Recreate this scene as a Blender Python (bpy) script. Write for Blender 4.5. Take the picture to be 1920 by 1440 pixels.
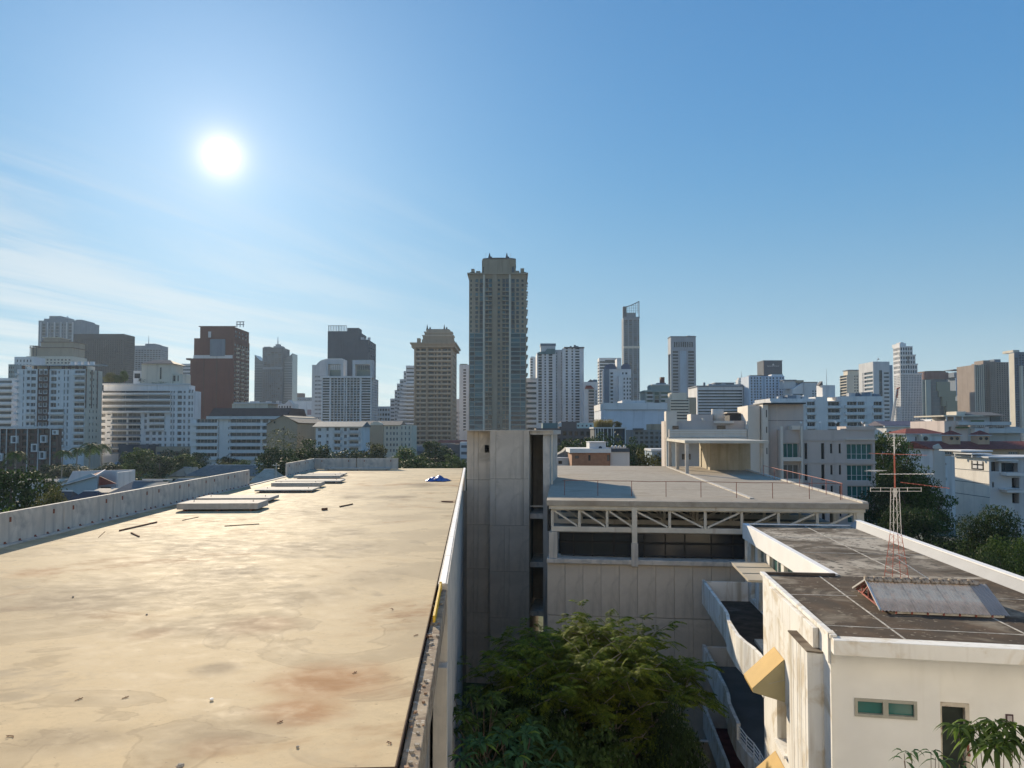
import bpy, bmesh, math, random
import numpy as np
from mathutils import Vector, Matrix
random.seed(7); np.random.seed(7)
for _o in list(bpy.data.objects): bpy.data.objects.remove(_o)
scn = bpy.context.scene
C = scn.collection
R = math.radians

# ---------------------------------------------------------------- camera
F = 1442.0; PITCH = R(2.0); CY = 808 - F*math.tan(PITCH); H = 19.0
cam_d = bpy.data.cameras.new('camera'); cam = bpy.data.objects.new('camera', cam_d); C.objects.link(cam)
cam.location = (0, 0, H); cam.rotation_euler = (R(90)+PITCH, 0, 0)
cam_d.sensor_width = 36.0; cam_d.lens = 36.0*F/1920; cam_d.shift_y = (CY-720)/1920
cam_d.clip_start = 0.1; cam_d.clip_end = 20000
scn.camera = cam
def ray(px, py):
    a = (px-960)/F; b = (CY-py)/F
    return (a, math.cos(PITCH)-b*math.sin(PITCH), math.sin(PITCH)+b*math.cos(PITCH))
def pt(px, py, Y):
    d = ray(px, py); t = Y/d[1]; return (d[0]*t, Y, H+d[2]*t)
def G(px, py, z):
    d = ray(px, py); t = (z-H)/d[2]; return (d[0]*t, d[1]*t, z)
def loc(p, o, ang):
    dx, dy = p[0]-o[0], p[1]-o[1]; c, s = math.cos(ang), math.sin(ang)
    return (dx*c+dy*s, -dx*s+dy*c)

# ---------------------------------------------------------------- sun, sky, exposure
SUN = Vector(ray(415, 292)).normalized()
S_AZ = math.atan2(SUN.x, SUN.y); S_EL = math.asin(SUN.z)
sd = bpy.data.lights.new('sun', 'SUN'); sd.energy = 4.6; sd.angle = R(0.53); sd.color = (1.0, 0.84, 0.62)
so = bpy.data.objects.new('sun', sd); C.objects.link(so); so.rotation_euler = SUN.to_track_quat('Z', 'Y').to_euler()
so.location = (-60, 150, 90)
world = bpy.data.worlds.new('World'); scn.world = world; world.use_nodes = True
wn = world.node_tree.nodes; wl = world.node_tree.links; wn.clear()
def N(nt, t, **k):
    n = nt.nodes.new(t)
    for a, v in k.items(): setattr(n, a, v)
    return n
def build_world():
    nt = world.node_tree
    out = N(nt, 'ShaderNodeOutputWorld'); bg = N(nt, 'ShaderNodeBackground')
    sky = N(nt, 'ShaderNodeTexSky'); sky.sky_type = 'NISHITA'; sky.sun_disc = False
    sky.sun_elevation = S_EL; sky.sun_rotation = S_AZ
    sky.altitude = 0; sky.air_density = 1.0; sky.dust_density = 0.2; sky.ozone_density = 2.0
    tc = N(nt, 'ShaderNodeTexCoord')
    def vm(op, *a):
        n = N(nt, 'ShaderNodeVectorMath', operation=op)
        for i, x in enumerate(a):
            if hasattr(x, 'is_output'): wl.new(x, n.inputs[i])
            else: n.inputs[i].default_value = x
        return n
    def mt(op, *a, clamp=False):
        n = N(nt, 'ShaderNodeMath', operation=op); n.use_clamp = clamp
        for i, x in enumerate(a):
            if hasattr(x, 'is_output'): wl.new(x, n.inputs[i])
            else: n.inputs[i].default_value = x
        return n.outputs[0]
    d = vm('NORMALIZE', tc.outputs['Generated']).outputs[0]
    c = mt('MAXIMUM', vm('DOT_PRODUCT', d, tuple(SUN)).outputs['Value'], 0.0)
    sep = N(nt, 'ShaderNodeSeparateXYZ'); wl.new(d, sep.inputs[0])
    z = mt('MAXIMUM', sep.outputs['Z'], 0.02)
    # thin cirrus on a flat layer overhead
    px_ = mt('DIVIDE', sep.outputs['X'], mt('ADD', z, 0.06)); py_ = mt('DIVIDE', sep.outputs['Y'], mt('ADD', z, 0.06))
    cmb = N(nt, 'ShaderNodeCombineXYZ'); wl.new(px_, cmb.inputs[0]); wl.new(py_, cmb.inputs[1])
    mp = N(nt, 'ShaderNodeMapping'); wl.new(cmb.outputs[0], mp.inputs[0])
    mp.vector_type = 'TEXTURE'; mp.inputs['Rotation'].default_value = (0, 0, R(62)); mp.inputs['Scale'].default_value = (3.4, 0.62, 1)
    nz = N(nt, 'ShaderNodeTexNoise'); wl.new(mp.outputs[0], nz.inputs['Vector'])
    nz.inputs['Scale'].default_value = 1.0; nz.inputs['Detail'].default_value = 7; nz.inputs['Roughness'].default_value = 0.62; nz.inputs['Distortion'].default_value = 0.6
    nb = N(nt, 'ShaderNodeTexNoise'); wl.new(cmb.outputs[0], nb.inputs['Vector']); nb.inputs['Scale'].default_value = 0.33; nb.inputs['Detail'].default_value = 1
    # the cirrus field lies low in the west (x < 0 here)
    fld = N(nt, 'ShaderNodeMapRange', interpolation_type='SMOOTHSTEP'); wl.new(px_, fld.inputs[0])
    fld.inputs[1].default_value = 0.4; fld.inputs[2].default_value = -2.6; fld.inputs[3].default_value = 0.0; fld.inputs[4].default_value = 1.0
    cr = N(nt, 'ShaderNodeMapRange', interpolation_type='SMOOTHSTEP'); wl.new(nz.outputs[0], cr.inputs[0])
    cr.inputs[1].default_value = 0.37; cr.inputs[2].default_value = 0.62; cr.inputs[3].default_value = 0; cr.inputs[4].default_value = 1
    zf = N(nt, 'ShaderNodeMapRange', interpolation_type='SMOOTHSTEP'); wl.new(sep.outputs['Z'], zf.inputs[0])
    zf.inputs[1].default_value = 0.36; zf.inputs[2].default_value = 0.24; zf.inputs[3].default_value = 0.0; zf.inputs[4].default_value = 1.0
    cl = mt('MULTIPLY', mt('MULTIPLY', cr.outputs[0], mt('ADD', mt('MULTIPLY', fld.outputs[0], 0.92), 0.0)), mt('ADD', mt('MULTIPLY', zf.outputs[0], 0.92), 0.08))
    # clear-sky colour by height above the horizon, blended with the physical sky
    zn = N(nt, 'ShaderNodeMath', operation='MAXIMUM'); wl.new(sep.outputs['Z'], zn.inputs[0]); zn.inputs[1].default_value = 0.0
    rp = N(nt, 'ShaderNodeValToRGB'); wl.new(zn.outputs[0], rp.inputs[0]); el = rp.color_ramp.elements; rp.color_ramp.interpolation = 'B_SPLINE'
    for i_, (p_, c_) in enumerate(SKYRAMP):
        e_ = el[i_] if i_ < 2 else el.new(p_)
        e_.position = p_; e_.color = (*c_, 1)
    def scale(col, k):
        n = N(nt, 'ShaderNodeVectorMath', operation='SCALE'); wl.new(col, n.inputs[0]); n.inputs['Scale'].default_value = k; return n.outputs[0]
    def colscale(col, f):
        n = N(nt, 'ShaderNodeMix', data_type='RGBA', blend_type='MIX'); n.inputs[6].default_value = (0, 0, 0, 1); n.inputs[7].default_value = (*col, 1)
        n.clamp_factor = False; wl.new(f, n.inputs[0]); return n.outputs[2]
    def add(a, b):
        n = N(nt, 'ShaderNodeVectorMath', operation='ADD'); wl.new(a, n.inputs[0]); wl.new(b, n.inputs[1]); return n.outputs[0]
    col = rp.outputs[0]
    for pw, k_, c_ in AUR:
        col = add(col, colscale(c_, mt('MULTIPLY', mt('POWER', c, pw), k_)))
    ds = N(nt, 'ShaderNodeMapRange', interpolation_type='SMOOTHSTEP'); wl.new(c, ds.inputs[0])
    ds.inputs[1].default_value = math.cos(R(1.20)); ds.inputs[2].default_value = math.cos(R(0.95)); ds.inputs[3].default_value = 0; ds.inputs[4].default_value = 3.0
    col = add(col, colscale((1.0, 0.95, 0.8), ds.outputs[0]))
    cm = N(nt, 'ShaderNodeMix', data_type='RGBA'); wl.new(mt('MULTIPLY', cl, 0.72), cm.inputs[0]); wl.new(col, cm.inputs[6])
    cm.inputs[7].default_value = CLOUD
    col = scale(cm.outputs[2], SKYGAIN/SKY_STR)
    fin = N(nt, 'ShaderNodeMix', data_type='RGBA'); fin.inputs[0].default_value = 0.06; wl.new(col, fin.inputs[6]); wl.new(sky.outputs[0], fin.inputs[7])
    wl.new(fin.outputs[2], bg.inputs['Color']); bg.inputs['Strength'].default_value = SKY_STR
    wl.new(bg.outputs[0], out.inputs['Surface'])
EXPO = 0.80; SKY_STR = 0.10; SKYGAIN = 0.98/2**EXPO; CLOUD = (0.80, 0.84, 0.84, 1)
SKYRAMP = ((0.0, (.50,.65,.69)), (0.06, (.42,.59,.67)), (0.13, (.27,.475,.64)), (0.25, (.135,.365,.625)), (0.37, (.088,.295,.60)), (0.5, (.07,.25,.55)), (1.0, (.055,.205,.49)))
AUR = ((5.0, 0.07, (.6,.95,1.0)), (22.0, 0.19, (.85,.98,1.0)), (90.0, 0.13, (1.0,.92,.85)), (800.0, 0.16, (1.0,.80,.50)), (3500.0, 0.9, (1.0,.70,.20)))
build_world()
scn.view_settings.view_transform = 'Standard'; scn.view_settings.look = 'None'
scn.view_settings.exposure = EXPO; scn.view_settings.gamma = 1.0; scn.view_settings.use_curve_mapping = False
scn.render.resolution_x = 1024; scn.render.resolution_y = 768

# ---------------------------------------------------------------- materials
MATS = {}
def mat(name, col, rough=0.85, var=0.12, scale=0.6, stain=None, streak=None, bump=0.0, bscale=30.0, metal=0.0, spec=0.12, speck=None, space='Object'):
    """procedural surface: base colour with two-octave mottling, optional blotchy stain (colour, coverage, scale) and vertical streaks"""
    if name in MATS: return MATS[name]
    m = bpy.data.materials.new(name); m.use_nodes = True; nt = m.node_tree; L = nt.links
    b = nt.nodes['Principled BSDF']; b.inputs['Roughness'].default_value = rough; b.inputs['Metallic'].default_value = metal
    b.inputs['Specular IOR Level'].default_value = spec
    tc = N(nt, 'ShaderNodeTexCoord'); vec = tc.outputs[space]
    def noise(s, det=4, ro=0.6, v=vec, dist=0.0):
        n = N(nt, 'ShaderNodeTexNoise'); L.new(v, n.inputs['Vector']); n.inputs['Scale'].default_value = s
        n.inputs['Detail'].default_value = det; n.inputs['Roughness'].default_value = ro; n.inputs['Distortion'].default_value = dist; return n.outputs[0]
    def rng(f, a, b_, lo=0.0, hi=1.0):
        n = N(nt, 'ShaderNodeMapRange', interpolation_type='SMOOTHSTEP'); L.new(f, n.inputs[0])
        for i, x in enumerate((a, b_, lo, hi)): n.inputs[i+1].default_value = x
        return n.outputs[0]
    def mix(f, a, c2, bt='MIX'):
        n = N(nt, 'ShaderNodeMix', data_type='RGBA', blend_type=bt)
        if hasattr(f, 'is_output'): L.new(f, n.inputs[0])
        else: n.inputs[0].default_value = f
        for i, x in ((6, a), (7, c2)):
            if hasattr(x, 'is_output'): L.new(x, n.inputs[i])
            else: n.inputs[i].default_value = (*x, 1)
        return n.outputs[2]
    c = mix(rng(noise(scale), 0.3, 0.7), tuple(x*(1-var) for x in col), tuple(min(1, x*(1+var)) for x in col))
    if stain:
        for st in (stain if isinstance(stain, list) else [stain]):
            f = rng(noise(st[2], 5, 0.62, dist=0.8), 1-st[1]-0.10, 1-st[1]+0.10)
            c = mix(f, c, st[0])
    if streak:
        mp = N(nt, 'ShaderNodeMapping'); L.new(vec, mp.inputs[0]); mp.inputs['Scale'].default_value = (streak[2], streak[2], streak[2]*0.08)
        f = rng(noise(1.0, 4, 0.6, mp.outputs[0]), 1-streak[1]-0.12, 1-streak[1]+0.16)
        c = mix(f, c, streak[0])
    if speck:
        f = rng(noise(speck[2], 2, 0.5), 1-speck[1]-0.03, 1-speck[1]+0.03); c = mix(f, c, speck[0])
    L.new(c, b.inputs['Base Color'])
    if bump:
        bn = N(nt, 'ShaderNodeBump'); bn.inputs['Strength'].default_value = bump; bn.inputs['Distance'].default_value = 0.02
        L.new(noise(bscale, 5, 0.7), bn.inputs['Height']); L.new(bn.outputs[0], b.inputs['Normal'])
    MATS[name] = m; return m
def fm(col, rough=0.8, var=0.07):
    return mat('plaster_%d_%d_%d' % tuple(int(c*100) for c in col), col, rough, var, 0.12, streak=(tuple(c*0.72 for c in col), 0.38, 0.5))
def glassmat(name, col, rough=0.12, spec=0.5):
    if name in MATS: return MATS[name]
    m = bpy.data.materials.new(name); m.use_nodes = True; b = m.node_tree.nodes['Principled BSDF']; nt = m.node_tree
    b.inputs['Roughness'].default_value = rough; b.inputs['Specular IOR Level'].default_value = spec
    g = N(nt, 'ShaderNodeNewGeometry'); r = N(nt, 'ShaderNodeMapRange'); nt.links.new(g.outputs['Random Per Island'], r.inputs[0])
    mx = N(nt, 'ShaderNodeMix', data_type='RGBA'); nt.links.new(r.outputs[0], mx.inputs[0])
    mx.inputs[6].default_value = (*[c*0.55 for c in col], 1); mx.inputs[7].default_value = (*[min(1, c*1.5) for c in col], 1)
    nt.links.new(mx.outputs[2], b.inputs['Base Color']); MATS[name] = m; return m
def leafmat(name, dark, light, trans=0.35, rough=0.55):
    if name in MATS: return MATS[name]
    m = bpy.data.materials.new(name); m.use_nodes = True; nt = m.node_tree; L = nt.links
    b = nt.nodes['Principled BSDF']; b.inputs['Roughness'].default_value = max(rough, .6); b.inputs['Specular IOR Level'].default_value = 0.06
    g = N(nt, 'ShaderNodeNewGeometry'); mx = N(nt, 'ShaderNodeMix', data_type='RGBA'); L.new(g.outputs['Random Per Island'], mx.inputs[0])
    mx.inputs[6].default_value = (*dark, 1); mx.inputs[7].default_value = (*light, 1)
    tc = N(nt, 'ShaderNodeTexCoord'); nz = N(nt, 'ShaderNodeTexNoise'); L.new(tc.outputs['Object'], nz.inputs['Vector']); nz.inputs['Scale'].default_value = 0.45
    hs = N(nt, 'ShaderNodeHueSaturation'); L.new(mx.outputs[2], hs.inputs['Color'])
    vr = N(nt, 'ShaderNodeMapRange'); L.new(nz.outputs[0], vr.inputs[0]); vr.inputs[1].default_value = 0.3; vr.inputs[2].default_value = 0.7; vr.inputs[3].default_value = 0.7; vr.inputs[4].default_value = 1.35
    L.new(vr.outputs[0], hs.inputs['Value']); L.new(hs.outputs[0], b.inputs['Base Color'])
    t = N(nt, 'ShaderNodeBsdfTranslucent'); L.new(hs.outputs[0], t.inputs['Color'])
    ms = N(nt, 'ShaderNodeMixShader'); ms.inputs[0].default_value = trans
    L.new(b.outputs[0], ms.inputs[1]); L.new(t.outputs[0], ms.inputs[2]); L.new(ms.outputs[0], nt.nodes['Material Output'].inputs[0])
    MATS[name] = m; return m
GL_DARK = glassmat('window_glass_dark', (0.016, 0.02, 0.026), 0.15)
GL_TEAL = glassmat('window_glass_teal', (0.03, 0.12, 0.11), 0.08)
GL_BLUE = glassmat('window_glass_blue', (0.03, 0.06, 0.085), 0.12)
GL_CURT = glassmat('window_curtain', (0.12, 0.115, 0.105), 0.4)
DARKIN = mat('dark_interior', (0.02, 0.02, 0.02), 0.9, 0.2)

# ---------------------------------------------------------------- mesh helpers
class MB:
    def __init__(s): s.v = []; s.f = []; s.m = []
    def quad(s, a, b, c, d, m=0):
        n = len(s.v); s.v += [a, b, c, d]; s.f.append((n, n+1, n+2, n+3)); s.m.append(m)
    def tri(s, a, b, c, m=0):
        n = len(s.v); s.v += [a, b, c]; s.f.append((n, n+1, n+2)); s.m.append(m)
    def box(s, x0, x1, y0, y1, z0, z1, m=0):
        n = len(s.v)
        s.v += [(x0,y0,z0),(x1,y0,z0),(x1,y1,z0),(x0,y1,z0),(x0,y0,z1),(x1,y0,z1),(x1,y1,z1),(x0,y1,z1)]
        for q in ((3,2,1,0),(4,5,6,7),(0,1,5,4),(1,2,6,5),(2,3,7,6),(3,0,4,7)): s.f.append(tuple(n+i for i in q)); s.m.append(m)
    def bar(s, a, b, w, h=None, m=0, up=(0,0,1)):
        """rectangular bar from a to b"""
        h = h or w; a = Vector(a); b = Vector(b); d = (b-a).normalized(); u = Vector(up)
        if abs(d.dot(u)) > 0.95: u = Vector((0,1,0))
        r = d.cross(u).normalized()*(w/2); t = r.cross(d).normalized()*(h/2); n = len(s.v)
        for e in (a, b):
            for sx, sy in ((-1,-1),(1,-1),(1,1),(-1,1)): s.v.append(tuple(e+r*sx+t*sy))
        for q in ((0,1,2,3),(7,6,5,4),(0,4,5,1),(1,5,6,2),(2,6,7,3),(3,7,4,0)): s.f.append(tuple(n+i for i in q)); s.m.append(m)
    def prism(s, poly, z0, z1, m=0, mtop=None):
        n = len(s.v); k = len(poly)
        s.v += [(x, y, z0) for x, y in poly] + [(x, y, z1) for x, y in poly]
        s.f.append(tuple(range(n+k-1, n-1, -1))); s.m.append(m)
        s.f.append(tuple(range(n+k, n+2*k))); s.m.append(m if mtop is None else mtop)
        for i in range(k):
            j = (i+1) % k; s.f.append((n+i, n+j, n+k+j, n+k+i)); s.m.append(m)
    def xprism(s, poly, x0, x1, m=0):      # poly in (y,z), extruded along x
        n = len(s.v); k = len(poly)
        s.v += [(x0, y, z) for y, z in poly] + [(x1, y, z) for y, z in poly]
        s.f.append(tuple(range(n+k-1, n-1, -1))); s.m.append(m); s.f.append(tuple(range(n+k, n+2*k))); s.m.append(m)
        for i in range(k):
            j = (i+1) % k; s.f.append((n+i, n+j, n+k+j, n+k+i)); s.m.append(m)
    def yprism(s, poly, y0, y1, m=0):      # poly in (x,z), extruded along y
        n = len(s.v); k = len(poly)
        s.v += [(x, y0, z) for x, z in poly] + [(x, y1, z) for x, z in poly]
        s.f.append(tuple(range(n, n+k))); s.m.append(m); s.f.append(tuple(range(n+2*k-1, n+k-1, -1))); s.m.append(m)
        for i in range(k):
            j = (i+1) % k; s.f.append((n+j, n+i, n+k+i, n+k+j)); s.m.append(m)
    def tube(s, pts, rad, n=8, m=0, caps=True):
        pts = [Vector(p) for p in pts]; k0 = len(s.v)
        if not hasattr(rad, '__len__'): rad = [rad]*len(pts)
        for i, p in enumerate(pts):
            d = (pts[min(i+1, len(pts)-1)]-pts[max(i-1, 0)]).normalized()
            u = Vector((0,0,1)) if abs(d.z) < 0.9 else Vector((1,0,0))
            r = d.cross(u).normalized(); t = r.cross(d)
            for j in range(n):
                a = 2*math.pi*j/n; s.v.append(tuple(p+(r*math.cos(a)+t*math.sin(a))*rad[i]))
        for i in range(len(pts)-1):
            for j in range(n):
                a = k0+i*n+j; b = k0+i*n+(j+1) % n; s.f.append((a, b, b+n, a+n)); s.m.append(m)
        if caps:
            s.f.append(tuple(k0+j for j in range(n-1, -1, -1))); s.m.append(m)
            e = k0+(len(pts)-1)*n; s.f.append(tuple(e+j for j in range(n))); s.m.append(m)
    def mesh(s, name, mats, smooth=False):
        me = bpy.data.meshes.new(name); me.from_pydata(s.v, [], s.f); 
        for x in (mats if isinstance(mats, (list, tuple)) else [mats]): me.materials.append(x)
        if any(s.m): me.polygons.foreach_set('material_index', s.m)
        if smooth: me.polygons.foreach_set('use_smooth', [True]*len(me.polygons))
        me.update(); return me
    def build(s, name, mats, parent=None, smooth=False, bevel=0, loc=None):
        return link(name, s.mesh(name, mats, smooth), parent, bevel, loc)
def link(name, me, parent=None, bevel=0, loc=None, rz=0):
    o = bpy.data.objects.new(name, me); C.objects.link(o)
    if parent is not None: o.parent = parent
    if loc is not None: o.location = loc
    if rz: o.rotation_euler = (0, 0, rz)
    if bevel:
        b = o.modifiers.new('bevel', 'BEVEL'); b.width = bevel; b.segments = 2; b.limit_method = 'ANGLE'
    return o
def bx(name, x0, x1, y0, y1, z0, z1, m, parent=None, bevel=0):
    b = MB(); cx, cy = (x0+x1)/2, (y0+y1)/2
    b.box(x0-cx, x1-cx, y0-cy, y1-cy, 0, z1-z0); return b.build(name, m, parent, bevel=bevel, loc=(cx, cy, z0))
def tag(o, label, cat, group=None):
    o['label'] = label; o['category'] = cat
    if group: o['group'] = group
    return o
def thing(name, label, cat, loc=(0,0,0), rz=0, group=None):
    o = bpy.data.objects.new(name, None); C.objects.link(o); o.empty_display_size = 0.3
    o.location = loc; o.rotation_euler = (0, 0, rz); return tag(o, label, cat, group)
def struct(o): o['kind'] = 'structure'; return o
def stuff(o): o['kind'] = 'stuff'; return o

# facade with real openings: wall quads round the holes, reveals, panes set back
def face(mb, gb, fr, a0, a1, z0, z1, rects, dep=0.25, nm=3, m=0):
    rects = [(max(a0, r[0]), min(a1, r[1]), max(z0, r[2]), min(z1, r[3])) + tuple(r[4:]) for r in rects]
    rects = [r for r in rects if r[1]-r[0] > 1e-3 and r[3]-r[2] > 1e-3]
    zs = sorted({round(z, 4) for z in [z0, z1]+[r[2] for r in rects]+[r[3] for r in rects]})
    for i in range(len(zs)-1):
        zc = (zs[i]+zs[i+1])/2; act = sorted((r[0], r[1]) for r in rects if r[2] < zc < r[3]); a = a0
        for p, q in act:
            if p > a+1e-4: mb.quad(fr(a,zs[i],0), fr(p,zs[i],0), fr(p,zs[i+1],0), fr(a,zs[i+1],0), m)
            a = max(a, q)
        if a1 > a+1e-4: mb.quad(fr(a,zs[i],0), fr(a1,zs[i],0), fr(a1,zs[i+1],0), fr(a,zs[i+1],0), m)
    for r in rects:
        p, q, s, t = r[:4]
        for A, B in (((p,s),(q,s)), ((q,s),(q,t)), ((q,t),(p,t)), ((p,t),(p,s))):
            mb.quad(fr(A[0],A[1],0), fr(B[0],B[1],0), fr(B[0],B[1],dep), fr(A[0],A[1],dep), m)
        if gb is not None:
            gi = r[4] if len(r) > 4 else random.choices(range(nm), [6, 2, 1][:nm])[0]
            gb.quad(fr(p,s,dep), fr(q,s,dep), fr(q,t,dep), fr(p,t,dep), gi)
def grid(a0, a1, n, wf, z0, z1, m, hf, zo=0.5, ao=0.5):
    out = []; da = (a1-a0)/n; dz = (z1-z0)/m
    for i in range(n):
        for j in range(m):
            A = a0+da*i+da*(1-wf)*ao; Z = z0+dz*j+dz*(1-hf)*zo; out.append((A, A+da*wf, Z, Z+dz*hf))
    return out

# ================================================================ ground
def ground():
    m = mat('ground_soil', (0.13, 0.13, 0.11), 0.95, 0.3, 0.02, stain=[((0.07, 0.10, 0.045), 0.52, 0.012), ((0.24, 0.23, 0.21), 0.36, 0.03)])
    b = MB(); r = [0, 60, 200, 600, 2000, 7000]
    b.quad((-7000,-2500,0), (7000,-2500,0), (7000,9000,0), (-7000,9000,0))
    struct(b.build('ground', m))
ground()

# ---------------------------------------------------------------- shared near materials
CONC = mat('concrete_panel', (0.55, 0.49, 0.41), 0.85, 0.12, 0.5, stain=((0.40, 0.355, 0.295), 0.42, 0.6), streak=((0.37, 0.33, 0.275), 0.40, 1.6), bump=0.25, bscale=14)
CONC_L = mat('concrete_light', (0.54, 0.50, 0.44), 0.8, 0.12, 0.8, streak=((0.34, 0.33, 0.31), 0.42, 2.2), stain=((0.36, 0.35, 0.33), 0.40, 0.9), bump=0.25, bscale=18)
CONC_D = mat('concrete_dark', (0.30, 0.28, 0.25), 0.9, 0.15, 0.7, streak=((0.15, 0.15, 0.145), 0.42, 1.4), bump=0.2)
CREAM_ST = mat('steel_cream', (0.56, 0.52, 0.44), 0.6, 0.1, 1.2, streak=((0.32, 0.22, 0.14), 0.30, 2.0))
RUST = mat('rusty_steel', (0.20, 0.075, 0.05), 0.8, 0.35, 6.0)
DBRN = mat('dark_edge_steel', (0.07, 0.045, 0.035), 0.85, 0.3, 4.0)
LEDGE = mat('ledge_mortar', (0.30, 0.25, 0.19), 0.9, 0.25, 2.5, stain=((0.17, 0.13, 0.10), 0.45, 2.2), speck=((0.42, 0.39, 0.34), 0.36, 9.0), bump=0.4, bscale=30)
RUSTP = mat('red_oxide_paint', (0.34, 0.12, 0.10), 0.7, 0.3, 3.0)
WHITE = mat('white_paint', (0.78, 0.765, 0.72), 0.7, 0.05, 0.7, streak=((0.44, 0.39, 0.31), 0.40, 2.2), stain=((0.60, 0.53, 0.42), 0.42, 0.9), bump=0.12, bscale=25)
WHITE_C = mat('white_clean', (0.80, 0.79, 0.77), 0.6, 0.04, 1.0)
CREAMW = mat('cream_wall', (0.80, 0.79, 0.755), 0.8, 0.05, 0.6, streak=((0.66, 0.64, 0.59), 0.32, 1.6), stain=((0.74, 0.72, 0.67), 0.40, 0.5), bump=0.15, bscale=40)
MOSSROOF = mat('weathered_roof', (0.088, 0.062, 0.043), 0.9, 0.25, 1.2, stain=[((0.06, 0.048, 0.038), 0.5, 0.5), ((0.30, 0.26, 0.20), 0.40, 0.42)], speck=((0.20, 0.17, 0.13), 0.33, 6.0), bump=0.3, bscale=20)
METAL = mat('galvanised', (0.55, 0.55, 0.54), 0.45, 0.1, 3.0, metal=0.6, spec=0.5)
BLACK = mat('black_rubber', (0.03, 0.03, 0.03), 0.8, 0.2)

def roofmat(name='screed_roof', base=(0.49, 0.395, 0.255), grey=(0.25, 0.205, 0.145), brown=(0.22, 0.11, 0.05), rough=0.72, dirt=1.0, blobs=()):
    m = bpy.data.materials.new(name); m.use_nodes = True; nt = m.node_tree; L = nt.links; b = nt.nodes['Principled BSDF']
    tc = N(nt, 'ShaderNodeTexCoord'); v = tc.outputs['Object']
    mp = N(nt, 'ShaderNodeMapping'); L.new(v, mp.inputs[0]); mp.inputs['Scale'].default_value = (0.75, 1.0, 1)
    def noise(s, det=4, ro=0.55, dist=0.0, off=0.0):
        n = N(nt, 'ShaderNodeTexNoise'); n.noise_dimensions = '4D'; L.new(mp.outputs[0], n.inputs['Vector']); n.inputs['W'].default_value = off
        n.inputs['Scale'].default_value = s; n.inputs['Detail'].default_value = det; n.inputs['Roughness'].default_value = ro; n.inputs['Distortion'].default_value = dist; return n.outputs[0]
    def rng(f, a, c, lo=0.0, hi=1.0):
        n = N(nt, 'ShaderNodeMapRange', interpolation_type='SMOOTHSTEP'); L.new(f, n.inputs[0])
        for i, x in enumerate((a, c, lo, hi)): n.inputs[i+1].default_value = x
        return n.outputs[0]
    def mul(a, c):
        n = N(nt, 'ShaderNodeMath', operation='MULTIPLY')
        for i, x in enumerate((a, c)):
            if hasattr(x, 'is_output'): L.new(x, n.inputs[i])
            else: n.inputs[i].default_value = x
        return n.outputs[0]
    def mix(f, a, c):
        n = N(nt, 'ShaderNodeMix', data_type='RGBA'); L.new(f, n.inputs[0])
        for i, x in ((6, a), (7, c)):
            if hasattr(x, 'is_output'): L.new(x, n.inputs[i])
            else: n.inputs[i].default_value = (*x, 1)
        return n.outputs[2]
    fine = noise(2.2, 8, 0.68, 0.4, 1.0); n1 = noise(0.30, 6, 0.52, 1.4, 2.3); n2 = noise(0.22, 6, 0.6, 0.8, 7.7); n3 = noise(0.5, 5, 0.6, 0.8, 4.1); n4 = noise(14, 3, 0.6, 0, 5.5)
    c = mix(rng(fine, 0.32, 0.7), tuple(x*0.86 for x in base), tuple(x*1.12 for x in base))
    pud = mul(rng(n1, 0.50, 0.575), rng(fine, 0.12, 0.62))                                # dried-out puddle areas
    c = mix(mul(pud, 0.45*dirt), c, grey)
    c = mix(mul(rng(n1, 0.512, 0.524), mul(rng(n1, 0.540, 0.526), 0.28*dirt)), c, (0.14, 0.105, 0.07))   # tide mark round them
    c = mix(mul(mul(rng(n2, 0.53, 0.66), rng(fine, 0.3, 0.6)), 0.85*dirt), c, brown)
    c = mix(mul(rng(n3, 0.57, 0.66), 0.55*dirt), c, (0.22, 0.185, 0.14))
    c = mix(mul(rng(n4, 0.64, 0.74), 0.6*dirt), c, (0.14, 0.11, 0.08)); c = mix(mul(rng(noise(6.0, 6, 0.75, 0.3, 3.3), 0.50, 0.68), 0.35*dirt), c, tuple(x*0.68 for x in base))
    for (cx_, cy_, rx_, ry_, col_, amt_) in blobs:             # stains where the roof has them
        m1 = N(nt, 'ShaderNodeVectorMath', operation='SUBTRACT'); L.new(v, m1.inputs[0]); m1.inputs[1].default_value = (cx_, cy_, 0)
        m2 = N(nt, 'ShaderNodeVectorMath', operation='MULTIPLY'); L.new(m1.outputs[0], m2.inputs[0]); m2.inputs[1].default_value = (1/rx_, 1/ry_, 0)
        m3 = N(nt, 'ShaderNodeVectorMath', operation='LENGTH'); L.new(m2.outputs[0], m3.inputs[0])
        wob = N(nt, 'ShaderNodeMath', operation='MULTIPLY_ADD'); L.new(n3, wob.inputs[0]); wob.inputs[1].default_value = 1.6; L.new(m3.outputs['Value'], wob.inputs[2])
        wo2 = N(nt, 'ShaderNodeMath', operation='MULTIPLY_ADD'); L.new(fine, wo2.inputs[0]); wo2.inputs[1].default_value = 0.5; L.new(wob.outputs[0], wo2.inputs[2])
        c = mix(mul(mul(rng(wo2.outputs[0], 2.35, 1.35), rng(fine, 0.25, 0.60, 0.45, 1.0)), amt_), c, col_)
    L.new(c, b.inputs['Base Color'])
    r = N(nt, 'ShaderNodeMapRange'); L.new(fine, r.inputs[0]); r.inputs[1].default_value = 0.3; r.inputs[2].default_value = 0.7; r.inputs[3].default_value = rough-0.07; r.inputs[4].default_value = rough+0.14
    L.new(r.outputs[0], b.inputs['Roughness']); b.inputs['Specular IOR Level'].default_value = 0.038
    bn = N(nt, 'ShaderNodeBump'); bn.inputs['Strength'].default_value = 0.22; bn.inputs['Distance'].default_value = 0.02; L.new(fine, bn.inputs['Height'])
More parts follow.
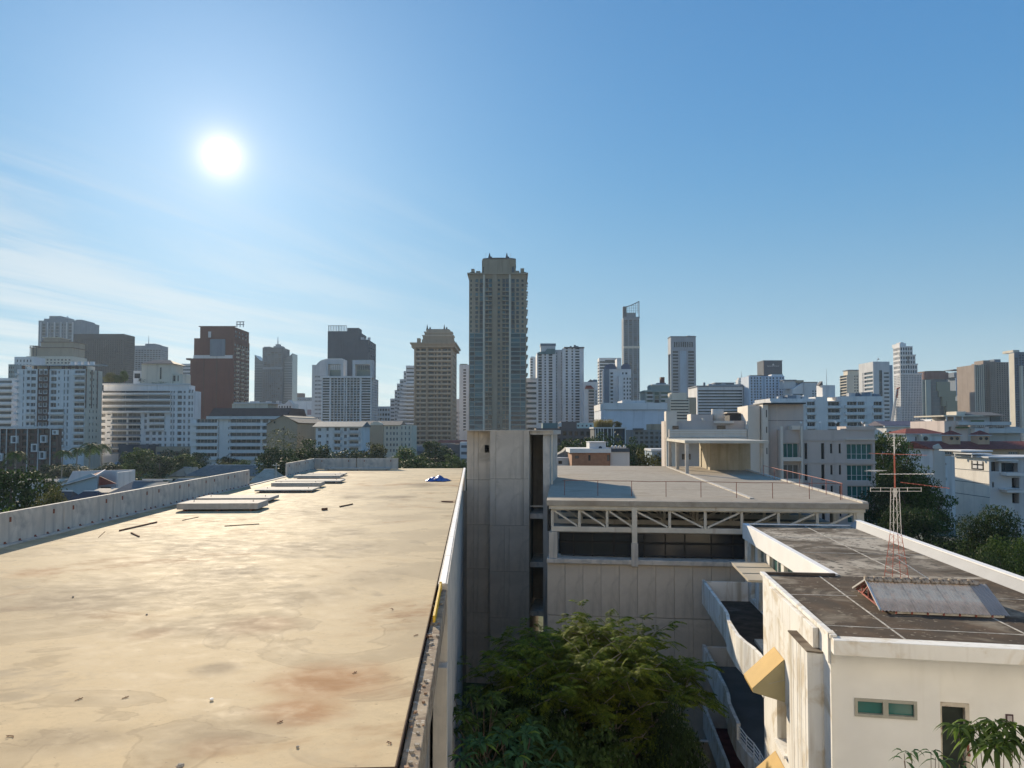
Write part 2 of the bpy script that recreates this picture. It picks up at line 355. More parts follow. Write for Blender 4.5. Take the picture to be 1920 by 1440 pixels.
    b2 = N(nt, 'ShaderNodeBump'); b2.inputs['Strength'].default_value = 0.05; b2.inputs['Distance'].default_value = 0.05; L.new(n3, b2.inputs['Height']); L.new(bn.outputs[0], b2.inputs['Normal'])
    L.new(b2.outputs[0], b.inputs['Normal']); return m
def roof_blobs():
    o = G(740, 1438, 15); az = math.atan(76/F); out = []; ru = (0.30, 0.155, 0.07); gr = (0.23, 0.185, 0.13); dk = (0.075, 0.055, 0.04)
    for px, py, rx, ry, c_, a_ in ((619,1279,120,42,ru,.85), (555,1335,85,28,ru,.9), (478,1172,80,17,ru,.7), (286,1187,40,12,ru,.6), (406,1399,80,24,ru,.45), (60,1075,50,10,ru,.4),
            (150,1125,165,34,gr,.8), (444,1072,70,16,gr,.85), (406,1254,46,15,gr,.8), (555,1117,120,22,gr,.6), (384,1176,180,24,gr,.65), (128,1386,120,28,gr,.6), (427,1373,130,44,gr,.55), (362,1027,75,15,gr,.75), (581,1027,150,15,gr,.65), (653,998,42,8,gr,.7), (700,1085,90,20,gr,.5), (760,970,70,8,gr,.5), (560,960,70,8,gr,.5),
            (794,909,34,5,dk,.8), (659,932,26,4,dk,.85), (735,932,42,3.5,dk,.85), (838,941,16,3,dk,.7), (700,915,60,5,gr,.6)):
        u, v = loc(G(px, py, 15), o, az); y0 = loc(G(px, py-ry, 15), o, az)[1]; y1 = loc(G(px, py+ry, 15), o, az)[1]; x1 = loc(G(px+rx, py, 15), o, az)[0]
        out.append((u+7.75, v-36.7, abs(x1-u), abs(y0-y1)/2, c_, a_))
    return out
SCREED = roofmat(blobs=roof_blobs())
DECKM = roofmat('deck_screed', (0.38, 0.335, 0.275), (0.31, 0.27, 0.22), (0.29, 0.23, 0.17), 0.75, 0.7)

# ================================================================ long flat-roofed concrete building (left)
AZ = math.atan(76/F); RO = G(740, 1438, 15)
def concrete_block():
    t = thing('concrete_building', 'long unfinished concrete building with stained pale flat roof filling the lower left', 'building', (RO[0], RO[1], 0), AZ)
    bx('roof_slab', -15.5, 0, 0, 73.4, 14.62, 15.0, SCREED, t)
    bx('wall', -15.4, -0.12, 0.35, 73.2, 0, 14.6, CONC_D, t)
    # edge angle of rusty steel along the slab
    bx('edge_angle', 0.004, 0.016, 0.0, 73.3, 14.9, 15.006, DBRN, t)
    bx('edge_angle', -15.3, 0.0, -0.016, -0.004, 14.9, 15.006, DBRN, t)
    bx('ledge', 0.035, 0.27, -1.2, 10.75, 14.35, 14.9, LEDGE, t, 0.015)
    # outer wall panels with painted top
    bx('wall_panel', -0.05, 0.31, 10.25, 10.73, 0, 13.05, CONC_L, t, 0.015)
    y = 10.75; i = 0
    while y < 73:
        e = min(y+4.48, 73.4)
        bx('wall_panel', 0.05, 0.30, y, e-0.02, 7.4, 15.04, CONC_L, t, 0.01); bx('wall_panel', 0.05, 0.30, y, e-0.02, 0, 7.37, CONC_L, t)
        bx('coping', 0.09, 0.245, y+0.01, e-0.05, 15.042, 15.06, WHITE_C, t)
        y = e
    # parapet of precast panels on the far edge
    pm = MB(); pm.box(-0.08, 0.08, 0, 4.27, 0, 1.13); pme = pm.mesh('parapet_panel', CONC_L)
    hm = MB(); hm.box(0, 0.02, -0.045, 0.045, -0.085, 0.085); hme = hm.mesh('lifting_socket', RUST)
    bk = MB(); bk.box(0, 0.16, -0.05, 0.05, 0, 0.02); bk.box(0, 0.02, -0.05, 0.05, 0.02, 0.13); bk.tri((0.02,0,0.11), (0.15,0,0.02), (0.02,0,0.02)); bme = bk.mesh('foot_bracket', RUST)
    def run(x, ys, rz=0):
        for y in ys:
            p = link('parapet_panel', pme, t, 0.012, (x, y, 15.02), rz)
            for k in (0.75, 3.5): link('lifting_socket', hme, p, loc=(0.082, k+random.uniform(-.1,.1), 0.86))
            for k in (0.35, 1.3, 2.25, 3.2, 3.95): link('foot_bracket', bme, p, loc=(0.082, k+random.uniform(-.12,.12), -0.015))
    run(-15.42, [18.1+4.3*k for k in range(-4, 7)])
    run(-15.42, [59.7+4.0*k for k in range(0, 3)][:2] + [67.4])
    for k in range(2): 
        p = link('parapet_panel', pme, t, 0.012, (-15.36+4.36*k, 71.75, 15.02), -math.pi/2)
        for q in (0.75, 3.5): link('lifting_socket', hme, p, loc=(0.082, q, 0.86))
    bx('kerb', -15.33, -15.12, -2, 71.5, 15.001, 15.06, CONC_L, t, 0.01)
    return t
concrete_block()
def on_roof(u, v, z=15.0):
    c, s = math.cos(AZ), math.sin(AZ); return (RO[0]+u*c-v*s, RO[1]+u*s+v*c, z)
def rpx(px, py, z=15.0): return loc(G(px, py, z), RO, AZ)
# precast slabs lying on the roof
SLABM = mat('precast_slab', (0.47, 0.44, 0.39), 0.85, 0.1, 1.2, streak=((0.36, 0.33, 0.29), 0.4, 2.0), stain=((0.36, 0.29, 0.24), 0.35, 1.4), bump=0.2)
SL = [(331,481,959,0.30,2.0,'nearest thick precast slab lying on the stained roof'),
      (366,503,943,0.17,2.2,'thin precast slab just behind the nearest thick slab'),
      (477,584,924,0.10,2.6,'low flat precast slab in front of the middle pile'),
      (508,600,915,0.26,1.6,'thick precast slab in the middle of the row by the parapet gap'),
      (516,637,907,0.12,2.4,'long thin precast slab behind the thick middle one'),
      (550,636,899,0.22,1.8,'precast slab with rusty edge third from the far end of the roof'),
      (573,645,893,0.12,1.6,'thin precast slab second from the far end of the roof'),
      (614,733,881,0.16,1.0,'longest precast slab lying at the foot of the far parapet')]
for k, (a, b_, y, h, dep, lab) in enumerate(SL):
    u0, v0 = rpx(a, y); u1, _ = rpx(b_, y)
    if k == 7: v0 -= 1.6
    t = thing('precast_slab', lab, 'slab', on_roof(0, 0, 15.0), AZ, 'precast slabs lying on the roof')
    o = bx('slab', u0, u1, v0, v0+dep, 0.09, 0.09+h, SLABM, t, 0.012)
    for q in (u0+0.35, (u0+u1)/2, u1-0.35): bx('bearer', q-0.05, q+0.05, v0+0.04, v0+dep-0.04, 0, 0.09, RUST, t)
    for q in (u0+0.5, u1-0.5): 
        m = MB(); m.tube([(0,-0.06,0), (0,-0.05,0.06), (0,0.05,0.06), (0,0.06,0)], 0.012, 5); m.build('lifting_loop', RUST, t, loc=(q, v0+dep*0.5, 0.088+h))
# crumpled blue tarpaulin
def tarp():
    n = 26; m = MB(); vs = []
    for j in range(n):
        for i in range(n):
            x, y = (i/(n-1)-0.5)*1.9, (j/(n-1)-0.5)*1.6; r = math.hypot(x/0.95, y/0.8); a = math.atan2(y, x)
            z = max(0.0, 0.46*(1-r**1.6)) * (0.7+0.3*math.sin(7*x+2*y)*math.cos(5*y-3*x)) + 0.05*random.random()*(r < 1.05) + 0.015
            q = 1+0.12*math.sin(5*a+1)+0.08*math.sin(9*a); m.v.append((x*q, y*q, z))
    for j in range(n-1):
        for i in range(n-1):
            cx, cy = (i+0.5)/(n-1)-0.5, (j+0.5)/(n-1)-0.5
            if math.hypot(cx*2, cy*2) < 1.05: m.f.append((j*n+i, j*n+i+1, (j+1)*n+i+1, (j+1)*n+i)); m.m.append(0)
    u, v = rpx(820, 902)
    o = m.build('tarpaulin', mat('blue_tarp', (0.03, 0.10, 0.36), 0.45, 0.25, 4.0, spec=0.5), None, True, loc=on_roof(u, v))
    o.rotation_euler = (0, 0, AZ); tag(o, 'crumpled blue tarpaulin heap near the far end of the pale roof', 'tarpaulin')
tarp()
# loose bits on the roof
WOOD = mat('old_wood', (0.17, 0.09, 0.06), 0.9, 0.3, 4.0)
STICKS = [((224,996),(294,980),0.055,'long dark timber batten lying beside the left parapet'), ((246,1000),(261,1007),0.045,'short dark batten just below the long timber batten'),
          ((421,987),(486,983),0.03,'thin bent bar lying across the middle of the roof'), ((637,951),(661,946),0.06,'short plank in the middle of the far roof'),
          ((604,957),(613,956),0.11,'small brown brick lump lying on the roof'), ((828,941),(849,942),0.06,'dark plank scrap near the far right roof edge'),
          ((342,976),(372,970),0.025,'thin bent wire scrap in front of the nearest slab'), ((185,1008),(197,997),0.02,'thin stick leaning beside the parapet shadow')]
for a, b_, w, lab in STICKS:
    p0 = Vector(G(*a, 15)); p1 = Vector(G(*b_, 15)); m = MB(); mid = (p0+p1)/2
    h = w/2+0.003; off = Vector((0,0,h)); m.bar(p0-mid+off, p1-mid+off, w, w); m.bar(p0-mid+(p1-p0)*0.15+off*1.9, p0-mid+(p1-p0)*0.22+off*1.9, w*1.1, w*0.15)
    tag(m.build('timber_scrap', WOOD, None, bevel=0.004, loc=mid), lab, 'scrap', 'loose scraps on the roof')
def twig(px, py, s, lab):
    p = G(px, py, 15); m = MB()
    a = random.uniform(0, 3); s *= .5; d = Vector((math.cos(a), math.sin(a), 0))*s
    m.tube([-d+Vector((0,0,.008)), -d*0.2+Vector((0.02,0.03,.01))*1, d*0.7+Vector((0,0.02,0.012)), d+Vector((0,0,0.02))], [0.005, 0.007, 0.006, 0.003], 5)
    m.tube([d*0.1+Vector((0,0,.02)), d*0.3+Vector((-d.y, d.x, 0.03))*0.6], [0.005, 0.003], 5)
    tag(m.build('twig', WOOD, None, loc=p), lab, 'twig', 'twigs and wire on the roof')
for q in ((148,1312,.12,'bent black twig at the left front of the roof'), (235,1309,.10,'thin twig right of the bent black twig'), (18,1383,.12,'twig at the far left bottom of the roof'),
          (735,1143,.16,'tangled grey twig near the right roof edge'), (780,1192,.12,'forked twig close to the right roof edge'), (729,1395,.10,'forked twig at the front right roof corner'),
          (665,1262,.1,'rusty flake on the brown stained patch'), (525,1355,.09,'dark flake on the lower brown stain')): twig(*q)
for px, py, r, lab in ((397,1311,0.035,'small white pebble in the front middle of the roof'), (338,1436,0.05,'dark stone at the very front edge of the roof'), (137,1119,0.03,'small dark pebble on the left grey stain'),
                       (275,1152,0.025,'small dark pebble below the grey stain'), (558,1400,0.025,'small dark pebble low on the roof')):
    b_ = bmesh.new(); bmesh.ops.create_icosphere(b_, subdivisions=2, radius=r)
    for v in b_.verts: v.co *= random.uniform(0.75, 1.1); v.co.z *= 0.6
    me = bpy.data.meshes.new('pebble'); b_.to_mesh(me); b_.free(); me.materials.append(WHITE_C if 'white' in lab else CONC_D)
    tag(link('pebble', me, loc=G(px, py, 15+r*0.55)), lab, 'pebble', 'pebbles on the roof')
# rubble and rebar on the ledge
def rubble():
    m = MB()
    for k in range(45):
        v = random.uniform(-1.0, 10.4); u = random.uniform(0.05, 0.25); s = random.uniform(0.012, 0.04) * (1.5 if v > 6 else 1)
        x, y, z = on_roof(u, v, 14.9+s*0.4); a = random.random()*3
        m.prism([(x+s*math.cos(a+q)*random.uniform(.7,1.2), y+s*math.sin(a+q)*random.uniform(.7,1.2)) for q in (0, 1.3, 2.5, 3.9, 5.1)], 14.901, z+s*0.5, random.choice((0, 0, 1)))
    o = m.build('rubble', [CONC_D, mat('brick_dust', (0.30, 0.2, 0.14), 0.9, 0.3, 5)]); stuff(o); tag(o, 'broken concrete rubble strewn along the narrow ledge', 'rubble')
rubble()
def spirit_level():
    t = thing('timber_batten', 'yellow painted batten standing on edge along the right roof edge', 'batten', on_roof(0.10, 9.0, 0), AZ)
    bx('batten', 0, 0.045, -1.9, 1.6, 14.902, 15.10, mat('yellow_paint', (0.55, 0.36, 0.04), 0.6, 0.15, 3.0), t, 0.004)
    bx('end_cap', -0.01, 0.055, 1.6, 1.66, 14.902, 15.12, mat('yellow_paint', (0.55, 0.36, 0.04)), t, 0.004)
spirit_level()

# ================================================================ truss building with the deck, stair tower, canopy
BZ = -math.atan(172/F); DO = G(1025, 938, 15)
def dpos(u, v, z):
    c, s = math.cos(BZ), math.sin(BZ); return (DO[0]+u*c-v*s, DO[1]+u*s+v*c, z)
def deck_building():
    t = thing('truss_building', 'concrete hall with flat roof deck carried by cream steel trusses over dark windows', 'building', (DO[0], DO[1], 0), BZ)
    s = MB(); s.prism([(0,0), (17.75,0), (17.9,44.6), (-2.4,44.6)], 14.69, 15.0); s.build('roof_deck', DECKM, t, bevel=0.02)
    bx('edge_beam', 0.12, 17.6, 0.1, 0.38, 14.5, 14.69, CREAM_ST, t)
    k = MB(); k.prism([(11.80,2.3), (12.05,2.3), (10.42,42.5), (10.17,42.5)], 15.004, 15.07); k.build('kerb_strip', CONC_L, t)
    k = MB(); k.prism([(17.45,0.1), (17.72,0.1), (17.86,44), (17.6,44)], 15.004, 15.10); k.build('edge_kerb', CONC_L, t)
    # trusses
    nodes = [0.3, 1.87, 3.46, 5.0, 7.0, 8.98, 11.0, 13.0, 15.1, 17.1]
    def truss(v):
        for z0, z1 in ((13.2, 13.48), (14.42, 14.5)):
            bx('truss_chord', 0.25, 17.15, v-0.1, v+0.1, z0, z1, CREAM_ST, t)
        for q in nodes:
            if abs(q-5.0) > 0.1: bx('truss_post', q-0.075, q+0.075, v-0.06, v+0.06, 13.48, 14.42, CREAM_ST, t)
        for i in range(len(nodes)-1):
            a, b_ = nodes[i]+0.12, nodes[i+1]-0.12; m = MB()
            if i < 5: m.bar((a,0,14.38), (b_,0,13.52), 0.10, 0.135, up=(0,1,0))
            else: m.bar((a,0,13.52), (b_,0,14.38), 0.10, 0.135, up=(0,1,0))
            m.build('truss_diagonal', CREAM_ST, t, loc=(0, v, 0))
    for v in (0.35, 4.2, 8.0, 15, 24, 33): truss(v)
    for v in (4.2, 15, 24, 33, 43): 
        for u in (0.2, 8.9, 17.2): bx('column', u-0.2, u+0.2, v+0.15, v+0.55, 11.4, 14.68, CONC, t)
    bx('column', 4.86, 5.16, 0.05, 0.3, 11.66, 14.66, CREAM_ST, t, 0.01); bx('column_base', 4.82, 5.2, -0.03, 0.34, 11.3, 12.6, CONC_L, t, 0.01)
    bx('corner_column', 0.12, 0.6, 0.12, 0.55, 11.68, 13.18, CONC_L, t, 0.01); bx('corner_post', 0.02, 0.14, 0.3, 0.5, 13.2, 14.66, BLACK, t)
    bx('truss_seat', 17.15, 17.55, 0.2, 0.6, 11.6, 14.66, CREAM_ST, t)
    bx('ceiling_slab', 0.15, 17.6, 0.62, 44.0, 13.10, 13.19, CONC_D, t)
    # window band
    bx('window_back', 0.6, 17.5, 1.9, 2.0, 11.6, 13.09, DARKIN, t)
    x = 0.75
    ws = [0.8, 1.1, 1.25, 1.0, 0.75, 1.2, 1.1, 1.5, 1.2, 1.0, 1.3, 1.2, 1.0, 1.3, 1.0]
    for w in ws:
        if x+w > 17.3: break
        for z0, z1 in ((11.72, 12.42), (12.56, 13.07)):
            m = MB(); m.quad((0,0,z0), (w-0.09,0,z0), (w-0.09,0,z1), (0,0,z1)); m.build('window_pane', GL_DARK, t, loc=(x, 1.0, 0))
        bx('mullion', x+w-0.085, x+w-0.005, 0.95, 1.05, 11.7, 13.08, BLACK, t); x += w
    bx('transom', 0.7, 17.3, 0.955, 1.045, 12.43, 12.55, BLACK, t)
    bx('window_sill', 0.0, 17.6, 0.0, 1.9, 11.4, 11.66, CONC_L, t, 0.02)
    # panelled wall below
    bx('wall', 0.1, 17.5, 0.42, 44, 0, 11.38, CONC_D, t)
    for z0, z1, of in ((8.42, 11.38, 0), (4.3, 8.38, 0.35), (0, 4.26, 0.1)):
        x = 0.02
        while x < 17.4:
            w = 1.03; bx('wall_panel', x, min(x+w-0.018, 17.58), 0.18+random.uniform(0, .012), 0.42, z0, z1, CONC, t); x += w
    # stair tower
    zs = [(15.45,19.0), (12.0,15.42), (8.6,11.97), (5.2,8.57), (1.5,5.17), (0,1.47)]
    zl = [(15.3,19.0), (11.9,15.27), (8.6,11.87), (5.3,8.57), (0,5.27)]
    bx('stair_core', -5.1, -2.4, 12.6, 22.5, 0, 18.98, CONC_D, t); bx('stair_core', -7.05, -5.12, 13.7, 22.5, 0, 18.98, CONC_D, t)
    for i, (a, b_) in enumerate(zs):
        cuts = [-5.16, -4.72, -2.62, -2.22] if i < 2 else [-5.16, -4.08, -3.72, -2.22]
        for p, q in zip(cuts, cuts[1:]): bx('tower_panel', p+0.008, q-0.008, 12.5, 12.72, a, b_, CONC, t)
    bx('tower_panel', -5.16, -5.13, 12.73, 13.5, 0, 18.99, CONC, t)
    bx('tower_panel', -2.26, -2.22, 12.73, 14.2, 0, 18.7, CONC, t)
    for i, (a, b_) in enumerate(zl):
        cuts = [-7.1, -6.55, -6.22, -5.17]
        for j, (p, q) in enumerate(zip(cuts, cuts[1:])):
            if i == 0 and j == 2:   # panel with the small opening
                m = MB(); g = MB(); face(m, g, lambda x, z, d: (x, 13.5+d, z), p+.008, q-.008, a, b_, [(-5.72, -5.38, 17.35, 17.92, 0)], 0.2)
                m.build('tower_panel', CONC, t); g.build('vent_opening', DARKIN, t)
            else: bx('tower_panel', p+0.008, q-0.008, 13.5, 13.68, a, b_, CONC, t)
    bx('tower_roof', -7.1, -0.42, 12.46, 22.5, 19.003, 19.07, CONC_L, t) ; bx('tower_lintel', -2.2, -0.42, 12.7, 22.4, 18.72, 19.0, CONC_L, t, 0.01)
    bx('tower_side_wall', -1.22, -0.72, 12.9, 22.4, 0, 18.7, CONC_L, t); bx('side_post', -0.62, -0.5, 13.0, 13.2, 15.0, 18.7, CREAM_ST, t)
    bx('gap_filler', -7.75, -7.12, 13.6, 14.0, 0, 14.4, CONC_D, t)  # added dark filler covering a bright sliver beside the tower
    bx('slot_back', -2.38, -1.24, 17.5, 17.7, 5.6, 18.7, CONC_D, t)
    for z in (12.45, 8.85, 5.25, 1.7): bx('landing_slab', -2.21, -1.23, 13.0, 17.4, z, z+0.38, CONC_L, t)
    bx('landing_rail', -2.21, -1.23, 13.05, 13.1, 13.35, 13.42, METAL, t)
    # canopy room on the deck
    c = MB(); c.prism([(10.75,28.2), (18.3,28.2), (18.4,45.2), (10.45,45.2)], 17.86, 18.12); c.build('canopy_slab', mat('canopy_concrete', (0.52, 0.49, 0.42), 0.8, 0.1, 0.6), t, bevel=0.02)
    for u, v in ((10.95,28.5), (10.9,37.2), (10.75,44.6), (18.0,30.0), (18.1,44.6)): bx('canopy_column', u-0.16, u+0.16, v-0.16, v+0.16, 15.0, 17.855, CONC_L, t, 0.015)
    RM = mat('room_wall', (0.44, 0.385, 0.29), 0.9, 0.12, 0.6, streak=((0.32, 0.28, 0.19), 0.42, 1.4))
    m = MB(); g = MB()
    face(m, g, lambda a, z, d: (a, 36.2+d, z), 14.05, 18.1, 15.0, 17.85, [], .1)
    face(m, g, lambda a, z, d: (14.05+d, a, z), 36.2, 44.9, 15.0, 17.85, [(42.6, 43.6, 15.0, 17.1, 0)], .2)
    face(m, g, lambda a, z, d: (18.1-d, a, z), 36.2, 44.9, 15.0, 17.85, [], .1)
    m.build('room_wall', RM, t); g.build('doorway', DARKIN, t)
    return t
deck_building()
def guard_rail(name, lab, pts, mtl):
    o = dpos(*pts[0], 0); t = thing('guard_rail', lab, 'railing', (o[0], o[1], 15.0))
    P = [Vector(dpos(u, v, 0))-Vector((o[0], o[1], 0)) for u, v in pts]
    for p in P:
        m = MB(); m.tube([(0,0,0), (0,0,0.95)], 0.020, 6); m.build('post', mtl, t, loc=p)
    for a, b_ in zip(P, P[1:]):
        m = MB(); e = (b_-a).normalized()*0.12; sag = random.uniform(-.03, .02)
        m.tube([a-e+Vector((0,0,.93)), (a+b_)/2+Vector((0,0,.93+sag)), b_+e+Vector((0,0,.93))], 0.019, 6); m.build('rail', mtl, t)
guard_rail('front', 'rusty steel guard rail along the front of the truss roof deck', [(0.85+2.06*k, 3.6-0.14*k) for k in range(8)]+[(16.9, 2.2)], RUST)
guard_rail('side', 'pinkish red guard rail along the right side of the truss roof deck', [(17.1, 2.6), (17.15, 6.0), (17.2, 9.5), (17.25, 13), (17.3, 17), (17.3, 21.5), (17.35, 26)], RUSTP)

# ================================================================ white balcony building (lower right)
ZW = 13.95; WO = G(1556, 1195, ZW)
def wl_(px, py, z=ZW): return loc(G(px, py, z), WO, BZ)
def wpos(u, v, z):
    c, s = math.cos(BZ), math.sin(BZ); return (WO[0]+u*c-v*s, WO[1]+u*s+v*c, z)
def white_building():
    t = thing('balcony_building', 'white apartment building with curved balconies and weathered dark flat roof', 'building', (WO[0], WO[1], 0), BZ)
    fs = -0.0755                                   # the street front is a little skewed
    def fv(u): return fs*u
    # roof panels with pale joints
    m = MB(); m.prism([(0.04,0.04), (0.3,-0.15), (7.7,-0.75), (7.75,8.3), (0.06,8.3)], ZW-0.25, ZW); m.build('roof_slab', MOSSROOF, t)
    m = MB(); m.prism([(2.5,8.3), (7.75,8.3), (7.95,23.0), (2.02,23.2)], ZW-0.25, ZW-0.002); m.build('roof_slab', mat('weathered_roof_light', (0.16, 0.13, 0.10), 0.9, 0.25, 1.0, stain=[((0.065, 0.05, 0.037), 0.52, 0.38), ((0.40, 0.355, 0.29), 0.47, 0.33)], speck=((0.10, 0.09, 0.075), 0.4, 4.0), bump=0.3), t)
    JT = mat('roof_joint', (0.40, 0.385, 0.35), 0.9, 0.35, 4.0)
    for a, b_ in (((1.75,-0.2),(1.95,8.2)), ((4.9,-0.5),(5.1,22.8)), ((0.1,1.2),(7.6,0.55)), ((0.1,5.0),(2.2,5.0)), ((5.2,5.2),(7.6,5.0)), ((2.5,13.6),(7.8,13.4)), ((2.3,18.3),(7.8,18.2)), ((0.15,4.9),(0.16,5.1))):
        k = MB(); k.bar((*a, ZW+0.004), (*b_, ZW+0.004), 0.045, 0.012); k.build('roof_joint', JT, t)
    # walls: far wing, near wing
    w = MB(); g = MB(); F0, F1 = 0.0, 7.6
    L = math.hypot(F1, fs*F1)
    def ff(a, z, d): return (a*math.cos(math.atan(fs)) + d*math.sin(-math.atan(fs))*1, fs*a*math.cos(math.atan(fs)) + d, z)
    def fu(px, py):                                 # pixel -> (along front, z)
        d = ray(px, py); c, s = math.cos(BZ), math.sin(BZ)
        dx, dy = d[0]*c+d[1]*s, -d[0]*s+d[1]*c
        ox, oy = (0-WO[0])*c+(0-WO[1])*s, -(0-WO[0])*s+(0-WO[1])*c
        k = (fs*ox-oy)/(dy-fs*dx); return (ox+k*dx, H+k*d[2])
    (w0, wz1), (w1, wz0) = fu(1602, 1308), fu(1720, 1350); (d0, dz1), (d1, _) = fu(1767, 1320), fu(1822, 1330)
    st = fu(1763, 1300)[0]
    face(w, None, ff, 0.0, st, 0, ZW-0.26, [(w0, w1, wz0, wz1)], 0.12)
    w.quad(ff(st,0,0), ff(st,0,0.16), ff(st,ZW-.26,0.16), ff(st,ZW-.26,0))
    face(w, None, lambda a, z, d: ff(a, z, d+0.16), st, 7.65, 0, ZW-0.26, [(d0, d1, dz1-2.15, dz1)], 0.14)
    w.quad((7.65,fs*7.65,0), (7.75,8.3,0), (7.75,8.3,ZW-.26), (7.65,fs*7.65,ZW-.26))
    w.build('front_wall', CREAMW, t)
    # window with two lights
    fr = MB(); FRM = mat('window_frame_grey', (0.36, 0.35, 0.30), 0.5, 0.08, 3)
    def fbar(a0, a1, z0, z1, d0_, d1_, mb):
        n = len(mb.v); p = [ff(a0,z0,d0_), ff(a1,z0,d0_), ff(a1,z0,d1_), ff(a0,z0,d1_), ff(a0,z1,d0_), ff(a1,z1,d0_), ff(a1,z1,d1_), ff(a0,z1,d1_)]
        mb.v += p
        for q in ((3,2,1,0),(4,5,6,7),(0,1,5,4),(1,2,6,5),(2,3,7,6),(3,0,4,7)): mb.f.append(tuple(n+i for i in q)); mb.m.append(0)
    wm = (w0+w1)/2; e = 0.07
    for a0, a1, z0, z1 in ((w0,w1,wz0,wz0+e), (w0,w1,wz1-e,wz1), (w0,w0+e,wz0+e,wz1-e), (w1-e,w1,wz0+e,wz1-e), (wm-.06,wm+.06,wz0+e,wz1-e)): fbar(a0, a1, z0, z1, -0.03, 0.10, fr)
    win = fr.build('window', FRM, t)
    for a0, a1 in ((w0+e, wm-.06), (wm+.06, w1-e)):
        p = MB(); p.quad(ff(a0,wz0+e,.07), ff(a1,wz0+e,.07), ff(a1,wz1-e,.07), ff(a0,wz1-e,.07)); p.build('pane', GL_TEAL, win)
    # door
    DF = mat('door_frame_worn', (0.55, 0.50, 0.42), 0.7, 0.1, 3, stain=((0.24, 0.13, 0.08), 0.40, 3.5)); dz0 = dz1-2.15; fr = MB()
    for a0, a1, z0, z1 in ((d0,d1,dz1-.09,dz1), (d1-.09,d1,dz0,dz1-.09), (d0,d0+.03,dz0,dz1-.09)): fbar(a0, a1, z0, z1, 0.12, 0.28, fr)
    door = fr.build('door', DF, t)
    p = MB(); p.quad(ff(d0,dz0,.27), ff(d1,dz0,.27), ff(d1,dz1,.27), ff(d0,dz1,.27)); p.build('door_panel', mat('door_dark_green', (0.035, 0.045, 0.04), 0.5, 0.35, 1.2), door)
    p = MB(); fbar(d1-.075, d1-.02, dz0+0.95, dz0+1.0, 0.04, 0.13, p); fbar(d1-.07, d1-.03, dz0+1.05, dz0+1.2, 0.09, 0.125, p); p.build('door_handle', RUST, door)
    a, z = fu(1899, 1355); p = MB(); fbar(a-.08, a+.08, z-.14, z+.14, 0.13, 0.165, p); pl = p.build('wall_plate', mat('plate_purple', (0.08, 0.05, 0.06), 0.5), t)
    p = MB(); fbar(a-.05, a+.05, z-.11, z+.11, 0.125, 0.128, p); p.build('plate_face', mat('plate_grey', (0.42, 0.38, 0.38), 0.5), pl)
    # fascia of the front
    def fasc(a0, a1, z0, z1, d0_, d1_, nm, mt_, bv=0.012):
        p = MB(); fbar(a0, a1, z0, z1, d0_, d1_, p); return p.build(nm, mt_, t, bevel=bv)
    fasc(0.0, 7.8, ZW-0.31, ZW+0.05, -0.45, -0.02, 'fascia', WHITE); fasc(-0.05, 0.12, ZW-0.62, ZW+0.11, -0.010, 0.3, 'corner_block', WHITE, 0)
    # left side of the near wing with openings
    w = MB(); z1 = ZW-0.02
    def lf(a, z, d): return (0.0+0.007*a+d, a, z)
    wins = []
    for zc in (10.55, 7.2): wins.append((4.85, 6.2, zc-1.45, zc+0.05))
    face(w, None, lf, -0.06, 8.33, 0, z1, wins, 0.45)
    w.quad((0.06,8.33,0), (2.5,8.33,0), (2.5,8.33,z1), (0.06,8.33,z1)); w.build('side_wall', WHITE, t)
    for r in wins:
        p = MB(); p.quad(lf(r[0],r[2],.44), lf(r[1],r[2],.44), lf(r[1],r[3],.44), lf(r[0],r[3],.44)); p.build('side_window', GL_DARK, t)
        bx('window_ledge', -0.06, 0.3, r[0]-.02, r[1]+.05, r[2]-0.1, r[2]-0.005, CREAMW, t)
    bx('parapet', -0.03, 0.13, -0.16, 8.36, ZW-0.0, ZW+0.10, WHITE, t, 0.01); bx('parapet', 0.14, 2.5, 8.25, 8.4, ZW+.002, ZW+0.09, mat('dark_coping', (0.09, 0.075, 0.065), 0.8, .2, 2), t)
    bx('side_band', -0.14, -0.005, 1.0, 6.3, ZW-0.75, ZW-0.02, WHITE, t, 0.01)
    # pilaster
    m = MB(); m.prism([(-0.36,2.7), (-0.36,0.72), (-0.06,0.62), (0.05,0.66), (0.10,0.8), (0.10,2.7)], 0, 13.38); m.build('pilaster', WHITE, t, bevel=0.01)
    m = MB(); m.prism([(-0.38,2.72), (-0.38,0.70), (-0.06,0.60), (0.07,0.64), (0.12,0.8), (0.12,2.72)], 13.382, 13.42); m.build('pilaster_cap', MOSSROOF, t)
    for k in range(4): bx('pilaster_rib', -0.366, -0.3605, 0.95+0.42*k, 1.0+0.42*k, 0, 13.36, WHITE, t)
    # wedge hoods over the side windows
    HOOD = mat('hood_yellow_sunlit', (0.46, 0.30, 0.095), 0.7, 0.06, 1.0, spec=0.1); HOOD_SHADED = mat('hood_cream_shaded', (0.36, 0.315, 0.19), 0.8, 0.06, 1.5)  # slope painted sunlit yellow, camera-facing end painted as shaded dull cream
    for zt in (11.95, 8.6):
        h = MB(); y0, y1 = 5.0, 6.43
        P = [(0.03, zt), (-0.95, zt-0.92), (-0.93, zt-1.03), (0.03, zt-1.30)]
        h.yprism(P, y0, y1); he = MB(); he.quad(*[(x, y0-.004, z_) for x, z_ in P]); ho = h.build('window_hood', HOOD, t); he.build('hood_end', HOOD_SHADED, ho)
        n = Vector((-0.92, 0, 0.98)).normalized()*0.006
        q = MB(); q.quad((0.02+n.x, y0, zt+n.z), (-0.95+n.x, y0, zt-.92+n.z), (-0.95+n.x, y1, zt-.92+n.z), (0.02+n.x, y1, zt+n.z)); q.build('hood_cover', HOOD, ho)
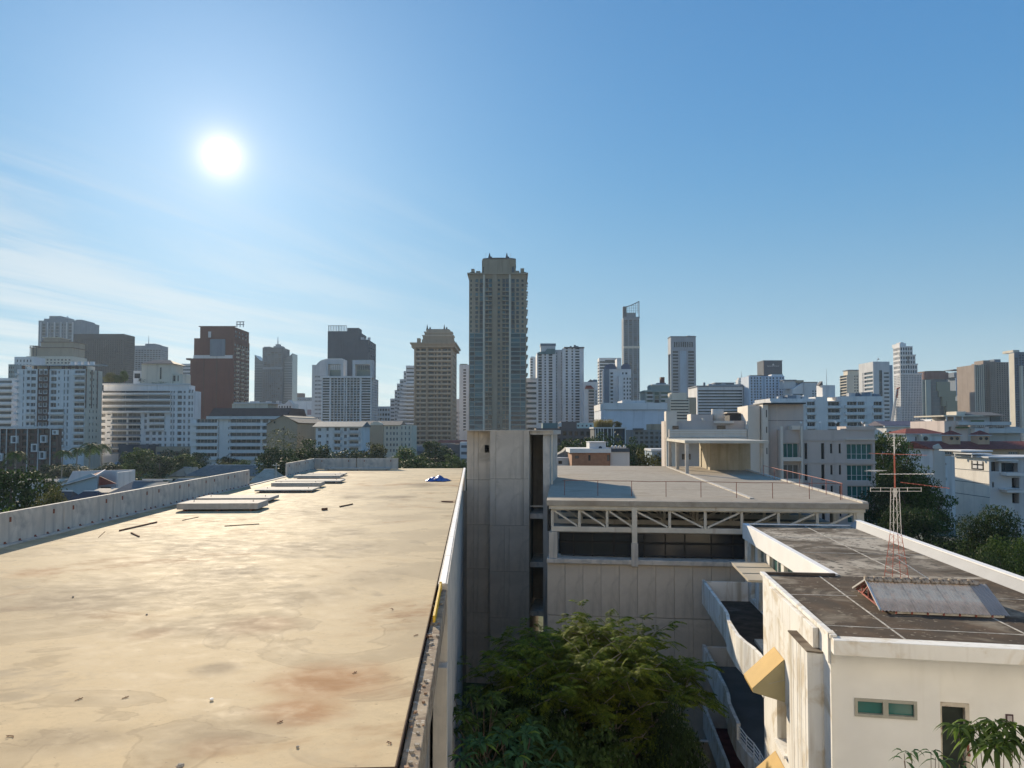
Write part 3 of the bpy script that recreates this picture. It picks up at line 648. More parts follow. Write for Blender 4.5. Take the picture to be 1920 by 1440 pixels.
        q = MB(); q.bar((-0.45, y0-0.004, zt-0.75), (0.02, y0-0.004, zt-0.62), 0.02, 0.012); q.build('seam', FRM, ho)
    # far wing: clerestory wall under a deep white fascia
    w = MB()
    def lu(v): return 2.5-(v-8.33)*0.03
    def lg(a, z, d): return (lu(a)+0.12+d, a, z)
    cl = [(9.0, 10.6, 12.0, 13.12), (11.0, 13.0, 12.0, 13.12), (13.5, 15.6, 12.0, 13.12), (16.1, 18.2, 12.0, 13.12), (18.8, 20.7, 12.0, 13.12), (21.2, 22.2, 10.2, 13.1)]
    cl += [(9.4, 11.5, 9.96, 11.6), (12.5, 15.2, 9.96, 11.6), (6.5+12, 20.4, 9.96, 11.6)]
    for f in (6.5, 3.1): cl += [(9.4, 12.0, f, f+2.2), (13.5, 17.0, f, f+2.2), (18.5, 21.5, f, f+2.2)]
    face(w, None, lg, 8.4, 23.1, 0, 13.18, cl, 0.2)
    w.quad((2.05,23.1,0), (7.9,23.0,0), (7.9,23.0,13.6), (2.05,23.1,13.6)); w.quad((7.75,8.3,0), (7.9,23,0), (7.9,23,13.6), (7.75,8.3,13.6)); w.build('wing_wall', WHITE, t)
    for r in cl:
        p = MB(); p.quad(lg(r[0],r[2],.18), lg(r[1],r[2],.18), lg(r[1],r[3],.18), lg(r[0],r[3],.18)); pn = p.build('wing_window', GL_TEAL, t)
        mid = (r[0]+r[1])/2; bx('mullion', lu(mid)+0.22, lu(mid)+0.30, mid-.03, mid+.03, r[2], r[3], WHITE_C, pn)
    m = MB()
    for (v0, v1) in ((8.42, 23.2),):
        m.prism([(lu(v0)-.1, v0), (lu(v0)+0.15, v0), (lu(v1)+.15, v1), (lu(v1)-.1, v1)], 13.2, ZW+0.06)
    m.build('wing_fascia', WHITE_C, t, bevel=0.012); bx('wing_end', 2.0, 7.9, 23.1, 23.25, 13.2, ZW+.05, WHITE_C, t)
    m = MB(); m.box(0.62, 2.25, 14.2, 18.9, 12.55, 12.65); m.build('flat_canopy', mat('canopy_cream', (0.42, 0.37, 0.29), .8, .06, 1.0), t, bevel=0.01)
    for v in (15.7, 17.3): bx('canopy_rib', 0.63, 2.2, v-.02, v+.02, 12.652, 12.68, FRM, t)
    # right-hand parapet with a grey flashing on its inner slope
    m = MB(); m.yprism([(7.45,ZW+.004), (7.72,ZW+0.30), (7.92,ZW+0.30), (7.92,ZW-.3), (7.45,ZW-.2)], -0.5, 23.0)
    m.build('parapet', mat('flashing_grey', (0.30, 0.31, 0.325), 0.55, 0.06, 0.8), t); bx('parapet_coping', 7.70, 7.96, -0.5, 23.02, ZW+0.303, ZW+0.345, WHITE_C, t)
    # balconies
    rim = [(1316,1087), (1338,1117), (1358,1145), (1361.5,1153), (1362.5,1162), (1367,1175), (1379,1190), (1394,1203), (1408,1213), (1419,1224), (1427.5,1233)]
    zr = 10.95; pl_ = [wl_(px, py, zr) for px, py in rim]; pl_ = [(max(-.32, min(0.1, u)), v) for u, v in pl_]; pl_[-1] = (0.03, 8.3)
    BF = mat('balcony_floor', (0.075, 0.06, 0.05), 0.9, 0.3, 1.5, stain=((0.16, 0.14, 0.12), 0.36, 1.0)); BR = mat('balcony_floor_red', (0.16, 0.05, 0.045), 0.9, 0.3, 1.5); BG = mat('balcony_floor_grey', (0.19, 0.20, 0.20), 0.8, 0.1, 1.0)
    for lv, (z, fmt) in enumerate(((zr, BF), (zr-3.46, BG), (zr-6.7, BR))):
        o = MB(); 
        for (a, b_) in zip(pl_, pl_[1:]):
            A, B_ = Vector((*a, 0)), Vector((*b_, 0)); n = Vector((-(B_-A).y, (B_-A).x, 0)).normalized()*-0.14
            if n.x < 0: n = -n
            lo = z-1.28
            P = [A, B_, B_+n, A+n]
            if lv == 1 and b_[1] < 11.5: lo2 = z-0.62
            else: lo2 = z
            k = len(o.v); o.v += [(p.x, p.y, lo) for p in P]+[(p.x, p.y, lo2) for p in P]
            for q in ((3,2,1,0),(4,5,6,7),(0,1,5,4),(1,2,6,5),(2,3,7,6),(3,0,4,7)): o.f.append(tuple(k+i for i in q)); o.m.append(0)
        bal = o.build('balcony', WHITE, t)
        bx('balcony_end_wall', pl_[0][0], 2.1, 22.55, 22.7, z-1.28, z, WHITE, bal)
        f = MB(); f.prism([(u+0.1, v) for u, v in pl_]+[(2.55, 8.35), (2.2, 22.6)], z-1.24, z-1.0); f.build('balcony_floor', fmt, bal)
        if lv == 1:
            for j in range(4):
                q = MB(); q.tube([(u+0.07, v, z-0.5+0.14*j) for u, v in pl_ if v < 11.9], 0.022, 6); q.build('balcony_rail', WHITE_C, bal)
            for (u, v) in pl_[6:10]: q = MB(); q.tube([(u+.07, v, z-.64), (u+.07, v, z-.06)], 0.025, 6); q.build('rail_post', WHITE_C, bal)
        if lv == 0: bx('planter_kerb', 0.9, 1.25, 9.0, 14.5, z-0.995, z-0.86, CONC_L, bal, .01)
    return t
white_building()
def skylight():
    # gabled skylight with ridge tiles
    a0 = wl_(1652, 1150); a1 = wl_(1893, 1160); c0 = wl_(1597, 1109)
    ux = Vector((a1[0]-a0[0], a1[1]-a0[1])); ang = math.atan2(ux.y, ux.x); Ls = ux.length; wd = Vector((c0[0]-a0[0], c0[1]-a0[1])).length
    p = wpos(a0[0], a0[1], ZW); t = thing('roof_skylight', 'low gabled skylight with barrel ridge tiles and red steel end truss on the dark roof', 'skylight', p, BZ+ang)
    hr = 0.62; z0 = 0.10; SH = mat('fibre_sheet', (0.60, 0.45, 0.34), 0.75, 0.2, 1.2, streak=((0.40, 0.32, 0.26), 0.42, 3.0), stain=((0.72, 0.62, 0.50), 0.44, 1.3), spec=0.15)
    SH2 = mat('fibre_sheet_clear', (0.26, 0.25, 0.25), 0.6, 0.1, 1.2, spec=0.25)
    n = 7; w = Ls/n
    for i in range(n):
        for sd_ in (0, 1):
            m = MB(); y0, y1 = (-0.05, wd/2) if sd_ == 0 else (wd+0.05, wd/2); k = 10
            for j in range(k):
                xa, xb = w*j/k, w*(j+1)/k; ha, hb = (0.022 if j % 2 else 0.0), (0.0 if j % 2 else 0.022)
                m.quad((xa, y0, z0-.03+ha), (xb, y0, z0-.03+hb), (xb, y1, hr+hb), (xa, y1, hr+ha))
            m.build('roof_sheet', SH2 if i == n-1 else SH, t, loc=(w*i, 0, 0.0 if i % 2 else 0.006))
    rt = MB(); k = 7
    for a in range(2):
        for j in range(k+1):
            th = math.pi*j/k; r = 0.14 if a == 0 else 0.085; rt.v.append((a*0.27, math.cos(th)*r, math.sin(th)*r))
    for j in range(k): rt.f.append((j, j+1, k+1+j+1, k+1+j)); rt.m.append(0)
    rt.f.append(tuple(range(k, -1, -1))); rt.m.append(0); rt.f.append(tuple(range(k+1, 2*k+2))); rt.m.append(0)
    rme = rt.mesh('ridge_tile', mat('ridge_clay', (0.30, 0.25, 0.20), 0.85, 0.25, 3.0, stain=((0.10, 0.09, 0.08), 0.5, 3.0), speck=((0.36, 0.33, 0.29), 0.38, 8.0)), True)
    nt_ = int((Ls-0.1)/0.255)
    for i in range(nt_): link('ridge_tile', rme, t, loc=(-0.05+i*0.255, wd/2+random.uniform(-.008,.008), hr+0.005+random.uniform(-.006,.01)))
    tr = MB(); 
    for a, b_ in (((0.05,0.0,z0-.04), (0.05,wd/2,hr-.06)), ((0.05,wd/2,hr-.06), (0.05,wd,z0-.04)), ((0.05,0.1,z0), (0.05,wd-.1,z0)), ((0.05,wd/2,z0), (0.05,wd/2,hr-.08)), ((0.05,wd*.25,z0), (0.05,wd/2,hr-.15)), ((0.05,wd*.75,z0), (0.05,wd/2,hr-.15)), ((0.05,wd*.25,z0),(0.05,wd*.25,hr*.55)), ((0.05,wd*.75,z0),(0.05,wd*.75,hr*.55))): tr.bar(a, b_, 0.035, 0.035)
    tr.build('end_truss', RUSTP, t)
    for i in range(1, 8): 
        bx('curb_post', Ls*i/8-.02, Ls*i/8+.02, 0.02, 0.06, 0, z0-.02, RUSTP, t)
    bx('curb', 0.4, Ls-.1, 0.06, 0.12, 0.0, 0.06, WHITE, t); bx('curb', 0.1, Ls-.1, wd-.12, wd-.06, 0.0, 0.06, WHITE, t)
    b1 = MB(); b1.bar((-0.03,-0.06,z0-.0), (-0.03,wd/2,hr+.03), 0.05, 0.05); b1.bar((-0.03,wd+.06,z0-.0), (-0.03,wd/2,hr+.03), 0.05, 0.05); b1.build('barge_board', METAL, t)
skylight()
def antenna():
    u, v = wl_(1681, 1088); p = wpos(u, v, ZW); S = math.hypot(p[0], p[1])/F   # metres per pixel there
    t = thing('antenna_mast', 'slim red and white lattice antenna mast standing on the dark flat roof', 'antenna', p, 0)
    AW = mat('mast_white', (0.72, 0.70, 0.66), 0.5, 0.1, 4); AR = mat('mast_red', (0.42, 0.13, 0.09), 0.6, 0.2, 4)
    hz = lambda py: (1088-py)*S
    def rx(z): 
        q = z/hz(935)
        return (16.5*S)*(1-q*1.0)+5*S*q if z < hz(1015) else 8.0*S*(1-(z-hz(1015))/(hz(935)-hz(1015))*0.25)
    z0, zt, zm = 0.0, hz(935), hz(1012)
    lv = [zm*i/6 for i in range(7)]
    for sx, sy in ((-1,-1), (1,-1), (1,1), (-1,1)):
        m = MB(); m.tube([(sx*14*S, sy*14*S, 0), (sx*6.5*S, sy*6.5*S, zm)], 0.010, 6); m.build('mast_leg', AR, t)
        m = MB(); m.tube([(sx*6.4*S, sy*6.4*S, zm), (sx*4.8*S, sy*4.8*S, zt)], 0.009, 6); m.build('mast_leg', AW, t)
    def w(z): return (14-7.5*z/zm)*S if z < zm else (6.4-1.6*(z-zm)/(zt-zm))*S
    br = MB(); bw = MB()
    zz = lv + [zm+(zt-zm)*i/4 for i in range(1, 5)]
    for i, (a, b_) in enumerate(zip(zz, zz[1:])):
        q = br if b_ <= zm+1e-6 else bw; A, B_ = w(a), w(b_)
        c0 = [(-A,-A,a), (A,-A,a), (A,A,a), (-A,A,a)]; c1 = [(-B_,-B_,b_), (B_,-B_,b_), (B_,B_,b_), (-B_,B_,b_)]
        for j in range(4):
            k = (j+1) % 4; e_ = .0055 if q is br else .003; q.bar(c0[j], c1[k], e_, e_); q.bar(c1[j], c1[k], e_, e_)
    br.build('mast_bracing', AR, t); bw.build('mast_bracing', AW, t)
    m = MB(); m.tube([(0,0,zt-0.3), (0,0,hz(888)), (0,0,hz(843))], [0.022, 0.02, 0.015], 7); m.build('mast_pole', AW, t)
    m = MB(); m.tube([(0,0,hz(880)), (0,0,hz(935))], 0.026, 7); m.build('mast_sleeve', AR, t)
    def yagi(py, px0, px1, dy0, dy1, n, mt_, el=0.3, tilt=0.0):
        a = Vector(((px0-1681)*S, -0.3+dy0, hz(py)+tilt)); b_ = Vector(((px1-1681)*S, dy1, hz(py)-tilt))
        m = MB(); m.tube([a, b_], 0.011, 6); o = m.build('antenna_boom', mt_, t)
        d = (b_-a).normalized(); s = Vector((-d.y, d.x, 0)).normalized()
        for i in range(n):
            c = a+(b_-a)*(0.04+0.92*i/(n-1)); L_ = el*(0.8+0.3*i/n); e = MB(); e.tube([c-s*L_, c+s*L_], 0.006, 5); e.build('antenna_element', mt_, o)
    yagi(878, 1640, 1724, 0.1, 0.0, 11, AR, 0.42, 0.03); yagi(911, 1655, 1740, 0.3, -0.2, 9, AW, 0.22, -0.01); yagi(929, 1690, 1756, 0.3, -0.6, 9, AR, 0.3, 0.08); yagi(906, 1638, 1662, 0.1, 0.4, 3, AW, 0.3, 0.0)
    f = MB()
    for py in (934.5, 940): f.bar(((1640-1681)*S, 0, hz(py)), ((1725-1681)*S, 0, hz(py)), 0.013, 0.013)
    for px in (1640, 1657, 1702, 1725): f.bar(((px-1681)*S, 0, hz(933.5)), ((px-1681)*S, 0, hz(941)), 0.013, 0.013)
    f.build('antenna_frame', AW, t)
    m = MB(); m.tube([(-0.2, -0.3, 0.95), (0.2, -0.5, 0.83)], 0.014, 6); m.build('strut', AW, t)
    m = MB(); m.tube([(0, 0, 0.75), (0.9, -0.9, 0.02)], 0.016, 6); m.build('stay', AW, t)
antenna()
# courtyard boundary wall and pipes seen through the tree
def yard():
    t = thing('boundary_wall', 'pale low courtyard wall with pipes along its top behind the tree', 'wall', dpos(5.5, -3.4, 0), BZ)
    bx('wall', 0, 9.0, 0, 0.2, 0, 2.9, CONC_L, t, .01); bx('coping', -.05, 9.05, -.05, .25, 2.903, 3.0, CONC_L, t)
    for k in range(2): m = MB(); m.tube([(0.2, -0.12, 3.06+0.0*k), (8.8, -0.12+0.4*k, 3.06)], 0.05, 8); m.build('pipe', METAL, t)
yard()

# ================================================================ vegetation
BARK = mat('bark', (0.13, 0.10, 0.075), 0.9, 0.3, 2.0, bump=0.3)
BARK_P = mat('bark_pale', (0.26, 0.23, 0.19), 0.9, 0.2, 2.0, bump=0.3)
LEAF = {'dark': leafmat('leaf_dark', (0.018, 0.035, 0.012), (0.05, 0.085, 0.03)), 'mid': leafmat('leaf_mid', (0.03, 0.06, 0.014), (0.085, 0.13, 0.035)),
        'olive': leafmat('leaf_olive', (0.05, 0.055, 0.018), (0.12, 0.125, 0.045)), 'bright': leafmat('leaf_bright', (0.07, 0.13, 0.02), (0.17, 0.26, 0.05), 0.45),
        'gloss': leafmat('leaf_gloss', (0.018, 0.05, 0.022), (0.06, 0.13, 0.05), 0.25, 0.35), 'dry': leafmat('leaf_dry', (0.10, 0.08, 0.03), (0.22, 0.19, 0.07))}
def np_mesh(name, V, Fq, m):
    me = bpy.data.meshes.new(name); nv, nf = len(V), len(Fq); k = Fq.shape[1]
    me.vertices.add(nv); me.vertices.foreach_set('co', V.astype(np.float32).ravel())
    me.loops.add(nf*k); me.loops.foreach_set('vertex_index', Fq.astype(np.int32).ravel())
    me.polygons.add(nf); me.polygons.foreach_set('loop_start', np.arange(0, nf*k, k, dtype=np.int32)); me.polygons.foreach_set('loop_total', np.full(nf, k, dtype=np.int32))
    me.materials.append(m); me.update(); me.validate(); return me
def leaf_quads(Cn, D, Nn, ln, wd):
    """diamond leaves: centres, long axes, normals"""
    D = D/np.linalg.norm(D, axis=1, keepdims=True); S = np.cross(D, Nn); S /= np.maximum(np.linalg.norm(S, axis=1, keepdims=True), 1e-6)
    ln = np.asarray(ln).reshape(-1, 1); wd = np.asarray(wd).reshape(-1, 1)
    V = np.stack([Cn-D*ln*.5, Cn+S*wd*.5-D*ln*.05, Cn+D*ln*.5, Cn-S*wd*.5-D*ln*.05], 1).reshape(-1, 3)
    return V, np.arange(len(V)).reshape(-1, 4)
CROWNS = {}
def crown_mesh(kind, n=5200, K=46, leaf=0.075, seed=1, flat=1.0, gap=0.0):
    key = (kind, n, K, leaf, seed, flat)
    if key in CROWNS: return CROWNS[key]
    rg = np.random.RandomState(seed)
    d = rg.normal(size=(K, 3)); d /= np.linalg.norm(d, axis=1, keepdims=True); r = rg.uniform(0.25, 0.92, (K, 1))**0.6
    c = d*r*np.array([0.82, 0.82, 0.74]); c[:, 2] = np.where(c[:, 2] < -0.45, c[:, 2]*0.6, c[:, 2])
    cr = rg.uniform(0.14, 0.30, K)
    w = cr**2; idx = rg.choice(K, n, p=w/w.sum())
    q = rg.normal(size=(n, 3)); q /= np.linalg.norm(q, axis=1, keepdims=True); rad = rg.uniform(0.35, 1.0, (n, 1))**0.5*(1+0.25*rg.normal(size=(n, 1))**2*0.3)
    P = c[idx]+q*rad*cr[idx][:, None]*np.array([1.1, 1.1, 0.72])
    Nn = q*0.6+np.array([0, 0, 0.7])+rg.normal(size=(n, 3))*0.5; D = rg.normal(size=(n, 3)); D[:, 2] -= 0.35
    V, Fq = leaf_quads(P, D, Nn, leaf*rg.uniform(0.7, 1.5, n), leaf*rg.uniform(0.45, 0.9, n))
    CROWNS[key] = np_mesh('crown', V, Fq, LEAF[kind]); return CROWNS[key]
def limbs(m, h, r, spread, z0, seed, top=0.8, n=7):
    rg = random.Random(seed); lean = rg.uniform(-.04, .04)*h
    m.tube([(0,0,0), (lean*.3, 0, h*.35), (lean, lean*.5, h*.62), (lean*1.2, 0, h*top)], [r*1.25, r*.9, r*.6, r*.2], 8)
    for k in range(n):
        a = 2.4*k+rg.uniform(-.3, .3); zs = h*rg.uniform(.3, .55); L = spread*rg.uniform(.55, .9); ze = zs+(h*top-zs)*rg.uniform(.45, 1.0)
        e = Vector((math.cos(a)*L, math.sin(a)*L, ze)); s = Vector((lean*.5, 0, zs)); mid = (s+e)/2+Vector((0, 0, -h*.02))
        m.tube([s, mid, e], [r*.45, r*.28, r*.08], 6)
        for q in range(2):
            f = mid+(e-mid)*rg.uniform(.2, .8); g = f+Vector((rg.uniform(-1,1), rg.uniform(-1,1), rg.uniform(.2, 1)))*spread*.3; m.tube([f, g], [r*.16, r*.04], 5)
def tree(px, pytop, Y, wpx, lab, kind='mid', seed=1, hf=0.62, n=5200, K=46, leaf=0.075, group=None, name='tree', base=0.0, bark=None, dw=1.0):
    x, _, zt = pt(px, pytop, Y); R_ = wpx/F*Y/2; h = zt-base; ch = h*hf/2
    t = thing(name, lab, 'tree', (x, Y, base), random.uniform(0, 0), group)
    m = MB(); limbs(m, h, max(.12, h*.022), R_*.75, 0, seed); m.build('trunk', bark or BARK, t, True)
    o = link('crown', crown_mesh(kind, n, K, leaf, seed), t, loc=(0, 0, h-ch*0.93)); o.scale = (R_*1.02, R_*dw, ch*1.05)
    return t
def palm(px, pytop, Y, rad, lab, seed):
    rg = random.Random(seed); x, _, zt = pt(px, pytop, Y); h = zt-rad*0.45
    t = thing('palm_tree', lab, 'palm', (x, Y, 0), 0, 'palms beside the apartment blocks'); m = MB(); ln = rg.uniform(-.6, .6)
    m.tube([(0,0,0), (ln*.2,0,h*.4), (ln*.6,0,h*.8), (ln,0,h)], [.26, .19, .16, .14], 8); m.build('trunk', BARK_P, t, True)
    for k in range(15):
        a = k*2.4+rg.uniform(-.2, .2); up = rg.uniform(-.1, .9); f = MB(); pts = []
        for i in range(9):
            s = i/8; rr = rad*s*(0.95-.15*up); pts.append(Vector((ln+math.cos(a)*rr, math.sin(a)*rr, h+rad*(up*s*.95-(.95+.25*up)*s*s))))
        f.tube(pts, [.03]*8+[.01], 4); sd_ = Vector((-math.sin(a), math.cos(a), 0))
        for i in range(1, 9):
            for j in (0, .5):
                p = pts[i-1].lerp(pts[i], j); L_ = rad*.24*math.sin(math.pi*min(1, (i+j)/9.2))+.1
                for s in (-1, 1):
                    e = p+sd_*s*L_+Vector((math.cos(a), math.sin(a), 0))*L_*.4-Vector((0,0,L_*.45)); w = (pts[i]-pts[i-1])*.16
                    f.quad(p-w, p+w, e+w*.3, e-w*.3)
        f.build('frond', LEAF['olive' if k % 4 == 0 else 'mid'], t)

# ---- tall feathery tree of the courtyard
def courtyard_tree():
    rg = random.Random(11); nr = np.random.RandomState(11)
    bx_, by_ = 3.5, 33.0; t = thing('feathery_tree', 'feathery green courtyard tree with drooping pinnate sprays below the truss building', 'tree', (bx_, by_, 0)); t.scale = (.9, .9, 1.14)
    m = MB(); tips = []
    def grow(p, d, L_, r, dep):
        d = d.normalized(); q = p+d*L_*.5+Vector((rg.uniform(-.1,.1), rg.uniform(-.1,.1), .05))*L_; e = p+d*L_+Vector((0,0,-.06*L_ if dep > 2 else 0))
        m.tube([p, q, e], [r, r*.8, r*.6], 6 if dep > 1 else 9, caps=False)
        if dep >= 2: tips.append((q, d, dep)); 
        if dep >= 3: tips.append((e, d, dep)); tips.append((p.lerp(q, .5), d, dep))
        if dep == 4: return
        k = [5, 4, 4, 3][dep]; a0 = rg.uniform(0, 6)
        for i in range(k):
            a = a0+6.28*i/k+rg.uniform(-.4, .4); sp = [0.72, 0.9, 0.95, 0.9][dep]
            nd = Vector((math.cos(a)*sp, math.sin(a)*sp, rg.uniform(.1, .85) if dep < 2 else rg.uniform(-.45, .6)))+d*.55
            grow(e, nd, L_*rg.uniform(.66, .9), r*.55, dep+1)
    grow(Vector((0,0,0)), Vector((.04,0,1)), 3.2, .20, 0)
    m.build('trunk', BARK_P, t, True)
    # sprays: a curved rachis with paired leaflets
    NL = 13; Cs, Ds, Ns, Ln, Wd = [], [], [], [], []; Cb, Db, Nb, Lb, Wb = [], [], [], [], []
    rach = MB()
    for (p, d, dep) in tips:
        for s in range(4 if dep > 2 else 2):
            a = rg.uniform(0, 6.28); out = Vector((math.cos(a), math.sin(a), rg.uniform(-.1, .55)))+d*.8; out.normalize(); L_ = rg.uniform(.55, 1.05)
            side = out.cross(Vector((0,0,1))).normalized(); topz = p.z > 9.0 and rg.random() < .06
            e = p
            for i in range(NL):
                f = (i+.6)/NL; c = p+out*L_*f+Vector((0,0,-.45*f*f*L_)); tang = (out+Vector((0,0,-.9*f))).normalized(); ll = .23*math.sin(math.pi*(.12+.83*f))*rg.uniform(.85, 1.1)+.04
                for sg in (-1, 1):
                    dd = side*sg+tang*.45+Vector((0,0,-.28)); dd.normalize(); cc = c+dd*ll*.5
                    nn = Vector((0,0,1))+side*sg*.3+Vector((rg.uniform(-.2,.2), rg.uniform(-.2,.2), 0))
                    A = (Cb, Db, Nb, Lb, Wb) if topz else (Cs, Ds, Ns, Ln, Wd)
                    A[0].append(cc[:]); A[1].append(dd[:]); A[2].append(nn[:]); A[3].append(ll); A[4].append(.062)
    V, Fq = leaf_quads(np.array(Cs), np.array(Ds), np.array(Ns), Ln, Wd)
    link('crown', np_mesh('crown', V, Fq, leafmat('leaf_feather', (0.075, 0.115, 0.012), (0.25, 0.29, 0.035), 0.5)), t)
    if Cb:
        V, Fq = leaf_quads(np.array(Cb), np.array(Db), np.array(Nb), Lb, Wb); link('bright_top_leaves', np_mesh('bright_top_leaves', V, Fq, LEAF['bright']), t)  # a few brighter sprays near the top of the crown
    print('courtyard leaves', len(Cs), 'zmax', max(p.z for p, _, _ in tips), min(p.x for p, _, _ in tips), max(p.x for p, _, _ in tips))
def broadleaf_plant(name, lab, x, y, ztop, nst, spread, leaf_l, leaf_w, kind, per, seed, droop=.5, base=0.0, thin=1.0):
    """bush of upright stems ending in rosettes of long leaves"""
    rg = random.Random(seed); t = thing(name, lab, 'plant', (x, y, base)); h = ztop-base; m = MB(); V, Fq = [], []
    tips = []
    m.tube([(0,0,0), (0,0,h*.55), (0.05,0,h*.8)], [.09*thin, .07*thin, .05*thin], 8)
    for k in range(nst):
        a = k*2.4; L_ = spread*math.sqrt((k+.5)/nst); e = Vector((math.cos(a)*L_, math.sin(a)*L_, h-rg.uniform(.15, .5)*spread*(0.4+L_/spread))); s = Vector((0.03, 0, h*rg.uniform(.6, .78)))
        m.tube([s, s.lerp(e, .55)+Vector((0,0,.12*spread)), e], [.03*thin, .022*thin, .014*thin], 6); tips.append(e)
        if k % 2: tips.append(s.lerp(e, .7)+Vector((0,0,.08*spread)))
    m.build('stem', BARK, t, True)
    lv = []
    for e in tips:
        n_ = per; 
        for i in range(n_):
            a = i*2.4+rg.uniform(-.2, .2); el = rg.uniform(-.15, .75); d = Vector((math.cos(a)*math.cos(el), math.sin(a)*math.cos(el), math.sin(el))); L_ = leaf_l*rg.uniform(.7, 1.15); sd_ = d.cross(Vector((0,0,1))).normalized(); st = .12*L_
            f = MB(); prev = None
            for j, (s, w) in enumerate(((0, .12), (.25, .8), (.55, 1.0), (.82, .6), (1.0, .03))):
                c = e+d*(st+L_*s)+Vector((0,0,-droop*L_*s*s)); fold = Vector((0,0,.22*leaf_w*w)); w_ = sd_*leaf_w*.5*w
                cur = (c-w_+fold, c, c+w_+fold)
                if prev: f.quad(prev[0], cur[0], cur[1], prev[1]); f.quad(prev[1], cur[1], cur[2], prev[2])
                prev = cur
            lv.append(f)
    big = lv[:300]
    for i, f in enumerate(big):
        f.build('leaf', LEAF[kind] if i % 9 else LEAF['bright'], t, True)
    if len(lv) > 300:
        r_ = MB()
        for f in lv[300:]:
            k = len(r_.v); r_.v += f.v; r_.f += [tuple(k+i for i in q) for q in f.f]; r_.m += f.m
        stuff(r_.build('leaves', LEAF[kind], t, True))
def vegetation():
    courtyard_tree()
    broadleaf_plant('papaya_like_tree', 'dark glossy tree with palmate leaf rosettes at the foot of the stair tower', *pt(965, 1400, 21)[:2], pt(960, 1362, 21)[2], 16, 1.75, .46, .13, 'gloss', 15, 3, .55, thin=.8)
    broadleaf_plant('leafy_shrub', 'dark leafy shrub low beside the grey wall under the feathery tree', *pt(905, 1400, 27)[:2], pt(905, 1290, 27)[2], 16, 2.0, .38, .12, 'mid', 18, 4, .5, thin=.8)
    broadleaf_plant('mango_tree', 'young tree with long drooping leaves in front of the cream wall', *pt(1862, 1400, 11.5)[:2], pt(1862, 1356, 11.5)[2], 10, .46, .33, .075, 'mid', 14, 5, .9, thin=.35)
    broadleaf_plant('bare_twig_tree', 'sparse twiggy plant with a few curled leaves below the small window', *pt(1738, 1420, 11.5)[:2], pt(1738, 1402, 11.5)[2], 8, .5, .26, .06, 'gloss', 3, 6, .9, thin=.3)
    for a in ((985,1262,30,250,'dark bushy tree under the left of the feathery tree','dark',71), (1175,1235,32.5,270,'dark bushy tree under the right of the feathery tree','dark',72), (1268,1300,29,130,'small dark tree beside the lowest balconies','dark',73), (1090,1330,27,260,'dark undergrowth tree at the bottom of the courtyard','mid',74)):
        tree(*a[:5], kind=a[5], seed=a[6], group='dark courtyard trees', n=14000, K=70, leaf=.05, hf=.8)
    # trees beyond the parapet on the left
    G1 = 'trees between the old houses and the long roof'
    T = [(30,868,95,150,'broad dark tree at the left edge beyond the parapet','dark',1), (95,905,84,95,'round olive crowned tree rising over the parapet at left','olive',2), (8,925,60,70,'sunlit green tree cut by the left edge of the picture','bright',3),
         (150,935,80,90,'low dark bush behind the dark hipped roof','dark',4), (60,880,150,110,'dark tree behind the blue gabled house','dark',5), (130,868,260,90,'dark tree mass below the palms','dark',6),
         (205,866,250,70,'dark tree right of the palms','dark',7), (262,836,235,70,'tallest green tree in front of the terraced white block','mid',8), (300,848,230,70,'bluish dark tree beside the tallest green tree','dark',9), (345,846,240,62,'rounded tree left of the long white building','mid',10), (372,845,260,50,'small rounded tree before the white balconies','mid',11),
         (418,858,235,48,'low round bush above the grey hipped roof','olive',12), (455,858,235,52,'second low round bush above the grey hipped roof','mid',13)]
    for a in T: tree(*a[:5], kind=a[5], seed=a[6], group=G1, n=5200 if a[2] > 90 else 9000, leaf=.075 if a[2] > 90 else .055, hf=.75)
    G2 = 'trees in front of the mid-distance blocks'
    T = [(520,832,190,90,'dense dark tree left of the bare branched tree','dark',21), (585,818,205,90,'dark bushy tree right of the bare branched tree','dark',22), (545,850,180,110,'low dark tree behind the far parapet','dark',23), (655,838,230,90,'dark tree before the blue white house','dark',24), (700,826,240,80,'broad dark tree before the cream building','olive',25),
         (760,832,215,90,'dark round tree left of the beige tower foot','mid',26), (815,822,225,85,'dark leafy tree at the foot of the beige tower','dark',27), (850,842,200,60,'tree wedged against the stair tower','mid',28), (620,856,175,60,'small tree just over the far parapet','dark',29), (790,850,170,120,'broad low tree behind the far roof edge','dark',30), (720,862,165,90,'low bushy tree behind the far parapet end','mid',31)]
    for a in T: tree(*a[:5], kind=a[5], seed=a[6], group=G2, hf=.75)
    tree(532, 792, 200, 95, 'nearly leafless tree with bare branches before the beige gable', 'olive', 40, .55, n=900, K=40, leaf=.06, bark=BARK_P)
    G3 = 'trees behind the deck'
    T = [(1080,812,190,90,'dark tree beside the stair tower behind the deck','dark',41), (1130,806,180,100,'dark tree in front of the planted roof house','dark',42), (1180,812,185,90,'dark tree right of the planted roof house','dark',43), (1212,832,130,70,'olive round tree beside the pinkish apartment block','olive',44), (1232,838,150,50,'small dark tree against the pinkish block','dark',45)]
    for a in T: tree(*a[:5], kind=a[5], seed=a[6], group=G3, hf=.75)
    G4 = 'trees on the right below the skyline'
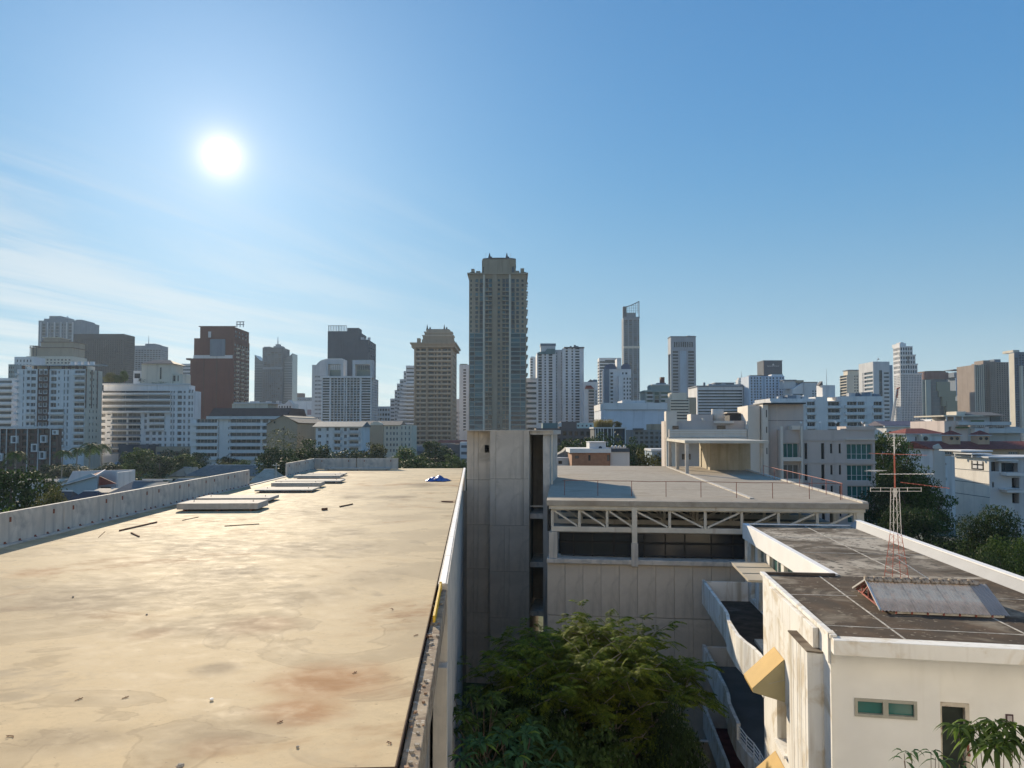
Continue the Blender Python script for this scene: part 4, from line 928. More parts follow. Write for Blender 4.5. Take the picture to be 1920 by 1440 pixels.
    T = [(1672,793,128,112,'big round tree beside the pinkish apartment block','mid',51), (1700,850,110,110,'dark tree under the big round one','dark',52), (1668,880,95,130,'dark tree behind the antenna mast','dark',53), (1730,880,92,130,'leafy tree to the right of the antenna mast','mid',54),
         (1700,940,80,160,'wide dark tree below the antenna booms','dark',55), (1790,985,74,170,'wide dark tree over the white roof parapet','dark',56), (1868,932,70,150,'rounded tree before the plain white house','dark',57), (1905,985,62,170,'dark tree at the right edge above the parapet','mid',58), (1780,1010,60,120,'lower tree tucked behind the white parapet','dark',59), (1915,1062,46,60,'bright green bush at the right edge over the parapet','bright',60), (1850,1010,58,140,'dark tree behind the right parapet','dark',61)]
    for a in T: tree(*a[:5], kind=a[5], seed=a[6], group=G4, n=9000 if a[2] > 85 else 14000, K=60, leaf=.055 if a[2] > 85 else .042, hf=.72)
    for q in ((116,836,225,3.4,'left palm standing before the white apartment block'), (143,832,232,3.6,'second palm from the left of the white apartment block'), (168,822,228,4.2,'tallest palm before the cream side wall'), (192,824,240,3.8,'right palm beside the terraced white block')): palm(*q, seed=int(q[0]))
    palm(28, 838, 150, 2.6, 'lone palm before the brown grid building', 5)
vegetation()

# ================================================================ city
class Bld:
    def __init__(s, name, label, Y, pl, pr, yaw=0, D=None, side=None, cat='building', group=None):
        s.a = R(yaw); o = pt(pl, 808, Y); s.O = Vector((o[0], Y, 0)); s.Y = Y
        s.t = thing(name, label, cat, s.O, s.a, group)
        s.W = s.u(pr); s.D = D or 20
        if side is not None:
            s.D = s.vs(side, s.W if side > pr else 0.0)
        s.wall = {}; s.glass = MB(); s.gm = [GL_DARK, GL_BLUE, GL_CURT]; s.dep = 0.3
    def u(s, px):
        k = ray(px, 808)[0]/ray(px, 808)[1]; c, sn = math.cos(s.a), math.sin(s.a)
        return (k*s.O.y-s.O.x)/(c-k*sn)
    def vs(s, px, u0):                     # depth along the side plane u=u0 that shows at px
        k = ray(px, 808)[0]/ray(px, 808)[1]; c, sn = math.cos(s.a), math.sin(s.a); x, y = s.O.x+u0*c, s.O.y+u0*sn
        return abs((x-k*y)/(sn+k*c))
    def z(s, py, px=None, v=0.0):
        u = 0 if px is None else s.u(px); return pt(960, py, s.O.y+u*math.sin(s.a)+v*math.cos(s.a))[2]
    def mb(s, m):
        if m.name not in s.wall: s.wall[m.name] = (MB(), m)
        return s.wall[m.name][0]
    def shell(s, u0, u1, v0, v1, z0, z1, m, f=(), l=(), r=(), roof=None):
        w = s.mb(m)
        face(w, s.glass, lambda a, z, d: (a, v0+d, z), u0, u1, z0, z1, f, s.dep, len(s.gm))
        face(w, s.glass, lambda a, z, d: (u0+d, a, z), v0, v1, z0, z1, l, s.dep, len(s.gm))
        face(w, s.glass, lambda a, z, d: (u1-d, a, z), v0, v1, z0, z1, r, s.dep, len(s.gm))
        w.quad((u0,v1,z0), (u1,v1,z0), (u1,v1,z1), (u0,v1,z1)); (s.mb(roof) if roof else w).quad((u0,v0,z1), (u1,v0,z1), (u1,v1,z1), (u0,v1,z1))
    def box(s, pl, pr, ptop, pbot, m, v0=0.0, v1=None, nm=None):
        u0, u1 = s.u(pl), s.u(pr); v1 = s.D if v1 is None else v1; z0, z1 = s.z(pbot), s.z(ptop)
        if nm: return bx(nm, u0, u1, v0, v1, z0, z1, m, s.t)
        s.mb(m).box(u0, u1, v0, v1, z0, z1)
    def part(s, nm, u0, u1, v0, v1, z0, z1, m): return bx(nm, u0, u1, v0, v1, z0, z1, m, s.t)
    def rep(s, nm, mb, m, locs):
        me = mb.mesh(nm, m)
        for l in locs: link(nm, me, s.t, loc=l)
    def bands(s, nm, u0, u1, zs, h, m, v0=-0.6, v1=0.0):
        b = MB(); b.box(0, u1-u0, 0, v1-v0, 0, h); s.rep(nm, b, m, [(u0, v0, z) for z in zs])
    def balcony(s, u0, u1, zs, m, out=1.2, h=1.0, rail=None):
        b = MB(); w = u1-u0; b.box(0, w, 0, out-.01, 0, .18); b.box(0, w, 0, .1, .18, h, 0 if rail is None else 1); b.box(0, .1, .1, out-.01, .18, h, 0 if rail is None else 1); b.box(w-.1, w, .1, out-.01, .18, h, 0 if rail is None else 1)
        s.rep('balcony', b, [m]+([rail] if rail else []), [(u0, -out, z) for z in zs])
    def windows(s, rects, fr_m, v=0.0, mull=1):
        """windows big enough to pick out one by one: each a framed object"""
        cache = {}
        for r in rects:
            w, h = round(r[1]-r[0], 2), round(r[3]-r[2], 2); k = (w, h, random.randint(0, 2))
            if k not in cache:
                b = MB(); e = min(.09, w*.1); b.quad((0,.06,0), (w,.06,0), (w,.06,h), (0,.06,h), 1)
                for x0, x1, z0, z1 in ((0,w,0,e), (0,w,h-e,h), (0,e,e,h-e), (w-e,w,e,h-e)): b.box(x0, x1, 0, .05, z0, z1)
                for i in range(1, mull+1): x = w*i/(mull+1); b.box(x-e/2, x+e/2, 0, .05, e, h-e)
                cache[k] = b.mesh('window', [fr_m, s.gm[k[2]] if k[2] < len(s.gm) else s.gm[0]])
            link('window', cache[k], s.t, loc=(r[0], v+s.dep-.07, r[2]))
    def parapet(s, u0, u1, v0, v1, z, m, h=1.0, t=.25):
        w = s.mb(m); 
        for a in ((u0, u1, v0, v0+t), (u0, u1, v1-t, v1), (u0, u0+t, v0+t, v1-t), (u1-t, u1, v0+t, v1-t)): w.box(*a, z, z+h)
    def done(s):
        for k, (w, m) in s.wall.items(): w.build('wall', m, s.t)
        if s.glass.v:
            o = s.glass.build('windows', s.gm, s.t); o['kind'] = 'stuff'
        return s.t
WH = fm((0.68, 0.67, 0.66)); WH2 = fm((0.56, 0.56, 0.56)); CRM = fm((0.62, 0.56, 0.46)); BEI = fm((0.37, 0.30, 0.22)); BRN = fm((0.13, 0.08, 0.065)); RED = fm((0.15, 0.065, 0.05)); GRY = fm((0.18, 0.215, 0.255)); DGR = fm((0.06, 0.08, 0.105))
DBR = fm((0.055, 0.057, 0.064)); PNK = fm((0.60, 0.51, 0.47)); GRN = fm((0.27, 0.33, 0.32)); BLU = fm((0.30, 0.38, 0.46)); SLATE = fm((0.12, 0.12, 0.13)); REDR = mat('red_tiles', (0.24, 0.065, 0.05), 0.8, 0.25, 1.5, streak=((0.14, 0.045, 0.04), 0.4, 3)); GREYR = mat('grey_tiles', (0.16, 0.155, 0.15), 0.85, 0.2, 1.0, streak=((0.10, 0.10, 0.10), .4, 3))
TEALR = fm((0.12, 0.20, 0.21)); STEEL = fm((0.42, 0.43, 0.44))
def mast(b, px, ptop, pbot, r=.25, m=None, v=3.0):
    mm = MB(); mm.tube([(0,0,b.z(pbot)), (0,0,b.z(ptop))], [r, r*.3], 6); mm.build('mast', m or STEEL, b.t, loc=(b.u(px), v, 0))
def clutter(b, pl, pr, py, n, m=None, v0=2.0, hm=3.0):
    """plant rooms, tanks and units standing on a roof"""
    z = b.z(py)
    for k in range(n):
        u = random.uniform(b.u(pl), b.u(pr)); w = random.uniform(1.0, 3.5); h = random.uniform(.8, hm); v = v0+random.uniform(0, 4)
        bx('roof_unit', u, u+w, v, v+w, z, z+h, m or random.choice((WH2, GRY, STEEL)), b.t)
def rows(z0, z1, n): return [z0+(z1-z0)*i/n for i in range(n)]

def skyline_left():
    # dark glass tower behind, far left
    b = Bld('glass_tower', 'dark blue grey tower with stepped crown at the far left skyline', 900, 68, 148, 0, 40); z = b.z
    b.gm = [GL_BLUE, GL_DARK]; f = grid(b.u(74), b.u(132), 7, .74, z(760), z(606), 26, .72)
    b.shell(0, b.W, 0, 40, 0, z(601), GRY, f=f); 
    for p in ((76,118,597,601), (86,108,592,597), (136,148,599,601)): b.box(*p, GRY, 2, 30)
    for px in (73, 86, 99, 111, 122, 133): b.part('fin', b.u(px)-.6, b.u(px)+.6, -1.2, 0, z(760), z(604), WH2)
    m = MB(); m.tube([(0,0,0), (0.5,0,1.2), (2.2,0,2.2)], [.3,.5,1.6], 10); m.build('satellite_dish', WH, b.t, loc=(b.u(114), 6, z(597))); b.done()
    b = Bld('dark_block', 'wide dark brown office block with flat top behind the white apartments', 760, 134, 229, 0, side=250); z = b.z; b.gm = [GL_DARK]; b.dep = .5
    b.shell(0, b.W, 0, b.D, 0, z(626), DBR, f=grid(1, b.W-1, 22, .62, z(760), z(636), 30, .62), r=grid(1, b.D-1, 8, .6, z(760), z(634), 30, .6))
    for i in range(5): b.part('roof_fin', b.u(188+7*i), b.u(191+7*i), 1, 4, z(636), z(630), WH2)
    b.done()
    b = Bld('blue_office', 'pale blue office block with thin mast left of the red tower', 980, 250, 300, 0, side=313); z = b.z; b.gm = [GL_BLUE, GL_DARK]
    b.shell(0, b.W, 0, b.D, 0, z(648), GRY, f=grid(.5, b.W-.5, 9, .8, z(770), z(655), 30, .6), r=grid(1, b.D-1, 5, .7, z(770), z(655), 30, .6)); b.box(268, 287, 644, 648, GRY, 2, 20); mast(b, 274, 629, 645, .5); b.done()
    b = Bld('terraced_house_block', 'beige terraced penthouses with planted ledges above the white apartments', 640, 46, 133, 0, 22); z = b.z
    b.shell(0, b.W, 0, 22, 0, z(668), CRM, f=grid(1, b.W-1, 12, .6, z(760), z(672), 16, .55))
    for p in ((52,131,652,668,2), (68,131,641,652,4), (70,100,632,641,6)): b.box(*p[:4], BEI, p[4], 20); b.part('roof_slab', b.u(p[0])-.8, b.u(p[1])+.8, p[4]-1, 21, z(p[2]), z(p[2])+.5, BRN if p[2] > 640 else CRM)
    b.part('pergola', b.u(52), b.u(66), 0, 8, z(649), z(648), DBR); 
    for px in (53, 59, 65): b.part('pergola_post', b.u(px)-.2, b.u(px)+.2, 0, .4, z(668), z(649), DBR)
    b.done()
    b = Bld('white_slab', 'plain white slab block half hidden behind the white apartments', 600, 24, 60, 0, 15); b.shell(0, b.W, 0, 15, 0, b.z(669), WH, f=grid(1, b.W-1, 5, .4, 8, b.z(672), 18, .5)); b.done()
    b = Bld('narrow_block', 'narrow greenish block at the far left edge', 560, 13, 24, 0, 15); b.shell(0, b.W, 0, 15, 0, b.z(683), GRN, f=grid(.2, b.W-.2, 3, .6, 8, b.z(685), 18, .5)); b.done()
    # white striped terraces, left edge
    b = Bld('striped_terraces', 'white block with long dark window bands at the left edge', 420, -40, 23, 0, 18); z = b.z; zs = rows(z(840), z(712), 11)
    b.shell(0, b.W, 0, 18, 0, z(709), WH, f=[(1, b.W-.8, q+1.5, q+2.9) for q in zs]); b.bands('balcony_band', 0.3, b.W, zs, 1.1, WH, -1.3); b.done()
    # white apartment block with brown strip
    b = Bld('apartment_block', 'white twelve storey apartment block with brown strip and cream side wall', 360, 30, 158, 0, side=190); z = b.z; W = b.W; n = 12; z0, z1 = z(838), z(692); dz = (z1-z0)/n; u = b.u
    f = []
    for j in range(n):
        q = z0+dz*j
        f += [(u(48), u(54), q+.9, q+2.4), (u(56), u(65), q+.7, q+2.4), (u(93), u(104) if j > 5 else u(119), q+.4, q+2.4), (u(118), u(120), q+.5, q+2.5), (u(124), u(127), q+.5, q+2.5), (u(138), u(157), q+.4, q+2.4), (u(41), u(43), q+.5, q+2.5)]
        if j > 5: f += [(u(107), u(110), q+1.0, q+2.2)]
        f += [(u(72), u(77), q+.7, q+2.4), (u(80), u(86), q+.7, q+2.4)]
    big = [r for r in f if r[1]-r[0] > u(8)-u(0)]; sm = [r for r in f if r not in big]
    r = grid(3, b.D-3, 3, .34, z0, z1, n, .42)
    b.shell(0, W, 0, b.D, 0, z1, WH, r=r, f=[x+(0,) for x in []]); b.wall.clear(); b.glass = MB()
    w = b.mb(WH); face(w, None, lambda a, zz, d: (a, d, zz), 0, W, 0, z1, f, .5); face(b.mb(CRM), b.glass, lambda a, zz, d: (W-d, a, zz), 0, b.D, 0, z1, r, .3); w.quad((0,0,z1), (W,0,z1), (W,b.D,z1), (0,b.D,z1)); w.quad((0,b.D,0), (W,b.D,0), (W,b.D,z1), (0,b.D,z1)); w.quad((0,0,0), (0,b.D,0), (0,b.D,z1), (0,0,z1))
    b.dep = .5; b.windows(f, WH2, 0, 1)
    for px0, px1 in ((69, 71), (78, 79.4), (87.5, 90.5)): b.part('brown_strip', u(px0), u(px1), -.25, .02, z0, z1, BRN)
    zs = rows(z0, z1, n); b.bands('brown_spandrel', u(71), u(87.5), [q-.6 for q in zs], 1.1, BRN, -.12, .0); b.balcony(u(92), u(121), zs[:6], WH, 1.3); b.balcony(u(137), u(158), zs, WH, 1.3); b.balcony(u(47), u(66), zs[:6], WH, 1.0); b.balcony(u(28), u(33), zs, WH, 1.2)
    for v in (b.D*.02, b.D*.35, b.D*.68): b.part('brown_strip', W-.02, W+.2, v, v+.6, z0+dz*6, z1, BRN)
    clutter(b, 92, 150, 684, 5, WH2, 6, 2.0)
    b.part('roof_pergola', u(36), u(190), 1, 5, z(685), z(683.5), WH2)
    for px in (37, 60, 84, 112, 124, 138, 152): b.part('pergola_post', u(px)-.5, u(px)+.5, 1.2, 2.2, z1, z(685), BRN)
    b.part('penthouse', u(45), u(150), 5, 12, z1, z(684), CRM)
    for px in (128, 141, 153, 164): b.part('roof_vent', u(px)-.8, u(px)+.8, 2.5, 4, z(683.4), z(677), WH)
    b.done()
    # terraced white block with rooftop house
    b = Bld('terraced_block', 'white terraced apartment block with planted roof and hipped penthouse', 385, 184, 362, 0, side=376); z = b.z; u = b.u; W = b.W
    zt = z(722); n = 11; z0 = z(852); dz = (z(728)-z0)/n; f = []
    for j in range(n):
        q = z0+dz*j
        if j < 7: f += [(u(190), u(197), q+.7, q+2.3), (u(201), u(207), q+1.6, q+2.3), (u(210), u(237), q+.2, q+2.5), (u(240), u(263), q+.2, q+2.5)]
        else: f += [(u(191), u(318), q+.5, q+2.4)]
        if j < 4: f += [(u(a), u(a+7), q+.7, q+2.4) for a in (273, 285, 296)]
        elif j < 7: f += [(u(279), u(308), q+.3, q+2.5), (u(270), u(275), q+.6, q+2.4)]
        f += [(u(a), u(c), q+.6, q+2.4) for a, c in ((308, 312), (319, 322), (324, 327), (332, 340), (343, 347), (352, 356), (358, 361)) if a > 312 or j < 4]
    b.dep = .6; w = b.mb(WH)
    face(w, None, lambda a, zz, d: (a, d, zz), 0, W, 0, z(733), f, .6); b.windows([r for r in f], WH2, 0, 2)
    w.quad((0,0,z(733)), (W,0,z(733)), (W,b.D,z(733)), (0,b.D,z(733))); w.quad((W,0,0), (W,b.D,0), (W,b.D,z(733)), (W,0,z(733))); w.quad((0,0,0), (0,b.D,0), (0,b.D,z(733)), (0,0,z(733))); w.quad((0,b.D,0), (W,b.D,0), (W,b.D,z(733)), (0,b.D,z(733)))
    b.bands('terrace_slab', u(187), u(320), [z0+dz*j-.2 for j in (7, 8, 9, 10)], .9, WH, -1.6); b.balcony(u(209), u(264), [z0+dz*j for j in range(7)], WH, .9, .9, GRY); b.balcony(u(278), u(309), [z0+dz*j for j in (4, 5, 6)], WH, .9)
    b.part('roof_terrace', u(192), u(352), .5, b.D-1, z(733), z(722), WH); b.part('terrace_rail', u(190), u(356), .1, .3, z(722), z(719), WH2)
    b.part('podium', u(200), u(352), -3, 0, 0, z(854), WH2)
    hs = b.part('penthouse', u(258), u(316), 3, 16, z(722), z(681), CRM); b.part('penthouse_wing', u(241), u(258), 4, 14, z(722), z(694), WH); b.part('penthouse_wing', u(316), u(334), 4, 14, z(722), z(700), CRM)
    rf = MB(); c0, c1, y0, y1 = u(257), u(320), 2, 17; zz = z(681); zr = z(672); rf.quad((c0,y0,zz), (c1,y0,zz), (u(302),9,zr), (u(270),9,zr)); rf.tri((c1,y0,zz), (c1,y1,zz), (u(302),9,zr)); rf.tri((c0,y1,zz), (c0,y0,zz), (u(270),9,zr)); rf.quad((c1,y1,zz), (c0,y1,zz), (u(270),9,zr), (u(302),9,zr)); rf.build('hipped_roof', SLATE, b.t)
    b.gm = [GL_DARK]
    for a, c, t_, d in ((243, 254, 699, 708), (293, 296, 688, 710), (317, 321, 703, 714), (325, 327, 703, 714)): 
        q = MB(); q.quad((u(a), 2.95 if a > 258 and a < 316 else 3.95, z(d)), (u(c), 2.95 if a > 258 and a < 316 else 3.95, z(d)), (u(c), 2.95 if a > 258 and a < 316 else 3.95, z(t_)), (u(a), 2.95 if a > 258 and a < 316 else 3.95, z(t_))); q.build('penthouse_window', GL_DARK, b.t)
    b.done()
    for px, py, wpx, k in ((205, 697, 30, 'olive'), (222, 700, 34, 'dark'), (268, 706, 24, 'dark'), (300, 714, 40, 'mid'), (232, 690, 18, 'mid')):
        x, y, zz = pt(px, py, 388); base = b.z(722); t = thing('roof_tree', {205:'yellowish tree left on the planted roof terrace', 222:'dark bushy tree on the planted roof terrace', 268:'small tree before the penthouse wall', 300:'low hedge along the planted roof terrace', 232:'pale tall tree on the planted roof terrace'}[px], 'tree', (x, 389, base), 0, 'trees on the planted roof terrace')
        hh = zz-base; mm = MB(); limbs(mm, hh, .12, wpx/F*390*.35, 0, px, n=4); mm.build('trunk', BARK, t); o = link('crown', crown_mesh(k, 5200, 46, .075, px % 5+1), t, loc=(0, 0, hh*.55)); o.scale = (wpx/F*195, 2.0, hh*.52)
    # brown grid building with white box frames
    b = Bld('brown_grid_building', 'low dark brown building with white box window frames at the left edge', 300, -30, 108, 0, side=116); z = b.z; u = b.u; n = 6; z0, z1 = z(872), z(804); dz = (z1-z0)/n; f = []
    cols = [-28+13.6*i for i in range(10)]
    for j in range(n):
        for c in cols: f.append((u(c+2), u(c+11), z0+dz*j+.5, z0+dz*j+dz*.86))
    b.dep = .7; face(b.mb(BRN), None, lambda a, q, d: (a, d, q), 0, b.W, 0, z1, f, .7); b.windows(f, DBR, 0, 2); w = b.mb(BRN); w.quad((b.W,0,0), (b.W,b.D,0), (b.W,b.D,z1), (b.W,0,z1)); w.quad((0,0,z1), (b.W,0,z1), (b.W,b.D,z1), (0,b.D,z1))
    b.part('roof_slab', -1, b.W+1, -1, b.D, z(803), z(799.5), WH2)
    for px in (1, 13, 31, 52, 72, 95): b.part('white_post', u(px)-.15, u(px)+.15, -.3, -.02, 0, z1, WH2)
    for (px, py, w_, h_) in ((24, 817, 12, 14), (79, 816, 11, 14), (62, 832, 12, 15), (77, 846, 11, 15), (0, 850, 8, 14), (101, 806, 9, 9)):
        q = MB(); U0, U1, Z0, Z1 = u(px), u(px+w_), z(py+h_), z(py); e = .45
        for a in ((U0,U1,Z0,Z0+e), (U0,U1,Z1-e,Z1), (U0,U0+e,Z0+e,Z1-e), (U1-e,U1,Z0+e,Z1-e)): q.box(a[0], a[1], -1.2, -.02, a[2], a[3])
        q.build('box_frame', WH, b.t); q = MB(); q.quad((U0+e,-.3,Z0+e), (U1-e,-.3,Z0+e), (U1-e,-.3,Z1-e), (U0+e,-.3,Z1-e)); q.build('window', GL_BLUE, b.t)
    b.done()
    # red brown tower
    b = Bld('red_tower', 'dark red brick apartment tower with stepped top and balconied right side', 560, 355, 436, 0, side=466); z = b.z; u = b.u; D = b.D; ft = 3.2
    zt = z(672); n = int((zt-10)/ft)
    rs = grid(1, D-1, 6, .62, 10, z(625), int((z(625)-10)/ft), .6); b.gm = [GL_DARK, GL_CURT]
    b.shell(0, b.W, 0, D, 0, zt, RED, r=[q for q in rs if q[3] < zt]); b.shell(u(361), b.W+.0, .5, D, zt, z(634), RED, r=[q for q in rs if zt < q[2] and q[3] < z(636)]); b.shell(u(370), b.W-.5, 2.5, D, z(634), z(612), RED, r=grid(3, D-2, 4, .5, z(632), z(616), 2, .5))
    for a, c in ((380, 381.2), (404, 405.6)): b.part('brick_groove', u(a), u(c), -.3, -.0, 10, zt, BRN)
    b.part('cornice', u(349), u(358), -2, 4, z(675), z(672), BRN); b.part('bay', u(392), u(420), -.6, 1, z(668), z(636), GRY); b.part('terrace_wall', u(361), u(434), -.4, .6, zt, z(666), WH2)
    bm = MB(); bm.box(0, 1.6, 0, 3.0, 0, 1.0); b.rep('balcony', bm, CRM, [(b.W, v, 12+ft*k) for k in range(int((z(640)-12)/ft)) for v in (D*.15, D*.45, D*.75)])
    fm_ = MB(); 
    for px in (438, 444, 450): fm_.tube([(u(px),4,z(612)), (u(px),4,z(602))], .35, 5)
    fm_.bar((u(437),4,z(602)), (u(452),4,z(602)), .6, .6); fm_.bar((u(437),4,z(607)), (u(452),4,z(607)), .6, .6); fm_.build('roof_frame', STEEL, b.t)
    b.part('roof_opening', u(386), u(391), 1.9, 2.4, z(632), z(621), WH2); b.part('roof_edge', u(370)-1, b.W+.5, 2, 3, z(612), z(610.5), BRN)
    b.done()
    b = Bld('blue_stub', 'small blue white office block left of the red tower', 800, 338, 356, 0, 20); b.gm = [GL_BLUE]; b.shell(0, b.W, 0, 20, 0, b.z(682), WH2, f=[(.5, b.W-.5, q+1, q+2.6) for q in rows(10, b.z(684), 22)]); b.done()
    # blue grey twin wings tower
    b = Bld('winged_tower', 'blue grey glass tower with two upswept wings and a spire', 1000, 475, 546, 0, 30); z = b.z; u = b.u; b.gm = [GL_BLUE, GL_DARK]; b.dep = .4
    b.shell(u(492), u(530), -3, 28, 0, z(652), DGR, f=grid(u(493), u(529), 9, .66, 10, z(692), 40, .6)+grid(u(494), u(528), 5, .8, z(690), z(660), 8, .7))
    for (a, c, ta, tc) in ((475, 492, 665, 678), (530, 546, 672, 662)):
        q = MB(); q.yprism([(u(a),0), (u(c),0), (u(c),z(tc)), ((u(a)+u(c))/2, z((ta+tc)/2+2.5)), (u(a),z(ta))], 2, 26); q.build('glass_wing', GL_BLUE, b.t)
        for k in range(1, 34): b.part('floor_band', u(a)+.1, u(c)-.1, 1.9, 2.05, 6+k*3.3, 6+k*3.3+.5, GRY) if 6+k*3.3 < z(max(ta, tc)+3) else None
    b.box(493, 505, 650, 652, GRY, 0, 10, 'roof_block'); b.box(511, 528, 649, 652, GRY, 0, 10, 'roof_block'); b.box(514, 522, 645, 649, GRY, 2, 8, 'roof_block'); mast(b, 518, 631, 646, .8); b.box(493, 530, 689, 693, GRY, -4, -2.9, 'ledge'); b.done()
    # low distant blocks with billboards
    b = Bld('billboard_block', 'low distant pale block with small dark poster panels', 820, 545, 606, 0, 20); z = b.z; u = b.u; b.shell(0, b.W, 0, 20, 0, z(752), WH, f=[]); 
    for a in (551, 564, 576): b.part('poster', u(a), u(a+7.5), -.3, -.05, z(778), z(768), fm((0.16, 0.17, 0.25)) if a < 575 else fm((0.32, 0.2, 0.22)))
    b.done()
    b = Bld('distant_block', 'hazy distant block stepping behind the poster block', 1300, 541, 590, 0, 30); z = b.z; u = b.u; b.shell(0, b.W, 0, 30, 0, z(745), GRY, f=grid(1, b.W-1, 12, .6, 8, z(747), 18, .5)); b.box(551, 567, 737, 745, RED, 3, 15); b.done()
    b = Bld('hotel_block', 'low white block with small pediment roof right of the red tower', 700, 463, 548, 0, 20); z = b.z; u = b.u; b.shell(0, b.W, 0, 20, 0, z(757), WH2, f=grid(1, b.W-1, 16, .55, 8, z(759), 9, .5)); b.box(466, 480, 752, 757, WH, 2, 9)
    q = MB(); q.yprism([(u(534),z(757)), (u(548),z(757)), (u(541),z(750))], 0, 8); q.build('pediment', WH2, b.t); clutter(b, 470, 530, 757, 6, None, 2, 3); b.done()
    # dark slab tower, pale curved block and gridded condominium
    b = Bld('dark_slab_tower', 'dark grey windowless slab tower with stepped top and roof posts', 640, 613, 690, 0, side=704); z = b.z; u = b.u; b.gm = [GL_DARK]
    b.shell(0, u(671), 0, b.D, 0, z(621), DGR); b.box(649, 671, 614.5, 621, DGR, 1, 14); b.shell(u(671), b.W, 0, b.D, 0, z(637), DGR, r=grid(1, b.D-1, 4, .4, 20, z(640), 24, .5))
    for px in range(614, 648, 3): b.part('roof_post', u(px), u(px)+.5, .3, .8, z(621), z(610), random.choice((DGR, BLU, WH2)))
    b.part('roof_rail', u(613), u(648), .3, .6, z(611), z(610), WH2); clutter(b, 673, 688, 637, 5, WH2, 1, 2.5); b.done()
    b = Bld('curved_block', 'pale grey block with curved shoulder left of the dark slab tower', 560, 584, 640, 0, 18); z = b.z; u = b.u
    q = MB(); P = [(0,0), (0,z(684)), (u(592),z(684)), (u(595),z(680)), (u(601),z(675.5)), (u(609),z(673)), (u(618),z(672)), (b.W,z(672)), (b.W,0)]; q.yprism(P[::-1], 0, 18); q.build('wall', WH2, b.t)
    wn_ = MB(); 
    for k in range(28):
        for j in range(8): 
            zz = 10+k*3.0
            if zz+1.4 < z(700): wn_.box(u(590+2.6*j), u(590+2.6*j)+.55, -.06, -.02, zz, zz+1.2)
    stuff(wn_.build('windows', GL_DARK, b.t)); b.done()
    b = Bld('gridded_condominium', 'white gridded condominium with two framed roof loggias below the dark slab tower', 430, 602, 696, 0, side=709); z = b.z; u = b.u; n = 18; z0, z1 = z(795), z(708); zs = rows(z0, z1, n); f = []
    b.dep = .9
    for q in zs: f += [(u(a), u(a+5.2), q+.25, q+1.35) for a in (620, 626.2, 632.4, 638.6, 650, 656.2, 662.4, 668.6)]+[(u(604), u(617), q+.4, q+1.35), (u(677), u(694), q+.4, q+1.35), (u(645.5), u(648), q+.25, q+1.35)]
    b.shell(0, b.W, 0, b.D, 0, z1, WH, f=f, r=grid(.5, b.D-.5, 4, .7, z0, z1, n, .6))
    for (a, c) in ((609, 643), (660, 698)):
        q = MB(); e = u(5)-u(0)
        for r_ in ((u(a),u(c),z(683),z(675)), (u(a),u(a)+e,z(708),z(683)), (u(c)-e,u(c),z(708),z(683))): q.box(r_[0], r_[1], 0, 6, r_[2], r_[3])
        q.build('roof_frame', WH2, b.t); b.part('loggia_back', u(a)+e, u(c)-e, 5, 5.5, z1, z(692), GRN)
        for k in range(7): b.part('loggia_bar', u(a+6+3.4*k), u(a+6+3.4*k)+.35, 3, 3.3, z(692), z(683), GRN)
    b.part('cornice', -.6, b.W+.4, -.6, 0, z1-.2, z(705.5), WH); clutter(b, 606, 690, 708, 7, None, 2, 1.6); b.done()
    # long white building with dark mansard
    b = Bld('long_white_building', 'long low white building with dark mansard roof and ribbon balconies', 290, 358, 506, -3, 22); z = b.z; u = b.u; n = 6; z0, z1 = z(862), z(786); dz = (z1-z0)/n; f = []; zs = rows(z0, z1, n)
    for q in zs: f += [(u(368), u(407), q+1.2, q+2.6), (u(409), u(411), q+1.2, q+2.1), (u(428), u(430), q+1.2, q+2.1), (u(432), u(488), q+1.2, q+2.6), (u(492), u(503), q+1.0, q+2.6)]
    b.dep = .9; face(b.mb(WH), None, lambda a, q, d: (a, d, q), 0, b.W, 0, z1, f, .9); b.windows(f, WH2, 0, 5); w = b.mb(WH); w.quad((0,0,z1), (b.W,0,z1), (b.W,22,z1), (0,22,z1)); w.quad((b.W,0,0), (b.W,22,0), (b.W,22,z1), (b.W,0,z1))
    b.bands('ribbon_balcony', u(360), u(410), [q for q in zs], 1.15, WH, -.9); b.bands('ribbon_balcony', u(430), u(505), [q for q in zs], 1.15, WH, -.9)
    b.part('eave', u(389), b.W+8, -1.2, 22, z1, z(780.5), WH2); q = MB(); q.xprism([(-1, z(780.5)), (3, z(765)), (18, z(765)), (22, z(780.5))], u(393), b.W+7); q.build('mansard_roof', BRN, b.t)
    b.part('roof_terrace', u(424), u(492), 5, 16, z(765), z(756), CRM); b.part('terrace_slab', u(428), u(500), 4.5, 16.5, z(756), z(754), WH); b.done()
    b = Bld('gabled_house', 'beige gabled building end right of the long white building', 270, 500, 557, -8, 25); z = b.z; u = b.u
    q = MB(); q.yprism([(0,0), (b.W,0), (b.W,z(795)), (u(540),z(782)), (u(531),z(779)), (u(520),z(784)), (u(504),z(793)), (0,z(797))][::1], 0, 25); q.build('wall', BEI, b.t)
    q = MB(); q.quad((u(531),-.6,z(778.5)), (u(562),-.6,z(793)), (u(562),26,z(793)), (u(531),26,z(778.5))); q.quad((u(531),-.6,z(778.5)), (u(499),-.6,z(796)), (u(499),26,z(796)), (u(531),26,z(778.5))); q.build('roof', GREYR, b.t)
    for a, c in ((513, 790), (513, 806), (530, 803)): b.part('window', u(a), u(a+3), -.05, .02, z(c+4), z(c), GL_DARK)
    b.done()
    b = Bld('blue_white_house', 'small pale blue white block with dark roof beyond the far parapet', 260, 592, 678, 0, 15); z = b.z; u = b.u; z0, z1 = z(862), z(800); n = 5; f = []
